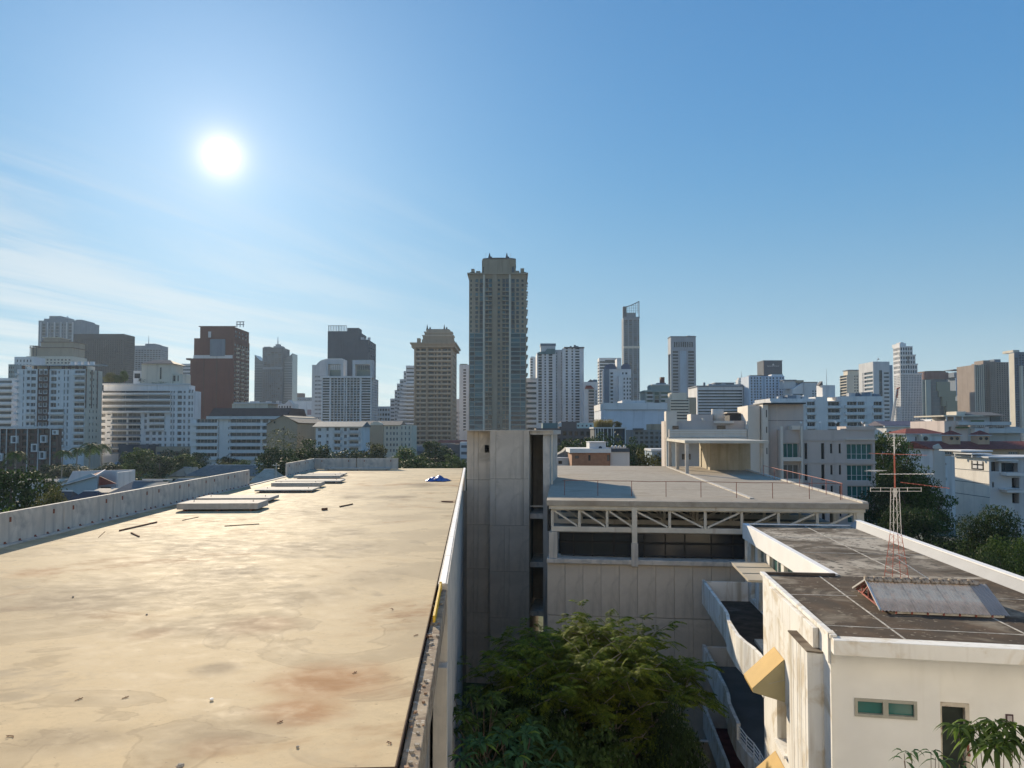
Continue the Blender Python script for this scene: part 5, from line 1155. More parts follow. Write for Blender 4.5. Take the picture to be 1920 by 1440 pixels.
    for q in rows(z0, z1, n): f += [(u(612), u(616), q+.8, q+2), (u(627), u(638), q+.4, q+2), (u(645), u(650), q+.6, q+1.8), (u(655), u(672), q+.5, q+1.8), (u(596), u(602), q+.7, q+1.7)]
    b.dep = .4; face(b.mb(WH), None, lambda a, q, d: (a, d, q), 0, b.W, 0, z1, f, .4); b.windows(f, WH2, 0, 1); w = b.mb(WH); w.quad((b.W,0,0), (b.W,15,0), (b.W,15,z1), (b.W,0,z1)); b.balcony(u(625), u(640), rows(z0, z1, n), WH2, 1.1); b.balcony(u(654), u(674), rows(z0, z1, n), WH2, 1.1)
    q = MB(); q.xprism([(-1, z1), (7, z(790)), (15, z1)], -1, b.W+.5); q.build('roof', fm((0.15, 0.19, 0.21)), b.t); b.done()
    b = Bld('cream_villa', 'cream building with grey roof and arched gable beside the beige tower', 300, 672, 772, 0, 16); z = b.z; u = b.u; z0, z1 = z(850), z(797); f = []
    for q in rows(z0, z1, 5): f += [(u(a), u(a+3), q+.5, q+1.7) for a in (676, 683, 724, 731, 737, 743)]+[(u(697), u(710), q+.5, q+1.5)]+[(u(a), u(a+2.5), q+.5, q+1.7) for a in (752, 759, 766)]
    b.dep = .35; face(b.mb(CRM), None, lambda a, q, d: (a, d, q), 0, b.W, 0, z1, f, .35); b.windows(f, WH2, 0, 1); w = b.mb(CRM); w.quad((b.W,0,0), (b.W,16,0), (b.W,16,z1), (b.W,0,z1)); b.part('bay', u(694), u(719), -.8, -.02, 0, z(797), BEI)
    q = MB(); q.xprism([(-.8, z1), (6, z(789)), (16, z1)], -.5, u(752)); q.build('roof', GREYR, b.t); q = MB(); q.yprism([(u(694),z1), (u(718),z1), (u(715),z(793)), (u(710),z(790.5)), (u(702),z(790.5)), (u(697),z(793))], -.9, 1.5); q.build('arched_gable', CRM, b.t)
    b.done()
    b = Bld('stepped_block', 'pale blue white block stepping up towards the beige tower', 620, 727, 790, 0, 25); z = b.z; u = b.u; b.dep = .7
    st = [(727, 746), (736, 730), (741, 718), (747, 710), (755, 695), (760, 685)]
    for i, (a, t_) in enumerate(st):
        e = b.u(st[i+1][0]) if i < len(st)-1 else b.W; b.shell(u(a), e, 12-2*i, 25, 0, z(t_), WH2, f=[(u(a)+.4, e-.4, q+1.4, q+2.6) for q in rows(8, z(t_+3), int((z(t_)-8)/3.1))])
    zs = rows(z(810), z(716), 13)
    for i, q in enumerate(zs): a = 742+i*1.1; b.part('terrace_band', u(a), b.W, -3+i*.1, 2, q, q+1.2, WH)
    b.box(760, 790, 685, 690, SLATE, 3, 20); b.done()
    b = Bld('small_blue_block', 'small blue grey block low between condominium and stepped block', 700, 705, 737, 0, 15); b.shell(0, b.W, 0, 15, 0, b.z(762), BLU, f=grid(.5, b.W-.5, 6, .7, 6, b.z(764), 8, .5)); b.done()
skyline_left()

def beige_towers():
    # beige condominium
    b = Bld('beige_tower', 'beige classical condominium tower with pinnacles and rows of balconies', 480, 777, 848, 0, side=856); z = b.z; u = b.u; W, D = b.W, b.D; z0, z1 = z(835), z(652); n = 21; dz = (z1-z0)/n; zs = rows(z0, z1, n); f = []; b.dep = 1.0; b.gm = [GL_DARK, GL_DARK, GL_CURT]
    for q in zs: f += [(u(781), u(786), q+.5, q+2.3), (u(789), u(798), q+.3, q+2.4), (u(803), u(813), q+.3, q+2.4), (u(814.5), u(818), q+.4, q+2.4), (u(821), u(826), q+.3, q+2.4), (u(829), u(838), q+.3, q+2.4), (u(840), u(845), q+.5, q+2.3)]
    b.shell(0, W, 0, D, 0, z1, BEI, f=f, r=grid(1, D-1, 3, .5, z0, z1, n, .5))
    BB = fm((0.52, 0.46, 0.37))
    b.balcony(u(779), u(799), zs, BB, 1.1, .85); b.balcony(u(802), u(846), zs, BB, 1.4, .85)
    for px in (800.5, 777.8, 846.6): b.part('pilaster', u(px)-.5, u(px)+.5, -1.6, -.02, 0, z1, BEI)
    for t_, bt, e in ((643, 646, 1.6), (646, 652, .8)): b.part('cornice', -e-1, W+e+1, -e-1.5, D+e, z(bt), z(t_), BEI)
    b.box(781, 787, 634, 643, BEI, 0, 4); b.box(790, 850, 636, 643, BEI, 1, D)
    for a, c, t_, bt, v_ in ((791.5, 849, 628, 636, 1.5), (794.5, 846, 621, 628, 2.5), (798, 841, 617, 621, 3.5)): b.part('crown_step', u(a), u(c), v_, v_+9, z(bt), z(t_), BEI); b.part('crown_moulding', u(a)-.4, u(c)+.4, v_-.4, v_+9.3, z(t_)-.5, z(t_)+.1, BB)
    b.part('crown_cap', u(799), u(840), 3.4, 12, z(617), z(615.5), fm((0.22, 0.2, 0.17)))
    for a in (801, 810, 819): b.part('crown_window', u(a), u(a+5), 1.9, 1.99, z(640.5), z(638), GL_DARK)
    for a, t_ in ((799, 606.5), (804.5, 611), (831.5, 606.5), (836, 611)): 
        m = MB(); m.tube([(0,0,z(617)), (0,0,z(613)), (0,0,z(t_))], [.7,.5,.08], 6); m.build('pinnacle', SLATE, b.t, loc=(u(a), 4, 0))
    b.done()
    b = Bld('white_thin_tower', 'white slab tower with one column of dark windows beside the main tower', 560, 861, 900, 0, 20); z = b.z; u = b.u; b.gm = [GL_DARK]; b.shell(0, b.W, 0, 20, 0, z(684), WH, f=[(u(868.5), u(873.5), q+.9, q+2.1) for q in rows(z(810), z(692), 21)]); b.part('roof_plants', u(862), u(876), 1, 3, z(684), z(682), fm((0.2, 0.22, 0.15))); b.done()
    b = Bld('pink_low_block', 'low pinkish block in the gap left of the main tower', 650, 850, 864, 0, 15); b.shell(0, b.W, 0, 15, 0, b.z(748), PNK, f=grid(.5, b.W-.5, 3, .5, 6, b.z(770), 8, .5)); b.done()
    # the tall main tower
    b = Bld('main_tower', 'tallest beige and blue glass residential tower in the centre of the skyline', 400, 879, 987, 0, 26); z = b.z; u = b.u; W, D = b.W, b.D; n = 36; z0, z1 = z(822), z(514); dz = (z1-z0)/n; zs = rows(z0, z1, n); b.gm = [GL_BLUE, GL_DARK, GL_BLUE, GL_CURT]; b.dep = .55
    TB = fm((0.36, 0.29, 0.21)); GT = glassmat('window_glass_aqua', (0.035, 0.115, 0.145), .1); b.gm = [GT, GL_BLUE, GL_DARK, GL_CURT]; f = []
    for j, q in enumerate(zs):
        up = j >= 23
        if up: f += [(u(881.5), u(884), q+.6, q+2.0), (u(891), u(896), q+.5, q+2.2), (u(899), u(905), q+.2, q+2.4), (u(959), u(965), q+.2, q+2.4), (u(968), u(973), q+.5, q+2.2), (u(978), u(982), q+.6, q+2.0)]
        else: f += [(u(880.5), u(889), q+.25, q+2.45), (u(890), u(905), q+.25, q+2.45), (u(958), u(975), q+.25, q+2.45), (u(976), u(985), q+.25, q+2.45)]
        f += [(u(910), u(915), q+.3, q+2.4), (u(916), u(922), q+.3, q+2.4), (u(942), u(947), q+.3, q+2.4), (u(948), u(954), q+.3, q+2.4), (u(933), u(937.5), q+.9, q+2.2)]
    f = [r for r in f if r[3] < z(516)]
    b.shell(0, W, 0, D, 0, z(512), TB, f=[r+(random.choices((0,1,2,3), (5,3,2,.5))[0],) for r in f])
    for px in (907, 956): b.part('white_pilaster', u(px)-.45, u(px)+.45, -1.0, -.02, 0, z(513), CRM)
    b.part('centre_shaft', u(924), u(931.5), -.9, -.02, 0, z(500), TB); b.part('centre_shaft', u(938.5), u(941), -.9, -.02, 0, z(500), TB)
    b.balcony(u(909), u(922.5), [q for q in zs[:33]], BEI, 1.0, .6); b.balcony(u(941.5), u(954.5), zs[:33], BEI, 1.0, .6)
    b.bands('glass_spandrel', u(880), u(905.5), [q-.35 for q in zs[:24]], .5, GRN, -.12); b.bands('glass_spandrel', u(957.5), u(985.5), [q-.35 for q in zs[:24]], .5, GRN, -.12)
    rim = MB(); rim.box(0, .9, 0, 2.0, 0, .8); b.rep('side_balcony', rim, TB, [(W, v, q) for q in zs[::2] for v in (2, 10, 18)]); 
    b.part('cornice', -.9, W+.9, -1.2, D+.9, z(515), z(512), TB)
    b.box(880.5, 890, 510, 512, TB, 0, D); b.box(977, 987, 510, 512, TB, 0, D)
    for p in ((883, 889, 504, 512), (892, 900, 508, 512), (966, 974, 507.5, 512), (976, 983, 503, 512)): b.box(*p, TB, 0, 5)
    b.shell(u(903), u(966), 1, D-2, z(512), z(487), TB, f=[(u(905), u(908), z(511), z(499), 1), (u(960), u(964), z(511), z(499), 1), (u(934), u(937.5), z(516), z(509), 1)]); b.part('centre_bay', u(907), u(957), -.8, 1, z(513), z(488), TB)
    q = MB(); nseg = 16; P = []
    for i in range(nseg+1):
        a = math.pi*i/nseg; P.append((u(935.5)-math.cos(a)*(u(967.5)-u(903.5))/2, 4-math.sin(a)*3.0))
    q.prism(P+[(u(967.5), D-2), (u(903.5), D-2)], z(492), z(484)); q.build('crown_drum', TB, b.t); q = MB(); q.prism([(x, y-.4) for x, y in P]+[(u(968), D-2), (u(903), D-2)], z(484), z(482.5)); q.build('crown_cap', SLATE, b.t)
    for a, t_ in ((917.3, 471.5), (950.2, 471.5), (920, 480), (952.5, 480)):
        m = MB(); m.tube([(0,0,z(484)), (0,0,z(479)), (0,0,z(t_))], [.9,.7,.1], 6); m.build('pinnacle', SLATE, b.t, loc=(u(a), 3, 0))
    for a in (910, 957.5): m = MB(); m.tube([(0,0,z(484)), (0,0,z(471))], .06, 5); m.build('lightning_rod', STEEL, b.t, loc=(u(a), 4, 0))
    b.done()
beige_towers()

def skyline_mid():
    b = Bld('striped_low_block', 'white low block with dark bands right beside the main tower', 430, 975, 1007, 0, 18); z = b.z; zs = rows(z(830), z(716), 12); b.shell(0, b.W, 0, 18, 0, z(713), WH, f=[(.3, b.W-.4, q+1.5, q+2.7) for q in zs]); b.bands('band', 0, b.W+.3, zs, 1.0, WH, -.8); b.part('roof_rail', 0, b.W, 0, .2, z(713), z(709), WH2); b.done()
    b = Bld('white_twin_tower', 'white twin apartment tower with grids of small dark windows', 520, 1007, 1095, 0, 28); z = b.z; u = b.u; b.gm = [GL_DARK]; b.dep = .8; n = 25; z0 = z(795); f = []
    for q in rows(z0, z(664), n): f += [(u(1009.5), u(1016), q+.7, q+2.1), (u(1021), u(1024), q+.8, q+2.0), (u(1029), u(1036), q+.7, q+2.1)]
    b.shell(0, u(1042), 0, 28, 0, z(661), WH, f=f); f = []
    for q in rows(z0, z(652), n+2): f += [(u(1061), u(1065), q+.8, q+2.1), (u(1072), u(1075), q+.8, q+2.0), (u(1079), u(1087), q+.8, q+1.9)]
    b.shell(u(1055), b.W, 0, 28, 0, z(653), WH, f=f); b.shell(u(1042), u(1055), 3, 28, 0, z(655), WH2, f=[(u(1043.5), u(1045), q+.8, q+2.0) for q in rows(z0, z(660), n)]+[(u(1053), u(1054), q+.8, q+2.0) for q in rows(z0, z(660), n)])
    b.part('roof_block', u(1015), u(1043), 8, 20, z(661), z(642), WH2); b.part('roof_block_cap', u(1015)-.3, u(1043)+.3, 7.6, 20, z(646), z(641.5), GRY); b.part('roof_edge', u(1058), b.W+.4, -.5, 8, z(653), z(650.5), SLATE)
    q = MB(); q.yprism([(u(1008),z(664)), (u(1041),z(664)), (u(1041),z(654)), (u(1026),z(654)), (u(1022),z(659)), (u(1010),z(660))], -.4, 6); q.build('dark_roof', TEALR, b.t); clutter(b, 1060, 1090, 650, 4, GRY, 4, 2); b.done()
    b = Bld('white_back_tower', 'narrow white tower behind the left of the white twin tower', 700, 994, 1010, 0, 15); z = b.z; b.gm = [GL_DARK]; b.shell(0, b.W, 0, 15, 0, z(670), WH, f=[(.4, 2.4, q+1, q+2.4) for q in rows(10, z(672), 30)]); b.part('roof_tank', 1, 4, 2, 6, z(670), z(668), WH2); b.done()
    b = Bld('red_roof_condominium', 'white condominium with dark red balconies and roof right of the twin tower', 480, 1095, 1121, 0, 18); z = b.z; u = b.u; b.gm = [GL_DARK, GL_CURT]; zs = rows(z(800), z(732), 12); b.shell(0, b.W, 0, 18, 0, z(716), WH, f=[(u(1104), u(1114), q+.4, q+2.2) for q in zs]+[(u(1117), u(1119), q+.6, q+2) for q in zs]); b.balcony(u(1103), u(1115), zs, PNK, 1.1, .8)
    q = MB(); q.yprism([(u(1097),z(729)), (u(1114),z(729)), (u(1108),z(723)), (u(1099),z(723))], -1, 6); q.build('red_roof', REDR, b.t); q = MB(); q.yprism([(u(1102),z(716)), (u(1114),z(716)), (u(1108),z(711))], 0, 8); q.build('blue_roof', SLATE, b.t); b.part('roof_block', u(1114), u(1121), 3, 10, z(716), z(711), GRY); b.done()
    b = Bld('grey_striped_office', 'grey white office slab with thin dark window lines', 620, 1124, 1165, 0, side=1122); z = b.z; u = b.u; b.gm = [GL_DARK]; b.dep = .6; zs = rows(z(795), z(677), 21); b.shell(0, b.W, 0, 12, 0, z(671), WH2, f=[(.4, b.W-.4, q+1.0, q+2.3) for q in zs]+[(u(1135), u(1153), z(677), z(675), 0)], l=[(.5, 11, q+1, q+2.3) for q in zs]); b.done()
    b = Bld('domed_condominium', 'white condominium with dark blue domed roofs and a tall slab chimney', 500, 1135, 1184, 0, 18); z = b.z; u = b.u; b.gm = [GL_DARK]; b.dep = .6; zs = rows(z(800), z(697), 15); f = []
    for q in zs: f += [(u(1145), u(1150), q+.7, q+2), (u(1167), u(1170), q+.7, q+2), (u(1173), u(1177), q+.7, q+2)]
    b.shell(0, b.W, 0, 18, 0, z(692), WH, f=f); b.part('dark_bay', u(1133), u(1142.5), -.8, -.02, 8, z(692), GRY)
    for (a, c) in ((1136, 1156), (1166, 1183)):
        q = MB(); k = 10; q.yprism([(u(a)+(u(c)-u(a))*(.5-.5*math.cos(math.pi*i/k)), z(692)+(z(682)-z(692))*math.sin(math.pi*i/k)**.6) for i in range(k+1)][::-1], 0, 10); q.build('dome_roof', fm((0.09, 0.12, 0.19)), b.t)
    b.part('stair_slab', u(1157), u(1165), -1, 8, z(692), z(673), WH); b.part('front_wing', u(1159), u(1182), -4, -.1, 0, z(705), WH)
    wq = MB()
    for q in rows(z(795), z(708), 12):
        for a in (1168, 1174, 1179): wq.box(u(a), u(a+2.4), -4.06, -4.01, q+.8, q+2.1)
    stuff(wq.build('windows', GL_DARK, b.t)); b.part('dish', u(1157), u(1159), 0, 1, z(673), z(671), WH); b.done()
    # sail-topped tower
    b = Bld('sail_top_tower', 'slender brown glass tower with open curved sail frame on top', 900, 1170, 1200, 0, side=1166.5); z = b.z; u = b.u; b.gm = [GL_BLUE, GL_DARK]; b.dep = .5; f = []
    for q in rows(z(790), z(600), 52): f += [(u(a), u(a+6), q+.5, q+2.6) for a in (1172, 1180.5, 1189)]+[(u(1197), u(1199.3), q+.6, q+2.5)]
    b.shell(0, b.W, 0, b.D, 0, z(596), GRY, f=f, l=grid(.5, b.D-.5, 3, .5, z(790), z(600), 52, .5)); b.box(1174, 1194, 586, 596, GRY, 2, 12); b.part('collar', -.4, b.W+.4, -.4, 2, z(597), z(594), GRY); b.part('collar', -.3, b.W+.3, -.3, 1, z(653), z(649), CRM)
    fr = MB(); cv = [(1169.5, 575.5), (1176, 575), (1183, 573), (1190, 570), (1195, 567.5), (1200, 565)]
    for (a, c), (d, e) in zip(cv, cv[1:]): fr.bar((u(a),0,z(c)), (u(d),0,z(e)), .9, .9)
    fr.bar((u(1200)-.4,0,z(596)), (u(1200)-.4,0,z(565)), .9, .9); fr.bar((u(1170),0,z(596)), (u(1170),0,z(575)), .9, .9)
    for a, c in ((1177,574.6), (1181,573.6), (1185,572.2), (1189,570.4), (1193,568.5), (1196.5,566.7)): fr.bar((u(a),0,z(588)), (u(a),0,z(c)), .3, .3)
    for c, a in ((585,1172), (582,1172), (579,1172), (576,1174), (573,1184), (570,1191)): fr.bar((u(a),0,z(c)), (u(1200),0,z(c)), .28, .28)
    fr.build('sail_frame', DGR, b.t); b.part('sail_wall', u(1169), u(1176), .5, 3, z(596), z(576), DGR); b.done()
    # big white shed
    b = Bld('white_hall', 'large plain white windowless hall with low roof box', 330, 1133, 1250, 0, 40); z = b.z; u = b.u; b.shell(0, b.W, 0, 40, 0, z(768), fm((0.60, 0.63, 0.68))); b.part('parapet_band', -.2, b.W+.3, -.4, 39, z(768), z(755.5), WH); b.part('shadow_gap', 0, b.W, -.42, -.3, z(768.6), z(768), SLATE); b.part('roof_box', u(1170), u(1214), 5, 20, z(755.5), z(750), WH2); b.done()  # solid dark strip drawn as a shadow line under the parapet band
    b = Bld('green_roof_condominium', 'pale green condominium with round balconies and stepped tower', 450, 1210, 1257, 0, 18); z = b.z; u = b.u; b.gm = [GL_TEAL, GL_DARK]; zs = rows(z(800), z(735), 9); f = []
    for q in zs: f += [(u(1214), u(1224), q+.5, q+2.2), (u(1228), u(1236), q+.5, q+2.2), (u(1240), u(1254), q+.5, q+2.2)]
    b.shell(0, b.W, 0, 18, 0, z(734), GRN, f=f); b.balcony(u(1212), u(1225), zs, WH2, 1.2, .8); b.balcony(u(1239), u(1256), zs, WH2, 1.2, .8); b.part('roof_slab', u(1207), u(1258), -1.5, 16, z(735), z(732), GRN); b.box(1222, 1257, 722, 732, GRN, 3, 14); b.part('roof_slab', u(1224), u(1258), 2, 15, z(722), z(720), WH2); b.box(1243, 1250, 706, 720, RED, 5, 9); b.box(1236, 1252, 717, 720, GRY, 4, 10); b.done()
    # office tower
    b = Bld('office_tower', 'tall blue grey office tower with louvred top storey', 650, 1259, 1306, 0, side=1253.5); z = b.z; u = b.u; b.gm = [GL_DARK]; b.dep = .8; zs = rows(z(800), z(658), 24); f = []; OF = fm((0.27, 0.30, 0.34))
    for q in zs: f += [(u(1262.5), u(1273), q+1.0, q+2.6), (u(1291.5), u(1302.5), q+1.0, q+2.6)]
    f += [(u(1265+4.1*i), u(1267.7+4.1*i), z(651), z(641), 0) for i in range(9)]
    b.shell(0, b.W, 0, b.D, 0, z(632), OF, f=f, l=[(1, b.D-1, 10, z(663), 0)]); b.part('centre_panel', u(1276), u(1288), -.5, -.02, 8, z(658), BLU); b.part('roof_edge', -.4, b.W+.3, -.4, b.D, z(632), z(630.5), DGR); clutter(b, 1290, 1302, 631, 3, WH2, 1, 1.5); b.done()
    b = Bld('beige_striped_block', 'low beige block with slatted floors before the office tower', 420, 1257, 1293, 0, 14); z = b.z; u = b.u; zs = rows(z(800), z(750), 9); b.dep = .8; b.gm = [GL_DARK]; b.shell(0, b.W, 0, 14, 0, z(748), CRM, f=[(.3, b.W-.3, q+.9, q+1.6) for q in zs]); b.box(1261, 1290, 736, 748, CRM, 2, 12); b.bands('slat', 0, b.W, zs, .5, CRM, -.4); 
    b.shell(b.W, b.W+4, 1, 14, 0, z(745), BEI); b.done()
    b = Bld('banded_office', 'white office block with bold dark horizontal bands', 480, 1308, 1394, 0, 25); z = b.z; u = b.u; b.gm = [GL_DARK]; b.dep = .7; zs = rows(z(790), z(729), 11); b.shell(0, b.W, 0, 25, 0, z(724), WH, f=[(.6, b.W-.4, q+.1, q+1.1) for q in zs]); clutter(b, 1312, 1388, 723, 8, None, 1, 2.2); b.part('roof_edge', -.5, b.W+.3, -.6, 24, z(725), z(723), GRY); b.box(1331, 1391, 721, 723, WH2, 2, 20); b.box(1346, 1381, 717.5, 721, GRY, 4, 16); b.part('roof_cap', u(1346)-1, u(1381)+1, 3, 17, z(717.5), z(716.5), WH2); b.done()
    b = Bld('spired_tower', 'faint distant tower topped by a thin spire', 1700, 1385, 1398, 0, 20); z = b.z; b.shell(0, b.W, 0, 20, 0, z(712), WH2, f=grid(1, b.W-1, 4, .5, 8, z(714), 34, .5)); b.box(1387, 1396, 708, 712, PNK, 3, 14); mast(b, 1392, 696, 708, .8); b.done()
    b = Bld('sign_tower', 'dark box topped tower carrying a small pale emblem and lettering', 720, 1433, 1468, 0, side=1421); z = b.z; u = b.u; b.shell(0, b.W, 0, b.D, 0, z(677), DGR); b.part('brown_edge', -b.W*.0, 0.4, -.3, 0, 8, z(677), BRN); b.part('roof_edge', -.3, b.W+.3, -.4, b.D, z(677), z(675.5), GRY)
    e = MB(); e.yprism([(u(1449),z(685)), (u(1453.5),z(685)), (u(1451.2),z(681.5))], -.25, -.02); e.build('emblem', WH2, b.t); l_ = MB(); 
    for k in range(13):
        a = 1440+k*1.75; h = .9 if k % 3 else 1.1; l_.box(u(a), u(a)+.18, -.2, -.02, z(687.6), z(687.6)+h); l_.box(u(a)+.18, u(a)+.5, -.2, -.02, z(687.6)+(0 if k % 2 else h-.2), z(687.6)+(.2 if k % 2 else h))
    l_.build('sign_lettering', WH2, b.t); b.done()
    b = Bld('blue_white_condominium', 'pale blue white condominium below the sign tower', 470, 1405, 1472, 0, side=1401); z = b.z; u = b.u; b.gm = [GL_DARK]; b.dep = .6; zs = rows(z(790), z(707), 16); f = []
    for q in zs: f += [(u(a), u(a+2.8), q+.6, q+1.6) for a in (1409, 1415, 1420, 1426, 1438, 1444, 1450, 1457, 1463, 1468)]
    b.shell(0, b.W, 0, 16, 0, z(705), fm((0.52, 0.58, 0.66)), f=f); b.part('dark_strip', u(1432), u(1434.5), -.2, -.02, 8, z(706), BLU); b.part('roof_edge', u(1408), u(1440), 0, 6, z(705), z(703.5), SLATE); b.part('roof_block', u(1450), u(1472), 2, 8, z(705), z(701.5), WH); b.done()
    b = Bld('angled_white_block', 'angular white block with slanted glass front right of the blue white condominium', 450, 1488, 1534, 0, 18); z = b.z; u = b.u; b.gm = [GL_BLUE]; b.shell(u(1508), b.W, 0, 18, 0, z(717), WH2, f=grid(u(1523), b.W-.3, 2, .6, z(760), z(731), 6, .5)); q = MB(); q.yprism([(0,0), (u(1508),0), (u(1508),z(718)), (0,z(729))], 1, 17); q.build('slanted_wing', WH, b.t); b.bands('glass_band', u(1489), u(1507), rows(z(760), z(735), 4), .9, GL_BLUE, .9, 1.0); b.part('roof_slab', u(1474), u(1500), 4, 12, z(712.5), z(711), GRY); b.box(1476, 1500, 712.5, 728, WH2, 5, 12); b.box(1499, 1513, 712, 717, BEI, 4, 9); b.part('roof_edge', u(1508), b.W+.3, -.3, 17, z(717), z(716), SLATE); b.done()
skyline_mid()

def skyline_right():
    b = Bld('curved_balcony_block', 'white apartment block with rounded balconies behind the pinkish block', 300, 1446, 1656, 0, 22); z = b.z; u = b.u; b.dep = .8; f = []; z0, z1 = z(830), z(752); zs = rows(z0, z1, 6)
    for q in zs: f += [(u(1514), u(1529), q+.9, q+2.5), (u(1553), u(1575), q+.9, q+2.5), (u(1589), u(1608), q+1.0, q+2.5), (u(1609), u(1622), q+1.0, q+2.5), (u(1639), u(1655), q+.9, q+2.5)]
    face(b.mb(WH), None, lambda a, q, d: (a, d, q), 0, b.W, 0, z1, f, .8); b.windows(f, WH2, 0, 2); w = b.mb(WH); w.quad((0,0,0), (0,22,0), (0,22,z1), (0,0,z1)); w.quad((0,0,z1), (b.W,0,z1), (b.W,22,z1), (0,22,z1)); w.quad((b.W,0,0), (b.W,22,0), (b.W,22,z1), (b.W,0,z1))
    cb = MB(); wd = u(1578)-u(1552); k = 8; P = [(wd*i/k, -1.9*math.sin(math.pi*i/k)**.7) for i in range(k+1)]; cb.prism(P[::-1], 0, .95); b.rep('round_balcony', cb, WH, [(u(1552), -.0, q-.1) for q in zs]); b.bands('balcony_band', u(1584), u(1625), zs, 1.1, WH, -1.0); b.bands('balcony_band', u(1636), u(1656), zs, 1.0, WH, -1.0); b.bands('balcony_band', u(1512), u(1531), zs, 1.0, WH, -.8)
    b.box(1530, 1552, 744, 752, WH, 0, 8); b.box(1446, 1530, 747, 752, WH, 1, 20); b.box(1578, 1656, 743, 752, WH, 0, 20); b.box(1551, 1575, 721, 744, WH, 4, 10); clutter(b, 1584, 1650, 743, 8, None, 2, 2.0); clutter(b, 1450, 1525, 747, 8, None, 2, 2.0); mast(b, 1557, 690, 722, .12); m = MB(); m.yprism([(u(1546),z(721)), (u(1553),z(713)), (u(1554),z(721))], 5, 8); m.build('roof_flap', SLATE, b.t); b.done()
    b = Bld('ribbed_block', 'cream block with thin ribbed floors at right of centre skyline', 620, 1589, 1616, 0, side=1576); z = b.z; u = b.u; b.gm = [GL_DARK]; b.dep = .7; n = 18; zs = rows(z(800), z(704), n); b.shell(0, b.W, 0, b.D, 0, z(703), CRM, f=grid(b.W*.5, b.W-.3, 3, .6, z(800), z(703), n, .5), l=[(.3, b.D-.3, q+1.0, q+2.6) for q in zs]); b.box(1593, 1614, 694, 703, CRM, 2, 10); b.part('roof_cap', u(1592), u(1615), 1, 11, z(694.5), z(693), GRY); b.done()
    b = Bld('white_office_tower', 'white office tower with blue glass strip and horizontal slots', 520, 1639, 1670, 0, side=1612); z = b.z; u = b.u; b.gm = [GL_BLUE, GL_DARK]; b.dep = .6; zs = rows(z(800), z(695), 14); f = [(u(1650), u(1656), q+.1, q+3.0) for q in zs]+[(u(1659), u(1669), q+.4, q+1.6) for q in zs]
    b.shell(0, b.W, 0, b.D, 0, z(678), WH2, f=f, l=[(.6, b.D*.62, q+.6, q+2.2) for q in zs]+[(b.D*.68, b.D*.74, z0_, z0_+2.4) for z0_ in zs]); b.shell(b.W, b.W+3, 2, b.D, 0, z(684), BLU); m = MB(); m.tube([(0,0,0), (0,0,1.5), (1,0,2.2)], [.2,.2,.9], 8); m.build('dish', WH, b.t, loc=(u(1652), 4, z(678))); b.done()
    b = Bld('stepped_glass_tower', 'tallest white glass tower of the right skyline, stepping down to the right', 600, 1690, 1730, 0, side=1677); z = b.z; u = b.u; b.gm = [GL_BLUE, GL_DARK, GL_CURT]; b.dep = .4
    def tier(a, c, t_, bt, v=0):
        n = max(2, int((z(t_)-z(bt))/3.2)); nx = max(2, int((u(c)-u(a))/1.9)); b.shell(u(a), u(c), v, b.D, z(bt), z(t_), WH, f=grid(u(a)+.2, u(c)-.2, nx, .72, z(bt), z(t_)-.5, n, .7), l=grid(v+.3, b.D-.3, 5, .66, z(bt), z(t_)-.5, n, .62))
    tier(1690, 1714, 649, 666); tier(1690, 1719, 666, 683); tier(1690, 1722.5, 683, 701); b.shell(0, b.W, 0, b.D, 0, z(701), WH, f=grid(.3, b.W-.3, 13, .68, z(800), z(703), 31, .68), l=grid(.3, b.D-.3, 5, .62, z(800), z(703), 31, .6)); b.box(1692, 1704, 643, 649, WH, 2, 14); b.box(1695, 1701, 641, 643, WH2, 3, 10)
    for a, t_ in ((1719, 666), (1722.5, 683), (1730, 701)): b.part('terrace_edge', 0, u(a)+.3, -.4, 1, z(t_)-.4, z(t_)+.5, WH)
    b.part('dark_corner', u(1704), u(1706), -.15, -.02, z(686), z(668), SLATE); b.done()
    b = Bld('round_glass_tower', 'dark green glass tower with rounded brown band at the top', 700, 1739, 1797, 0, 30); z = b.z; u = b.u; q = MB(); k = 14; rd = (u(1786)-u(1739))/2; cx = u(1739)+rd
    P = [(cx-rd*math.cos(math.pi*i/k), rd*.55*(1-math.sin(math.pi*i/k))) for i in range(k+1)]+[(cx+rd, 28), (cx-rd, 28)]
    GR = glassmat('window_glass_bronze', (0.10, 0.13, 0.10), .1)
    q.prism(P, 0, z(711)); q.build('glass_drum', GL_BLUE, b.t); q = MB(); q.prism([(x, y-.7) for x, y in P], z(711), z(698)); q.build('brown_band', fm((0.16, 0.09, 0.085)), b.t); q = MB(); q.prism([(cx+(x-cx)*.85, y+1) for x, y in P], z(698), z(695)); q.build('roof_drum', BRN, b.t)
    for j in range(1, 30):
        zz = j*3.4
        if zz < z(714): q = MB(); q.prism([(cx+(x-cx)*1.006, y-.12) for x, y in P[:k+1]]+[(cx+rd, 14), (cx-rd, 14)], zz, zz+.35); q.build('floor_band', DGR, b.t)
    for (a, c, t_, bt, vv) in ((1757, 1782, 716, 733, -1), (1760, 1792, 733, 744, -2), (1765, 1789, 744, 762, -3), (1772, 1797, 752, 774, -4), (1771, 1796, 762, 790, -4.5)): b.box(a, c, t_, bt, GR, vv, 6, 'glass_cube')
    b.part('pale_edge', u(1738.5), u(1748), 1, 2, 10, z(712), GRN); b.done()
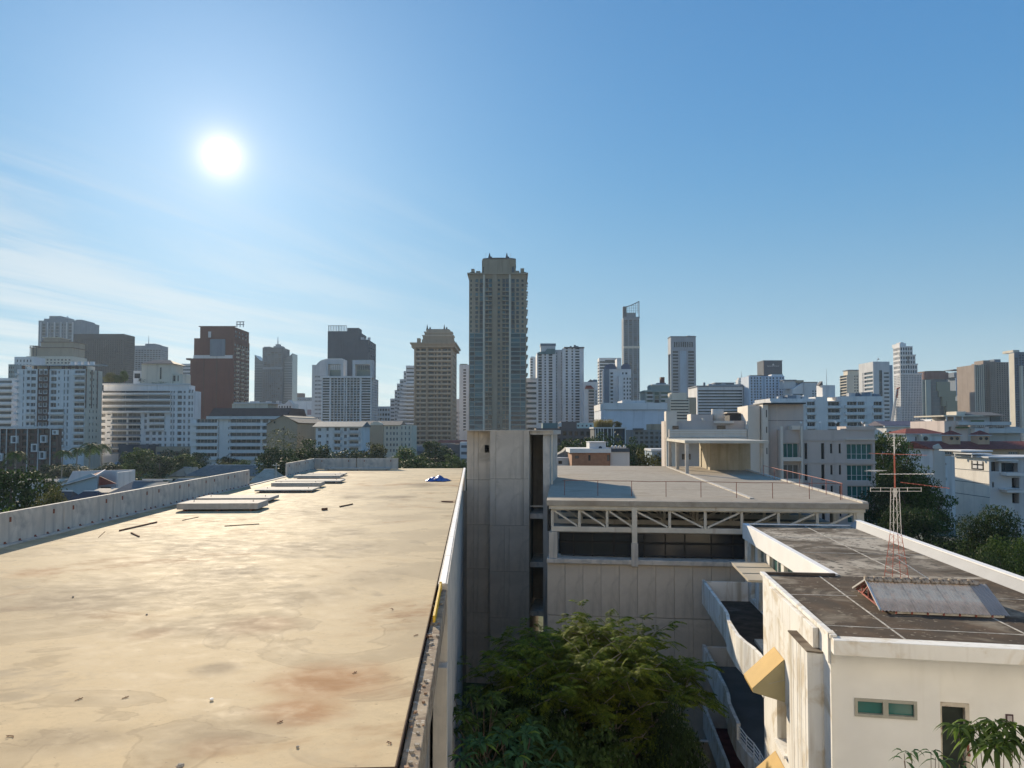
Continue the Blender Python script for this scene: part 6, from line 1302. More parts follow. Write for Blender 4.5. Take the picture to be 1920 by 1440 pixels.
    b = Bld('blue_glass_block', 'blue glass block with projecting roof beside the brown twin slabs', 760, 1791, 1832, 0, 25); z = b.z; u = b.u; b.gm = [GL_BLUE]; b.dep = .2; b.shell(u(1797), b.W, 0, 25, 0, z(707), GRY, f=grid(u(1798), b.W-.3, 10, .9, 8, z(708), 30, .85)); b.part('pale_corner', u(1793), u(1805), -.6, -.02, z(742), z(708), BLU); b.box(1791, 1832, 698, 707, GRY, 0, 20); b.part('roof_blade', u(1788), b.W, -2, 15, z(694), z(692.5), GRY); b.done()
    b = Bld('brown_twin_slabs', 'brown twin residential slabs with fine vertical ribs', 560, 1829, 1894, 0, 22); z = b.z; u = b.u; b.gm = [GL_DARK]; b.dep = .6; BT = fm((0.30, 0.24, 0.20)); n = 36
    for (a, c, t_, v) in ((1829, 1845, 684, 0), (1846, 1858, 682, 2), (1866, 1894, 679, 0), (1858, 1868, 678, -1)): nx = max(3, int((u(c)-u(a))/1.6)); b.shell(u(a), u(c), v, 22, 0, z(t_), BT, f=grid(u(a)+.15, u(c)-.15, nx, .5, z(812), z(t_+1), n, .6))
    for a in (1829.5, 1833, 1837, 1841, 1845): b.part('rib', u(a), u(a)+.5, -.6, 0, 8, z(683.5), CRM)
    b.box(1851, 1864, 675, 682, BT, 3, 14); b.box(1872, 1884, 673, 679, GRY, 3, 14); b.done()
    b = Bld('cream_edge_tower', 'cream and grey tower cut by the right edge of the picture', 460, 1905, 1960, 0, side=1895); z = b.z; u = b.u; b.gm = [GL_DARK, GL_BLUE]; b.dep = .6; n = 32; b.shell(0, b.W, 0, b.D, 0, z(660), GRY, f=grid(.4, u(1912), 2, .7, z(815), z(670), n, .6)+grid(u(1913), b.W-.5, 8, .6, z(815), z(664), n, .5)); b.part('cream_wall', -.15, -.01, 0, b.D, 0, z(662), CRM); b.part('cream_fin', u(1913), u(1917), -2, -.02, 0, z(686), CRM); b.box(1907, 1919, 655.5, 660, CRM, 2, 12); b.done()
    # mobile crane
    t = thing('mobile_crane', 'grey lattice crane boom leaning up with red tip before the white office tower', 'crane', pt(1658, 808, 330)[:2]+(0,)); x0, _, zb = pt(1660, 800, 330); x1, _, z1 = pt(1682, 729, 330); ox = t.location.x; m = MB(); A = Vector((0, 0, 3)); B_ = Vector((x1-ox, 0, z1)); 
    for s in ((-.5,-.5), (.5,-.5), (.5,.5), (-.5,.5)): m.bar(A+Vector((s[0], s[1], 0)), B_+Vector((s[0]*.4, s[1]*.4, 0)), .22, .22)
    for i in range(22): p = A.lerp(B_, i/22); q = A.lerp(B_, (i+1)/22); m.bar(p+Vector((-.5,-.4,0)), q+Vector((.5,-.4,0)), .14, .14)
    m.build('boom', STEEL, t); m = MB(); m.bar(B_-Vector((.3,0,4)), B_+Vector((.2,0,.2)), .6, .8); m.bar(B_, B_+Vector((1.1, 0, .5)), .5, .5); m.build('boom_tip', fm((0.45, 0.12, 0.07)), t); bx('crane_cab', -2, 2.5, -1.4, 1.4, 1.0, 3.4, STEEL, t); 
    for q in (-1.6, 0.2, 2.0): m = MB(); m.tube([(q,-1.5,.5), (q,1.5,.5)], .5, 12); m.build('wheel', BLACK, t)
    # right mid-distance houses
    b = Bld('blue_roof_house', 'long white house with dark blue roof under the stepped glass tower', 260, 1662, 1736, 0, 12); z = b.z; u = b.u; b.shell(0, b.W, 0, 12, 0, z(799), WH, f=grid(.5, b.W-.5, 8, .6, 8, z(801), 3, .4)); q = MB(); q.xprism([(-1,z(798)), (6,z(789)), (13,z(798))], -1, b.W+.5); q.build('roof', fm((0.14, 0.13, 0.17)), b.t); b.part('eave', -1, b.W+.6, -1, 0, z(801), z(798.5), WH2); b.done()
    b = Bld('small_white_house', 'small white house with tiny gable between trees on the right', 300, 1735, 1768, 0, 12); z = b.z; u = b.u; b.shell(0, b.W, 0, 12, 0, z(793), WH, f=grid(.5, b.W-.5, 4, .6, 6, z(795), 4, .5)); q = MB(); q.yprism([(u(1742),z(793)), (u(1752),z(793)), (u(1747),z(786))], -.3, 8); q.build('gable', WH, b.t); q = MB(); q.xprism([(-.5,z(793)), (6,z(787)), (12,z(793))], -.3, b.W+.3); q.build('roof', SLATE, b.t); b.done()
    def hip(b, u0, u1, v0, v1, z0, z1, m, nm='roof', e=.7, ridge=.3):
        u0 -= e; u1 += e; v0 -= e; v1 += e; ra, rb = u0+(u1-u0)*ridge, u1-(u1-u0)*ridge; vm_ = (v0+v1)/2; q = MB()
        q.quad((u0,v0,z0), (u1,v0,z0), (rb,vm_,z1), (ra,vm_,z1)); q.tri((u1,v0,z0), (u1,v1,z0), (rb,vm_,z1)); q.quad((u1,v1,z0), (u0,v1,z0), (ra,vm_,z1), (rb,vm_,z1)); q.tri((u0,v1,z0), (u0,v0,z0), (ra,vm_,z1)); q.build(nm, m, b.t)
        bx('eave', u0, u1, v0, v1, z0-.22, z0-.02, WH2, b.t)
    b = Bld('red_roof_villa', 'white villa with red hipped roof and round window beside the big tree', 190, 1700, 1768, 0, 10); z = b.z; u = b.u; b.shell(0, b.W, 0, 10, 0, z(814), WH, f=[(u(1716), u(1719), z(827), z(819)), (u(1745), u(1750), z(850), z(840)), (u(1712), u(1716), z(850), z(842))]); hip(b, 0, b.W, 0, 10, z(813), z(803), REDR); b.part('turret', u(1720), u(1735), -2.0, -.02, 0, z(815), CRM); q = MB(); q.tube([(u(1727), -2.1, z(822)), (u(1727), -2.0, z(822))], .55, 14); q.build('round_window', GL_DARK, b.t); hip(b, u(1712), u(1745), -3, -.1, z(838), z(830), REDR, 'porch_roof', .3, .2); b.done()
    b = Bld('lower_red_roof_house', 'low house with red roofs under the red roofed villa', 165, 1700, 1752, 0, 9); z = b.z; u = b.u; b.shell(0, b.W, 0, 9, 0, z(858), WH, f=[(u(1735), u(1740), z(874), z(865)), (u(1712), u(1718), z(874), z(865))]); hip(b, 0, b.W, 0, 9, z(858), z(846), REDR); b.done()
    b = Bld('long_red_roof_house', 'long house with red roof, orange upper wall and two small turrets at right', 150, 1748, 1960, 0, 14); z = b.z; u = b.u; OR = fm((0.56, 0.40, 0.27)); b.dep = .25; ws = [(u(a), u(a+18), z(852), z(847)) for a in (1767, 1811, 1890)]; face(b.mb(WH), None, lambda a, q, d: (a, d, q), 0, b.W, 0, z(855), [(u(1770), u(1773), z(872), z(868)), (u(1770), u(1773), z(900), z(896))], .25); face(b.mb(OR), None, lambda a, q, d: (a, d, q), 0, b.W, z(855), z(841), ws, .25); b.windows(ws, WH2, 0, 3); w = b.mb(WH); w.quad((0,0,0), (0,14,0), (0,14,z(841)), (0,0,z(841))); q = MB(); q.xprism([(-.8,z(842)), (6.5,z(828)), (14,z(842))], -.5, b.W); q.build('roof', REDR, b.t); q = MB(); q.yprism([(0,0), (u(1768),0), (u(1768),z(848)), (u(1757),z(832)), (0,z(836))], -.6, -.05); q.build('gable_wall', fm((0.58, 0.53, 0.48)), b.t)
    for a in (1798, 1854):
        tz = z(815, v=6.0); tb = z(832, v=6.0); b.part('turret', u(a), u(a+22), 3.5, 6, z(838), tz, OR); hip(b, u(a), u(a+22), 3.5, 6, tz, tz+.85, REDR, 'turret_roof', .3, .45)
        for k in (3, 14): q = MB(); q.tube([(u(a+k+2), 3.42, tz-.75), (u(a+k+2), 3.5, tz-.75)], .32, 12); q.build('turret_window', GL_DARK, b.t)
    b.done()
    b = Bld('terraced_villa_block', 'stacked terrace building with flat overhanging roofs and pink walls at right', 210, 1771, 1912, 0, 18); z = b.z; u = b.u; b.dep = .6; f = [(u(1808), u(1817), z(818), z(808)), (u(1820), u(1836), z(817), z(808)), (u(1845), u(1860), z(806), z(801)), (u(1868), u(1882), z(806), z(801)), (u(1779), u(1785), z(812), z(800))]
    face(b.mb(PNK), None, lambda a, q, d: (a, d, q), 0, u(1815), 0, z(789), [r for r in f if r[1] < u(1815)], .6); face(b.mb(fm((0.50, 0.48, 0.47))), None, lambda a, q, d: (a, d, q), u(1815), b.W, 0, z(800), [r for r in f if r[0] >= u(1815)], .6); b.windows(f, WH2, 0, 2); b.mb(PNK).quad((0,0,0), (0,18,0), (0,18,z(789)), (0,0,z(789)))
    b.part('terrace_slab', u(1792), u(1890), -1.5, 16, z(797), z(791), WH2); b.part('terrace_slab', u(1820), b.W, -2, 16, z(812), z(803), WH2); b.part('upper_storey', u(1800), u(1884), 2, 14, z(791), z(778), WH2); b.part('roof_slab', u(1768), u(1842), -.5, 15, z(781), z(778.5), CRM); q = MB(); q.xprism([(-.5,z(779)), (7,z(771.5)), (15,z(779))], u(1822), u(1886)); q.build('hip_roof', GREYR, b.t); b.part('roof_tank', u(1806), u(1824), 3, 8, z(778), z(771), CRM); b.part('glass_corner', u(1865), u(1883), 1.6, 2, z(790), z(781), GL_BLUE)
    for a in (1773, 1788, 1803): b.part('terrace_post', u(a), u(a)+.3, -.4, -.1, z(789), z(781), WH2)
    b.part('pier', u(1838), u(1845), -2.2, -.1, 0, z(800), PNK); b.part('hedge', u(1818), u(1840), -1.4, -.6, z(791), z(788), fm((0.12, 0.15, 0.07))); b.part('hedge', u(1790), u(1812), -1.2, -.4, z(803), z(800), fm((0.12, 0.15, 0.07))); b.done()
    # plain white house near right
    b = Bld('plain_white_house', 'plain white house with blank sunlit side and small balconies at the right edge', 92, 1853, 1990, 0, side=1789); z = b.z; u = b.u; b.dep = .9; f = [(u(1857), u(1872), z(884), z(866)), (u(1876), u(1907), z(885), z(868)), (u(1895), u(1909), z(915), z(896)), (u(1858), u(1862), z(914), z(904)), (u(1895), u(1908), z(944), z(925))]
    face(b.mb(WH2), None, lambda a, q, d: (a, d, q), 0, b.W, 0, z(859), f, .9); b.windows(f, DGR, 0, 1); w = b.mb(WH2); PW = mat('sunlit_side_paint', (0.76, 0.71, 0.63), .8, .06, .5, streak=((0.6, .55, .48), .35, 1.2)); fl = [(1.0, 3.6, z(883), z(866))]; g = MB(); face(b.mb(PW), g, lambda a, q, d: (d, a, q), 0, b.D, 0, z(859), fl, .3); g.build('side_window', [GL_DARK, GL_BLUE, GL_CURT], b.t)  # side painted warmer and brighter than the front, sunlight put into its colour
    for py in (884, 908, 933): b.part('shadow_joint', -.02, .02, 0, b.D, z(py)-.03, z(py)+.03, DGR)
    b.part('roof_slab', -.3, b.W, -.4, b.D+.2, z(859), z(856), WH2); b.part('canopy', u(1865), u(1895), -1.3, -.02, z(864), z(861.5), WH); b.part('canopy', u(1870), u(1903), -1.2, -.02, z(918), z(915), WH); b.balcony(u(1874), u(1910), [z(891), z(922)], WH, 1.2, .35); b.part('roof_shade', u(1840), u(1878), 2, 6, z(853), z(851), WH); b.part('roof_shade', u(1838), u(1900), 4, 9, z(848.5), z(846), WH)
    for v in (2.2, 5.8): b.part('shade_post', u(1842), u(1842)+.12, v, v+.12, z(859), z(853), WH)
    for k in range(2):
        for j in range(2): b.part('window_grille', -.02, .06, 1.3+k*1.1, 2.1+k*1.1, z(882)+.12+j*.55, z(882)+.5+j*.55, WH)
    b.done()
skyline_right()

def pink_block():
    P1 = mat('pinkish_plaster', (0.52, 0.455, 0.415), 0.85, 0.06, .3, streak=((0.40, 0.345, 0.31), .36, 1.2)); P2 = mat('pinkish_plaster_pale', (0.66, 0.60, 0.53), .85, .05, .3, streak=((0.50, 0.44, 0.38), .34, 1.2))  # paler copy for trim, also painted on the sunlit left faces
    b = Bld('pinkish_apartment_block', 'pinkish apartment block with green bay windows behind the truss roof deck', 106, 1463, 1640, -6.8, 12); z = b.z; u = b.u; b.dep = .35; b.gm = [GL_DARK, GL_DARK, GL_DARK]; f = []
    zz = lambda py, px: b.z(py, px)
    rows_ = ((832, 862), (872, 902), (911, 941), (951, 981))
    nar, big = [], []
    for t_, bt in rows_:
        nar += [(u(1508), u(1513), zz(bt-1, 1510), zz(t_-1, 1510)), (u(1539), u(1545), zz(bt-1, 1542), zz(t_-1, 1542)), (u(1556), u(1560), zz(bt-12, 1558), zz(t_, 1558)), (u(1572), u(1576), zz(bt-12, 1574), zz(t_, 1574))]; big += [(u(1587), u(1635), zz(bt, 1610), zz(t_, 1610))]
    bay = [(u(1466), u(1497), zz(bt-1, 1480), zz(t_-1, 1480)) for t_, bt in rows_]
    zt = zz(806, 1463); w = b.mb(P1); face(w, None, lambda a, q, d: (a, d, q), 0, b.W, 0, zt, nar+big+bay, .35); w.quad((0,0,0), (0,12,0), (0,12,zt), (0,0,zt)); w.quad((0,0,zt), (b.W,0,zt), (b.W,12,zt), (0,12,zt)); w.quad((b.W,0,0), (b.W,12,0), (b.W,12,zt), (b.W,0,zt))
    b.windows(nar, DGR, 0, 0); b.gm = [GL_TEAL, GL_TEAL, GL_TEAL]; b.windows(big, WH2, 0, 4); 
    for r in big: b.part('transom', r[0], r[1], .24, .29, r[2]+(r[3]-r[2])*.34, r[2]+(r[3]-r[2])*.34+.06, WH2)
    b.gm = [GL_DARK, GL_TEAL, GL_CURT]; b.windows(bay, WH2, 0, 2)
    zs = [r[2]-.25 for r in bay]; b.balcony(u(1462), u(1501), zs, P2, .8, .55)
    for px in (1462.5, 1499): b.part('bay_pier', u(px), u(px)+.22, -.85, -.02, 0, zz(799, px), P2)
    b.part('string_course', u(1501), b.W, -.12, -.01, zz(826.5, 1550), zz(823.5, 1550), P1); b.part('string_course', u(1501), b.W, -.12, -.01, zz(869, 1550), zz(867, 1550), P1); b.part('parapet_block', u(1586), b.W+.1, -.15, 4, zt, zz(799.5, 1610), P1); b.part('cornice', u(1584), b.W+.25, -.3, 4, zz(824.5, 1610), zz(822.5, 1610), P2); b.part('roof_corner', u(1484), u(1500), -.4, 2, zt, zz(798, 1490), P2); b.part('roof_corner', u(1622), u(1628), -.05, .5, zz(799, 1610), zz(795, 1610), WH)
    for px in (1504, 1540, 1570, 1620): 
        m = MB(); m.tube([(0,0,0), (0,0,.9)], .03, 5); o = m.build('lamp_post', STEEL, b.t, loc=(u(px), .6, zt)); q = bmesh.new(); bmesh.ops.create_icosphere(q, subdivisions=2, radius=.16); me = bpy.data.meshes.new('lamp_globe'); q.to_mesh(me); q.free(); me.materials.append(WHITE_C); link('lamp_globe', me, o, loc=(0, 0, 1.0))
    # stair tower part
    zk = zz(757, 1463); 
    m = MB(); 
    b.part('stair_block', u(1444), u(1514), 2, 12, 0, zk, P1); b.part('stair_block', u(1434), u(1444), 1.2, 9, 0, zz(758, 1440), P2); b.part('stair_block', u(1409), u(1432), 2.5, 11, 0, zz(759, 1420), P2); b.part('stair_recess', u(1432), u(1434), 3, 9, 0, zz(764, 1430), P1); b.part('coping', u(1434), u(1515), .9, 12, zk, zk+.18, DBR)
    b.part('groove', u(1463), u(1463.6), 1.97, 2.0, zz(862, 1463), zk, P2); b.part('groove', u(1446), u(1514), 1.97, 2.0, zz(788.5, 1463), zz(787.8, 1463), DBR)
    for t_, bt in ((768, 782), (800, 812), (840, 852)): b.part('slot_window', u(1440), u(1441.6), 1.15, 1.21, zz(bt, 1440), zz(t_, 1440), GL_DARK)
    # left wing
    v0 = 2.0; b.part('wing_wall', u(1254), u(1409), 5, 14, 0, zz(788, 1330, ), P1); b.part('wing_corner', u(1254), u(1275), 4.4, 8, 0, zz(769.5, 1260), P2); b.part('wing_band', u(1258), u(1408), 3.0, 5, zz(820, 1330), zz(805, 1330), P2); b.part('wing_balcony_slab', u(1256), u(1408), 2.6, 4.95, zz(824, 1330), zz(820.5, 1330), P2)
    for a, c, t_, bt in ((1266, 1278, 798, 805), (1354, 1371, 797.5, 804.5)): b.part('wing_window', u(a), u(c), 4.32 if a < 1280 else 4.95, 4.39 if a < 1280 else 4.99, zz(bt, a), zz(t_, a), GL_DARK)
    for a, c, t_, bt in ((1259, 1264, 850, 860), (1285, 1302, 853, 864), (1399, 1408, 853, 866), (1259, 1264, 868, 876), (1400, 1409, 872, 884)): b.part('wing_window', u(a), u(c), 4.3 if a < 1275 else 4.94, 4.39 if a < 1275 else 4.99, zz(bt, a), zz(t_, a), GL_DARK)
    for py in (807.5, 811): q = MB(); q.bar((u(1260), 2.95, zz(py, 1330)), (u(1408), 2.95, zz(py, 1330)), .05, .06); q.build('hand_rail', WHITE_C, b.t)
    m = MB(); r_ = (u(1374)-u(1349))/2; m.tube([(0,0,zz(788, 1360)), (0,0,zz(764, 1360))], r_, 20); m.build('water_tank', P2, b.t, True, loc=(u(1361.5), 8, 0)); b.part('roof_block', u(1308), u(1350), 7, 12, zz(788, 1330), zz(775, 1330), P1); b.part('roof_block_lit', u(1306), u(1308), 7, 12, zz(788, 1330), zz(774, 1330), P2); b.part('roof_shed', u(1386), u(1408), 8, 13, zz(788, 1390), zz(772, 1390), DBR); b.part('roof_shed_cap', u(1380), u(1404), 7.6, 13, zz(772, 1390), zz(770.5, 1390), P2); b.part('planter', u(1348), u(1386), 4.3, 5.5, zz(793, 1360), zz(788.5, 1360), P2); b.part('roof_pier', u(1325), u(1330), 4.8, 5.4, zz(788, 1325), zz(783, 1325), P2)  # narrow paler strip paints the sunlit side of the roof block
    b.done()
pink_block()

def low_houses():
    # behind the deck
    b = Bld('brick_penthouse', 'small orange brick rooftop house with white roof band behind the deck', 128, 1072, 1144, 0, 9); z = b.z; u = b.u; BRK = mat('orange_brick', (0.36, 0.19, 0.12), .85, .12, 1.5, streak=((0.28, 0.15, 0.10), .4, 2.0)); f = [(u(1078), u(1085), z(859.5), z(854.5)), (u(1103), u(1107), z(864), z(853)), (u(1138), u(1143), z(864), z(853))]
    b.dep = .2; face(b.mb(BRK), None, lambda a, q, d: (a, d, q), 0, b.W, 0, z(849), f, .2); b.windows(f, DBR, 0, 0); b.mb(BRK).quad((0,0,0), (0,9,0), (0,9,z(849)), (0,0,z(849))); b.part('roof_band', -.35, b.W+.1, -.35, 9, z(849), z(841), WH); b.part('roof_room', u(1106), u(1137), .8, 6, z(841), z(829.5), WH2); b.part('roof_room_cap', u(1105), u(1138), .6, 6.2, z(829.5), z(828.5), WH); q = MB(); q.tube([(u(1126.5),.7,z(840)), (u(1126.5),.79,z(840))], .3, 10); q.build('round_vent', DGR, b.t)
    b.part('side_wing', u(1145), u(1181), .5, 9, 0, z(847.5), WH2); b.part('wing_parapet', u(1145), u(1181), .3, 9, z(847.5), z(841), DGR)
    for a in (1148.5, 1155, 1162, 1171):
        m = MB(); m.tube([(0,0,0), (0,0,.35), (0,0,.5)], [.26,.26,.08], 10); m.build('roof_ventilator', METAL, b.t, loc=(u(a+2), 1.2, z(841)))
    b.done()
    b = Bld('grey_annexe', 'grey white low annexe between stair tower and brick rooftop house', 135, 1036, 1071, 0, 9); z = b.z; u = b.u; b.shell(0, b.W, 0, 9, 0, z(858), WH2, f=[(u(1047), u(1054), z(870), z(864), 0), (u(1066), u(1069), z(867), z(864), 0)]); q = MB(); q.yprism([(u(1038),z(858)), (u(1073),z(858)), (u(1066),z(840)), (u(1058),z(848))], 3, 9); q.build('roof', GREYR, b.t); b.done()
    b = Bld('ruined_brown_building', 'dark brown unfinished building left of the planted roof house', 240, 1005, 1112, 0, 18); z = b.z; u = b.u; b.gm = [GL_DARK]; b.dep = 1.2; b.shell(0, b.W, 0, 18, 0, z(803), fm((0.15, 0.12, 0.115)), f=grid(.6, b.W-.6, 9, .6, z(860), z(806), 4, .55)); b.box(1052, 1082, 790.5, 803, fm((0.17, 0.13, 0.12)), 1, 12); b.box(1018, 1046, 793, 803, TEALR, 2, 12); b.box(1048, 1053, 792, 800, WH2, .5, 2); b.done()
    b = Bld('white_low_strip', 'low white strip building below the twin tower', 300, 1078, 1122, 0, 12); b.shell(0, b.W, 0, 12, 0, b.z(793), fm((0.5, 0.58, 0.56)), f=grid(.5, b.W-.5, 5, .4, b.z(808), b.z(795), 2, .5)); b.done()
    b = Bld('planted_roof_house', 'dark house with slim columns and reed planting on its roof', 215, 1115, 1174, 0, 12); z = b.z; u = b.u; b.shell(0, b.W, 1.5, 12, 0, z(801), DGR); b.part('roof_slab', -.3, b.W+.2, 0, 12, z(803.5), z(801), WH2)
    for a in (1116, 1121, 1126, 1131, 1139, 1146, 1150, 1172): b.part('column', u(a), u(a)+.22, .2, .45, 0, z(803.5), WH2)
    m = MB(); rg = random.Random(4)
    for k in range(420):
        x = rg.uniform(u(1117), u(1150)); y = rg.uniform(1, 6); h = rg.uniform(1.2, 2.4); dx, dy = rg.uniform(-.5,.5), rg.uniform(-.3,.3); m.quad((x-.05,y,z(801)), (x+.05,y,z(801)), (x+dx+.02,y+dy,z(801)+h), (x+dx-.02,y+dy,z(801)+h))
    stuff(m.build('reed_planting', LEAF['dry'], b.t)); o = link('roof_shrubs', crown_mesh('olive', 5200, 46, .075, 3), b.t, loc=(u(1161), 4, z(796))); o.scale = ((u(1172)-u(1150))/2, 2.5, 1.6); b.done()
    b = Bld('grey_low_block', 'low grey brown block behind the pinkish block corner', 250, 1186, 1258, 0, 15); z = b.z; u = b.u; b.gm = [GL_DARK, GL_CURT]; b.shell(0, b.W, 0, 15, 0, z(806), fm((0.24, 0.23, 0.22)), f=grid(.5, b.W-.5, 7, .6, z(850), z(808), 5, .55)); b.box(1222, 1258, 795, 806, BEI, 1, 10); b.part('sun_awning', u(1189), u(1206), -1, 3, z(806), z(803), SLATE); b.done()
    b = Bld('garden_shed', 'blue white shed roof behind the deck beside the pinkish block', 150, 1222, 1262, 0, 8); z = b.z; b.shell(0, b.W, 0, 8, 0, z(846), BLU); b.part('roof', -.2, b.W, -.3, 8, z(846), z(842), WH2); b.done()
    # old houses beyond the left parapet
    b = Bld('gabled_blue_house', 'pale blue house with red roof slopes and white back wall left of the parapet', 165, 84, 184, 0, 8); z = b.z; u = b.u
    BW = fm((0.36, 0.47, 0.52)); q = MB(); q.yprism([(0,0), (u(184),0), (u(184),z(893)), (u(172),z(888)), (0,z(921))], 0, .3); q.build('gable_wall', BW, b.t)
    q = MB(); q.quad((u(78),-.4,z(922)), (u(184),-.4,z(892)), (u(166),7,z(884.5)), (u(74),7,z(917))); q.quad((u(78),-.4,z(922)-.15), (u(184),-.4,z(892)-.15), (u(166),7,z(884.5)-.15), (u(74),7,z(917)-.15)); q.build('red_roof', REDR, b.t); q = MB(); q.bar((u(77),-.5,z(921.5)), (u(184),-.5,z(892)), .16, .2); q.build('barge_board', WH, b.t); q = MB(); q.bar((u(167),6.8,z(884.5)), (u(185),-.5,z(891.5)), .25, .3); q.build('ridge_cap', WH, b.t)
    q = MB(); q.yprism([(u(184),z(911)), (u(216),z(907)), (u(185),z(893))], .6, .9); q.build('hip_panel', REDR, b.t); b.part('lower_wall', u(184), u(216), 1, 1.3, 0, z(914), WH2); q = MB(); q.yprism([(u(85),0), (u(219),0), (u(219),z(884)), (u(98),z(887)), (u(86),z(910))], 8, 8.4); q.build('back_wall', WH, b.t); b.part('side_wall', u(215.5), u(219), .9, 8, 0, z(886), WH); b.part('lower_window', u(186), u(206), .95, 1.0, z(918), z(913.5), GL_DARK); b.done()
    def hiphouse(name, lab, Y, pl, pr, pe, pr_top, D, rm, wm, ridge=.28, yaw=0):
        b = Bld(name, lab, Y, pl, pr, yaw, D); z = b.z; b.shell(.4, b.W-.4, .4, D-.4, 0, z(pe), wm, f=grid(1, b.W-1, max(2, int(b.W/3)), .4, 0.5, z(pe), 2, .45)); z0, z1 = z(pe), z(pr_top, v=D/2); ra, rb = b.W*ridge, b.W*(1-ridge)
        q = MB(); q.quad((0,0,z0), (b.W,0,z0), (rb,D/2,z1), (ra,D/2,z1)); q.build('roof_front', rm, b.t); q = MB(); q.tri((b.W,0,z0), (b.W,D,z0), (rb,D/2,z1)); q.tri((0,D,z0), (0,0,z0), (ra,D/2,z1)); q.build('roof_hips', rm, b.t); q = MB(); q.quad((b.W,D,z0), (0,D,z0), (ra,D/2,z1), (rb,D/2,z1)); q.build('roof_back', rm, b.t); q = MB(); q.tube([(ra,D/2,z1), (rb,D/2,z1)], .12, 6); q.build('ridge', WH2, b.t); b.done(); return b
    SUNR = mat('pale_sheet_and_sunlit_roof', (0.42, 0.35, 0.28), .8, .12, .6, streak=((0.3, .25, .2), .4, 2.0))  # pale sheet roofs, also the colour painted on sunlit slopes
    hiphouse('dark_hip_house', 'house with dark purple hipped roof just over the left parapet', 120, 108, 180, 952, 921, 9, fm((0.10, 0.075, 0.085)), WH2, .3)
    hiphouse('dark_lean_house', 'low dark roofed house left of the purple hipped roof', 128, 62, 122, 958, 921, 10, fm((0.09, 0.075, 0.08)), WH2, .25)
    hiphouse('grey_hip_house', 'wide house with grey hipped roof behind the parapet near the bushes', 225, 345, 520, 893, 872, 14, GREYR, CRM, .16)
    hiphouse('second_grey_house', 'grey roofed house nearer the parapet with pale ridge', 165, 285, 420, 920, 898, 11, fm((0.20, 0.19, 0.18)), CRM, .22)
    b = hiphouse('sunlit_roof_house', 'house with sunlit pale roof patch and scraps left of the parapet', 150, 205, 300, 925, 902, 12, fm((0.17, 0.16, 0.16)), CRM, .2); q = MB(); z = b.z; u = b.u; q.quad((u(246),-.3,z(926)), (u(300),-.3,z(922)), (u(298),5,z(906)), (u(246),5,z(910))); q.build('sunlit_roof_patch', SUNR, b.t); b.part('roof_edge_board', u(244), u(302), 5.2, 5.5, z(903.5), z(901.5), WH2)  # paler patch paints sunlight onto the darker roof
    b = hiphouse('cream_gable_house', 'cream gable ended house with small pediment before the dark bushes', 230, 312, 372, 894, 876, 8, GREYR, CRM, .38); q = MB(); z = b.z; u = b.u; q.yprism([(u(318),z(893)), (u(352),z(893)), (u(345),z(878))], -.6, 2); q.build('pediment', fm((0.30, 0.29, 0.27)), b.t); q = MB(); q.quad((u(345),-.7,z(878)), (u(354),-.7,z(891)), (u(370),3,z(889)), (u(364),3,z(876))); q.build('lit_slope', SUNR, b.t)  # paler quad paints the sunlit slope
    b = hiphouse('pale_roof_house', 'house with pale tan roof filling the gap in the parapet', 150, 466, 515, 905, 880, 10, SUNR, CRM, .3)
    for i, (px, Y, w_, top, lab) in enumerate(((190, 155, 30, 918, 'small pale shed roof beside the gabled blue house'), (15, 140, 50, 900, 'white washed low roof among trees at far left'), (90, 210, 50, 899, 'grey low roof behind trees left of the blue house'), (225, 290, 22, 866, 'blue white podium block below the terraced block'))):
        b = Bld('low_shed', lab, Y, px-w_/2, px+w_/2, 0, 7); z = b.z; b.shell(0, b.W, 0, 7, 0, z(top+5), WH2, f=grid(.5, b.W-.5, 3, .5, 1, z(top+6), 2, .5)); q = MB(); q.xprism([(-.5,z(top+5)), (3.5,z(top)), (7.5,z(top+5))], -.4, b.W+.4); q.build('roof', SUNR if i % 2 == 0 else GRY, b.t); b.done()
    m = MB(); x, y, zt = pt(518, 868, 130); t = thing('utility_pole', 'thin pale pole standing in the parapet gap', 'pole', (x, y, 0)); m.tube([(0,0,0), (0,0,zt)], [.14,.09], 8); m.build('pole', CONC_L, t); bx('crossarm', -.6, .6, -.05, .05, zt-.5, zt-.38, CONC_L, t); bx('insulator', -.5, -.42, -.04, .04, zt-.38, zt-.22, WH, t)
low_houses()

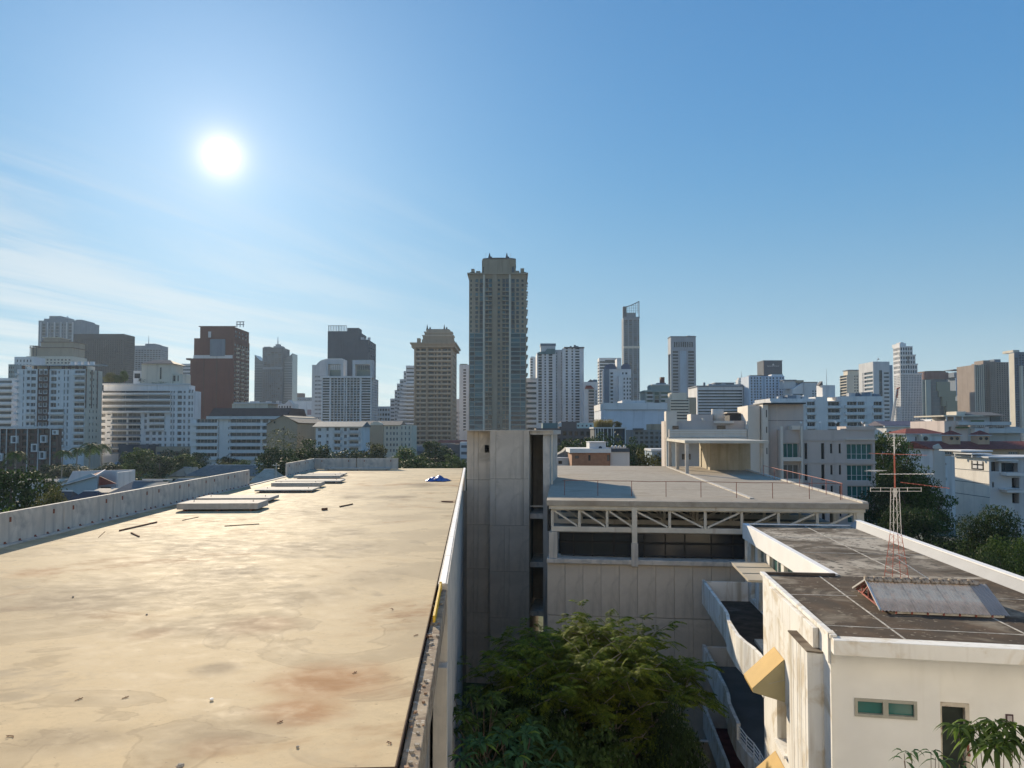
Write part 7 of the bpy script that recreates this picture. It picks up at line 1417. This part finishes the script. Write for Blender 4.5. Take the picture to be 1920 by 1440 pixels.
def filler():
    """the mass of low roofs and trees between the blocks: too many and too small to tell apart"""
    rg = random.Random(5); m = MB(); mats_ = [WH2, GRY, CRM, BEI, GREYR, REDR, DGR]
    for k in range(1500):
        Y = rg.uniform(340, 1900); X = rg.uniform(-.78, .78)*Y; w = rg.uniform(8, 26); d = rg.uniform(8, 20); top = 14 if Y < 600 else 15.5
        h = rg.uniform(5, top); c = rg.randrange(7); m.box(X-w/2, X+w/2, Y, Y+d, 0, h, c if c != 4 and c != 5 else 0)
        if rg.random() < .5: m.xprism([(Y-.5, h), (Y+d/2, h+rg.uniform(1, 2.5)), (Y+d+.5, h)], X-w/2-.5, X+w/2+.5, rg.choice((4, 5, 6)))
        for j in range(int(h/3.2)): m.box(X-w/2+.6, X+w/2-.6, Y-.06, Y-.01, 1.2+3.2*j, 2.5+3.2*j, 6)
    o = stuff(m.build('distant_low_rise', mats_)); tag(o, 'hazy mass of distant low rise roofs between the towers', 'low rise')
    # distant tree masses
    cm = crown_mesh('dark', 5200, 46, .075, 2); nv = len(cm.vertices); co = np.empty(nv*3, np.float32); cm.vertices.foreach_get('co', co); co = co.reshape(-1, 4, 3)
    Vs = []
    for k in range(210):
        Y = rg.uniform(150, 800)**1.0; X = rg.uniform(-.72, .72)*Y; r_ = rg.uniform(3.5, 7.5); h = rg.uniform(7, 13) if Y > 260 else rg.uniform(5, 9.5)
        sub = co[np.random.RandomState(k).choice(len(co), 1100 if Y > 300 else 2000, replace=False)]; a = rg.uniform(0, 6.28); c, s = math.cos(a), math.sin(a)
        big = (sub-sub.mean(1, keepdims=True))*1.7+sub.mean(1, keepdims=True); q = big.copy(); q[..., 0] = (big[..., 0]*c-big[..., 1]*s)*r_+X; q[..., 1] = (big[..., 0]*s+big[..., 1]*c)*r_+Y; q[..., 2] = big[..., 2]*h*.5+h*.52; Vs.append(q.reshape(-1, 3))
    V = np.concatenate(Vs); o = link('distant_foliage', np_mesh('distant_foliage', V, np.arange(len(V)).reshape(-1, 4), LEAF['dark'])); stuff(o); tag(o, 'dark mass of tree tops spread between houses and blocks', 'foliage')
filler()

# ================================================================ the building the view is taken from (added unseen behind the camera, its pale front bouncing sunlight) and the air
def own_building():
    t = thing('viewpoint_building', 'tall cream apartment building from which the view is taken', 'building', (-36, -1.1, 0)); P = mat('cream_facade', (0.72, 0.70, 0.67), .8, .05, .4, streak=((0.58, 0.56, 0.53), .33, 1.0))
    w = MB(); g = MB(); W, Hh, D = 72, 36.0, 16
    rects = grid(.8, W-.8, 18, .42, 1.0, Hh-1.2, 11, .45)
    face(w, g, lambda a, z, d: (a, -d, z), 0, W, 0, Hh, rects, .2)
    for x in (0, W): w.quad((x,0,0), (x,-D,0), (x,-D,Hh), (x,0,Hh))
    w.quad((0,0,Hh), (W,0,Hh), (W,-D,Hh), (0,-D,Hh)); w.quad((0,-D,0), (W,-D,0), (W,-D,Hh), (0,-D,Hh)); w.build('wall', P, t); o = g.build('windows', [GL_DARK, GL_BLUE, GL_CURT], t); stuff(o)
own_building()
def haze():
    m = bpy.data.materials.new('haze_air'); m.use_nodes = True; nt = m.node_tree; nt.nodes.clear(); out = N(nt, 'ShaderNodeOutputMaterial'); v = N(nt, 'ShaderNodeVolumePrincipled')
    v.inputs['Color'].default_value = (0.66, 0.82, 1.0, 1); v.inputs['Density'].default_value = 0.00010; v.inputs['Anisotropy'].default_value = 0.25
    nt.links.new(v.outputs[0], out.inputs['Volume']); b = MB(); b.box(-2600, 2600, -300, 2600, -1.0, 182.0); o = b.build('haze', m); stuff(o); tag(o, 'thin pale blue haze over the whole city', 'haze')
haze()
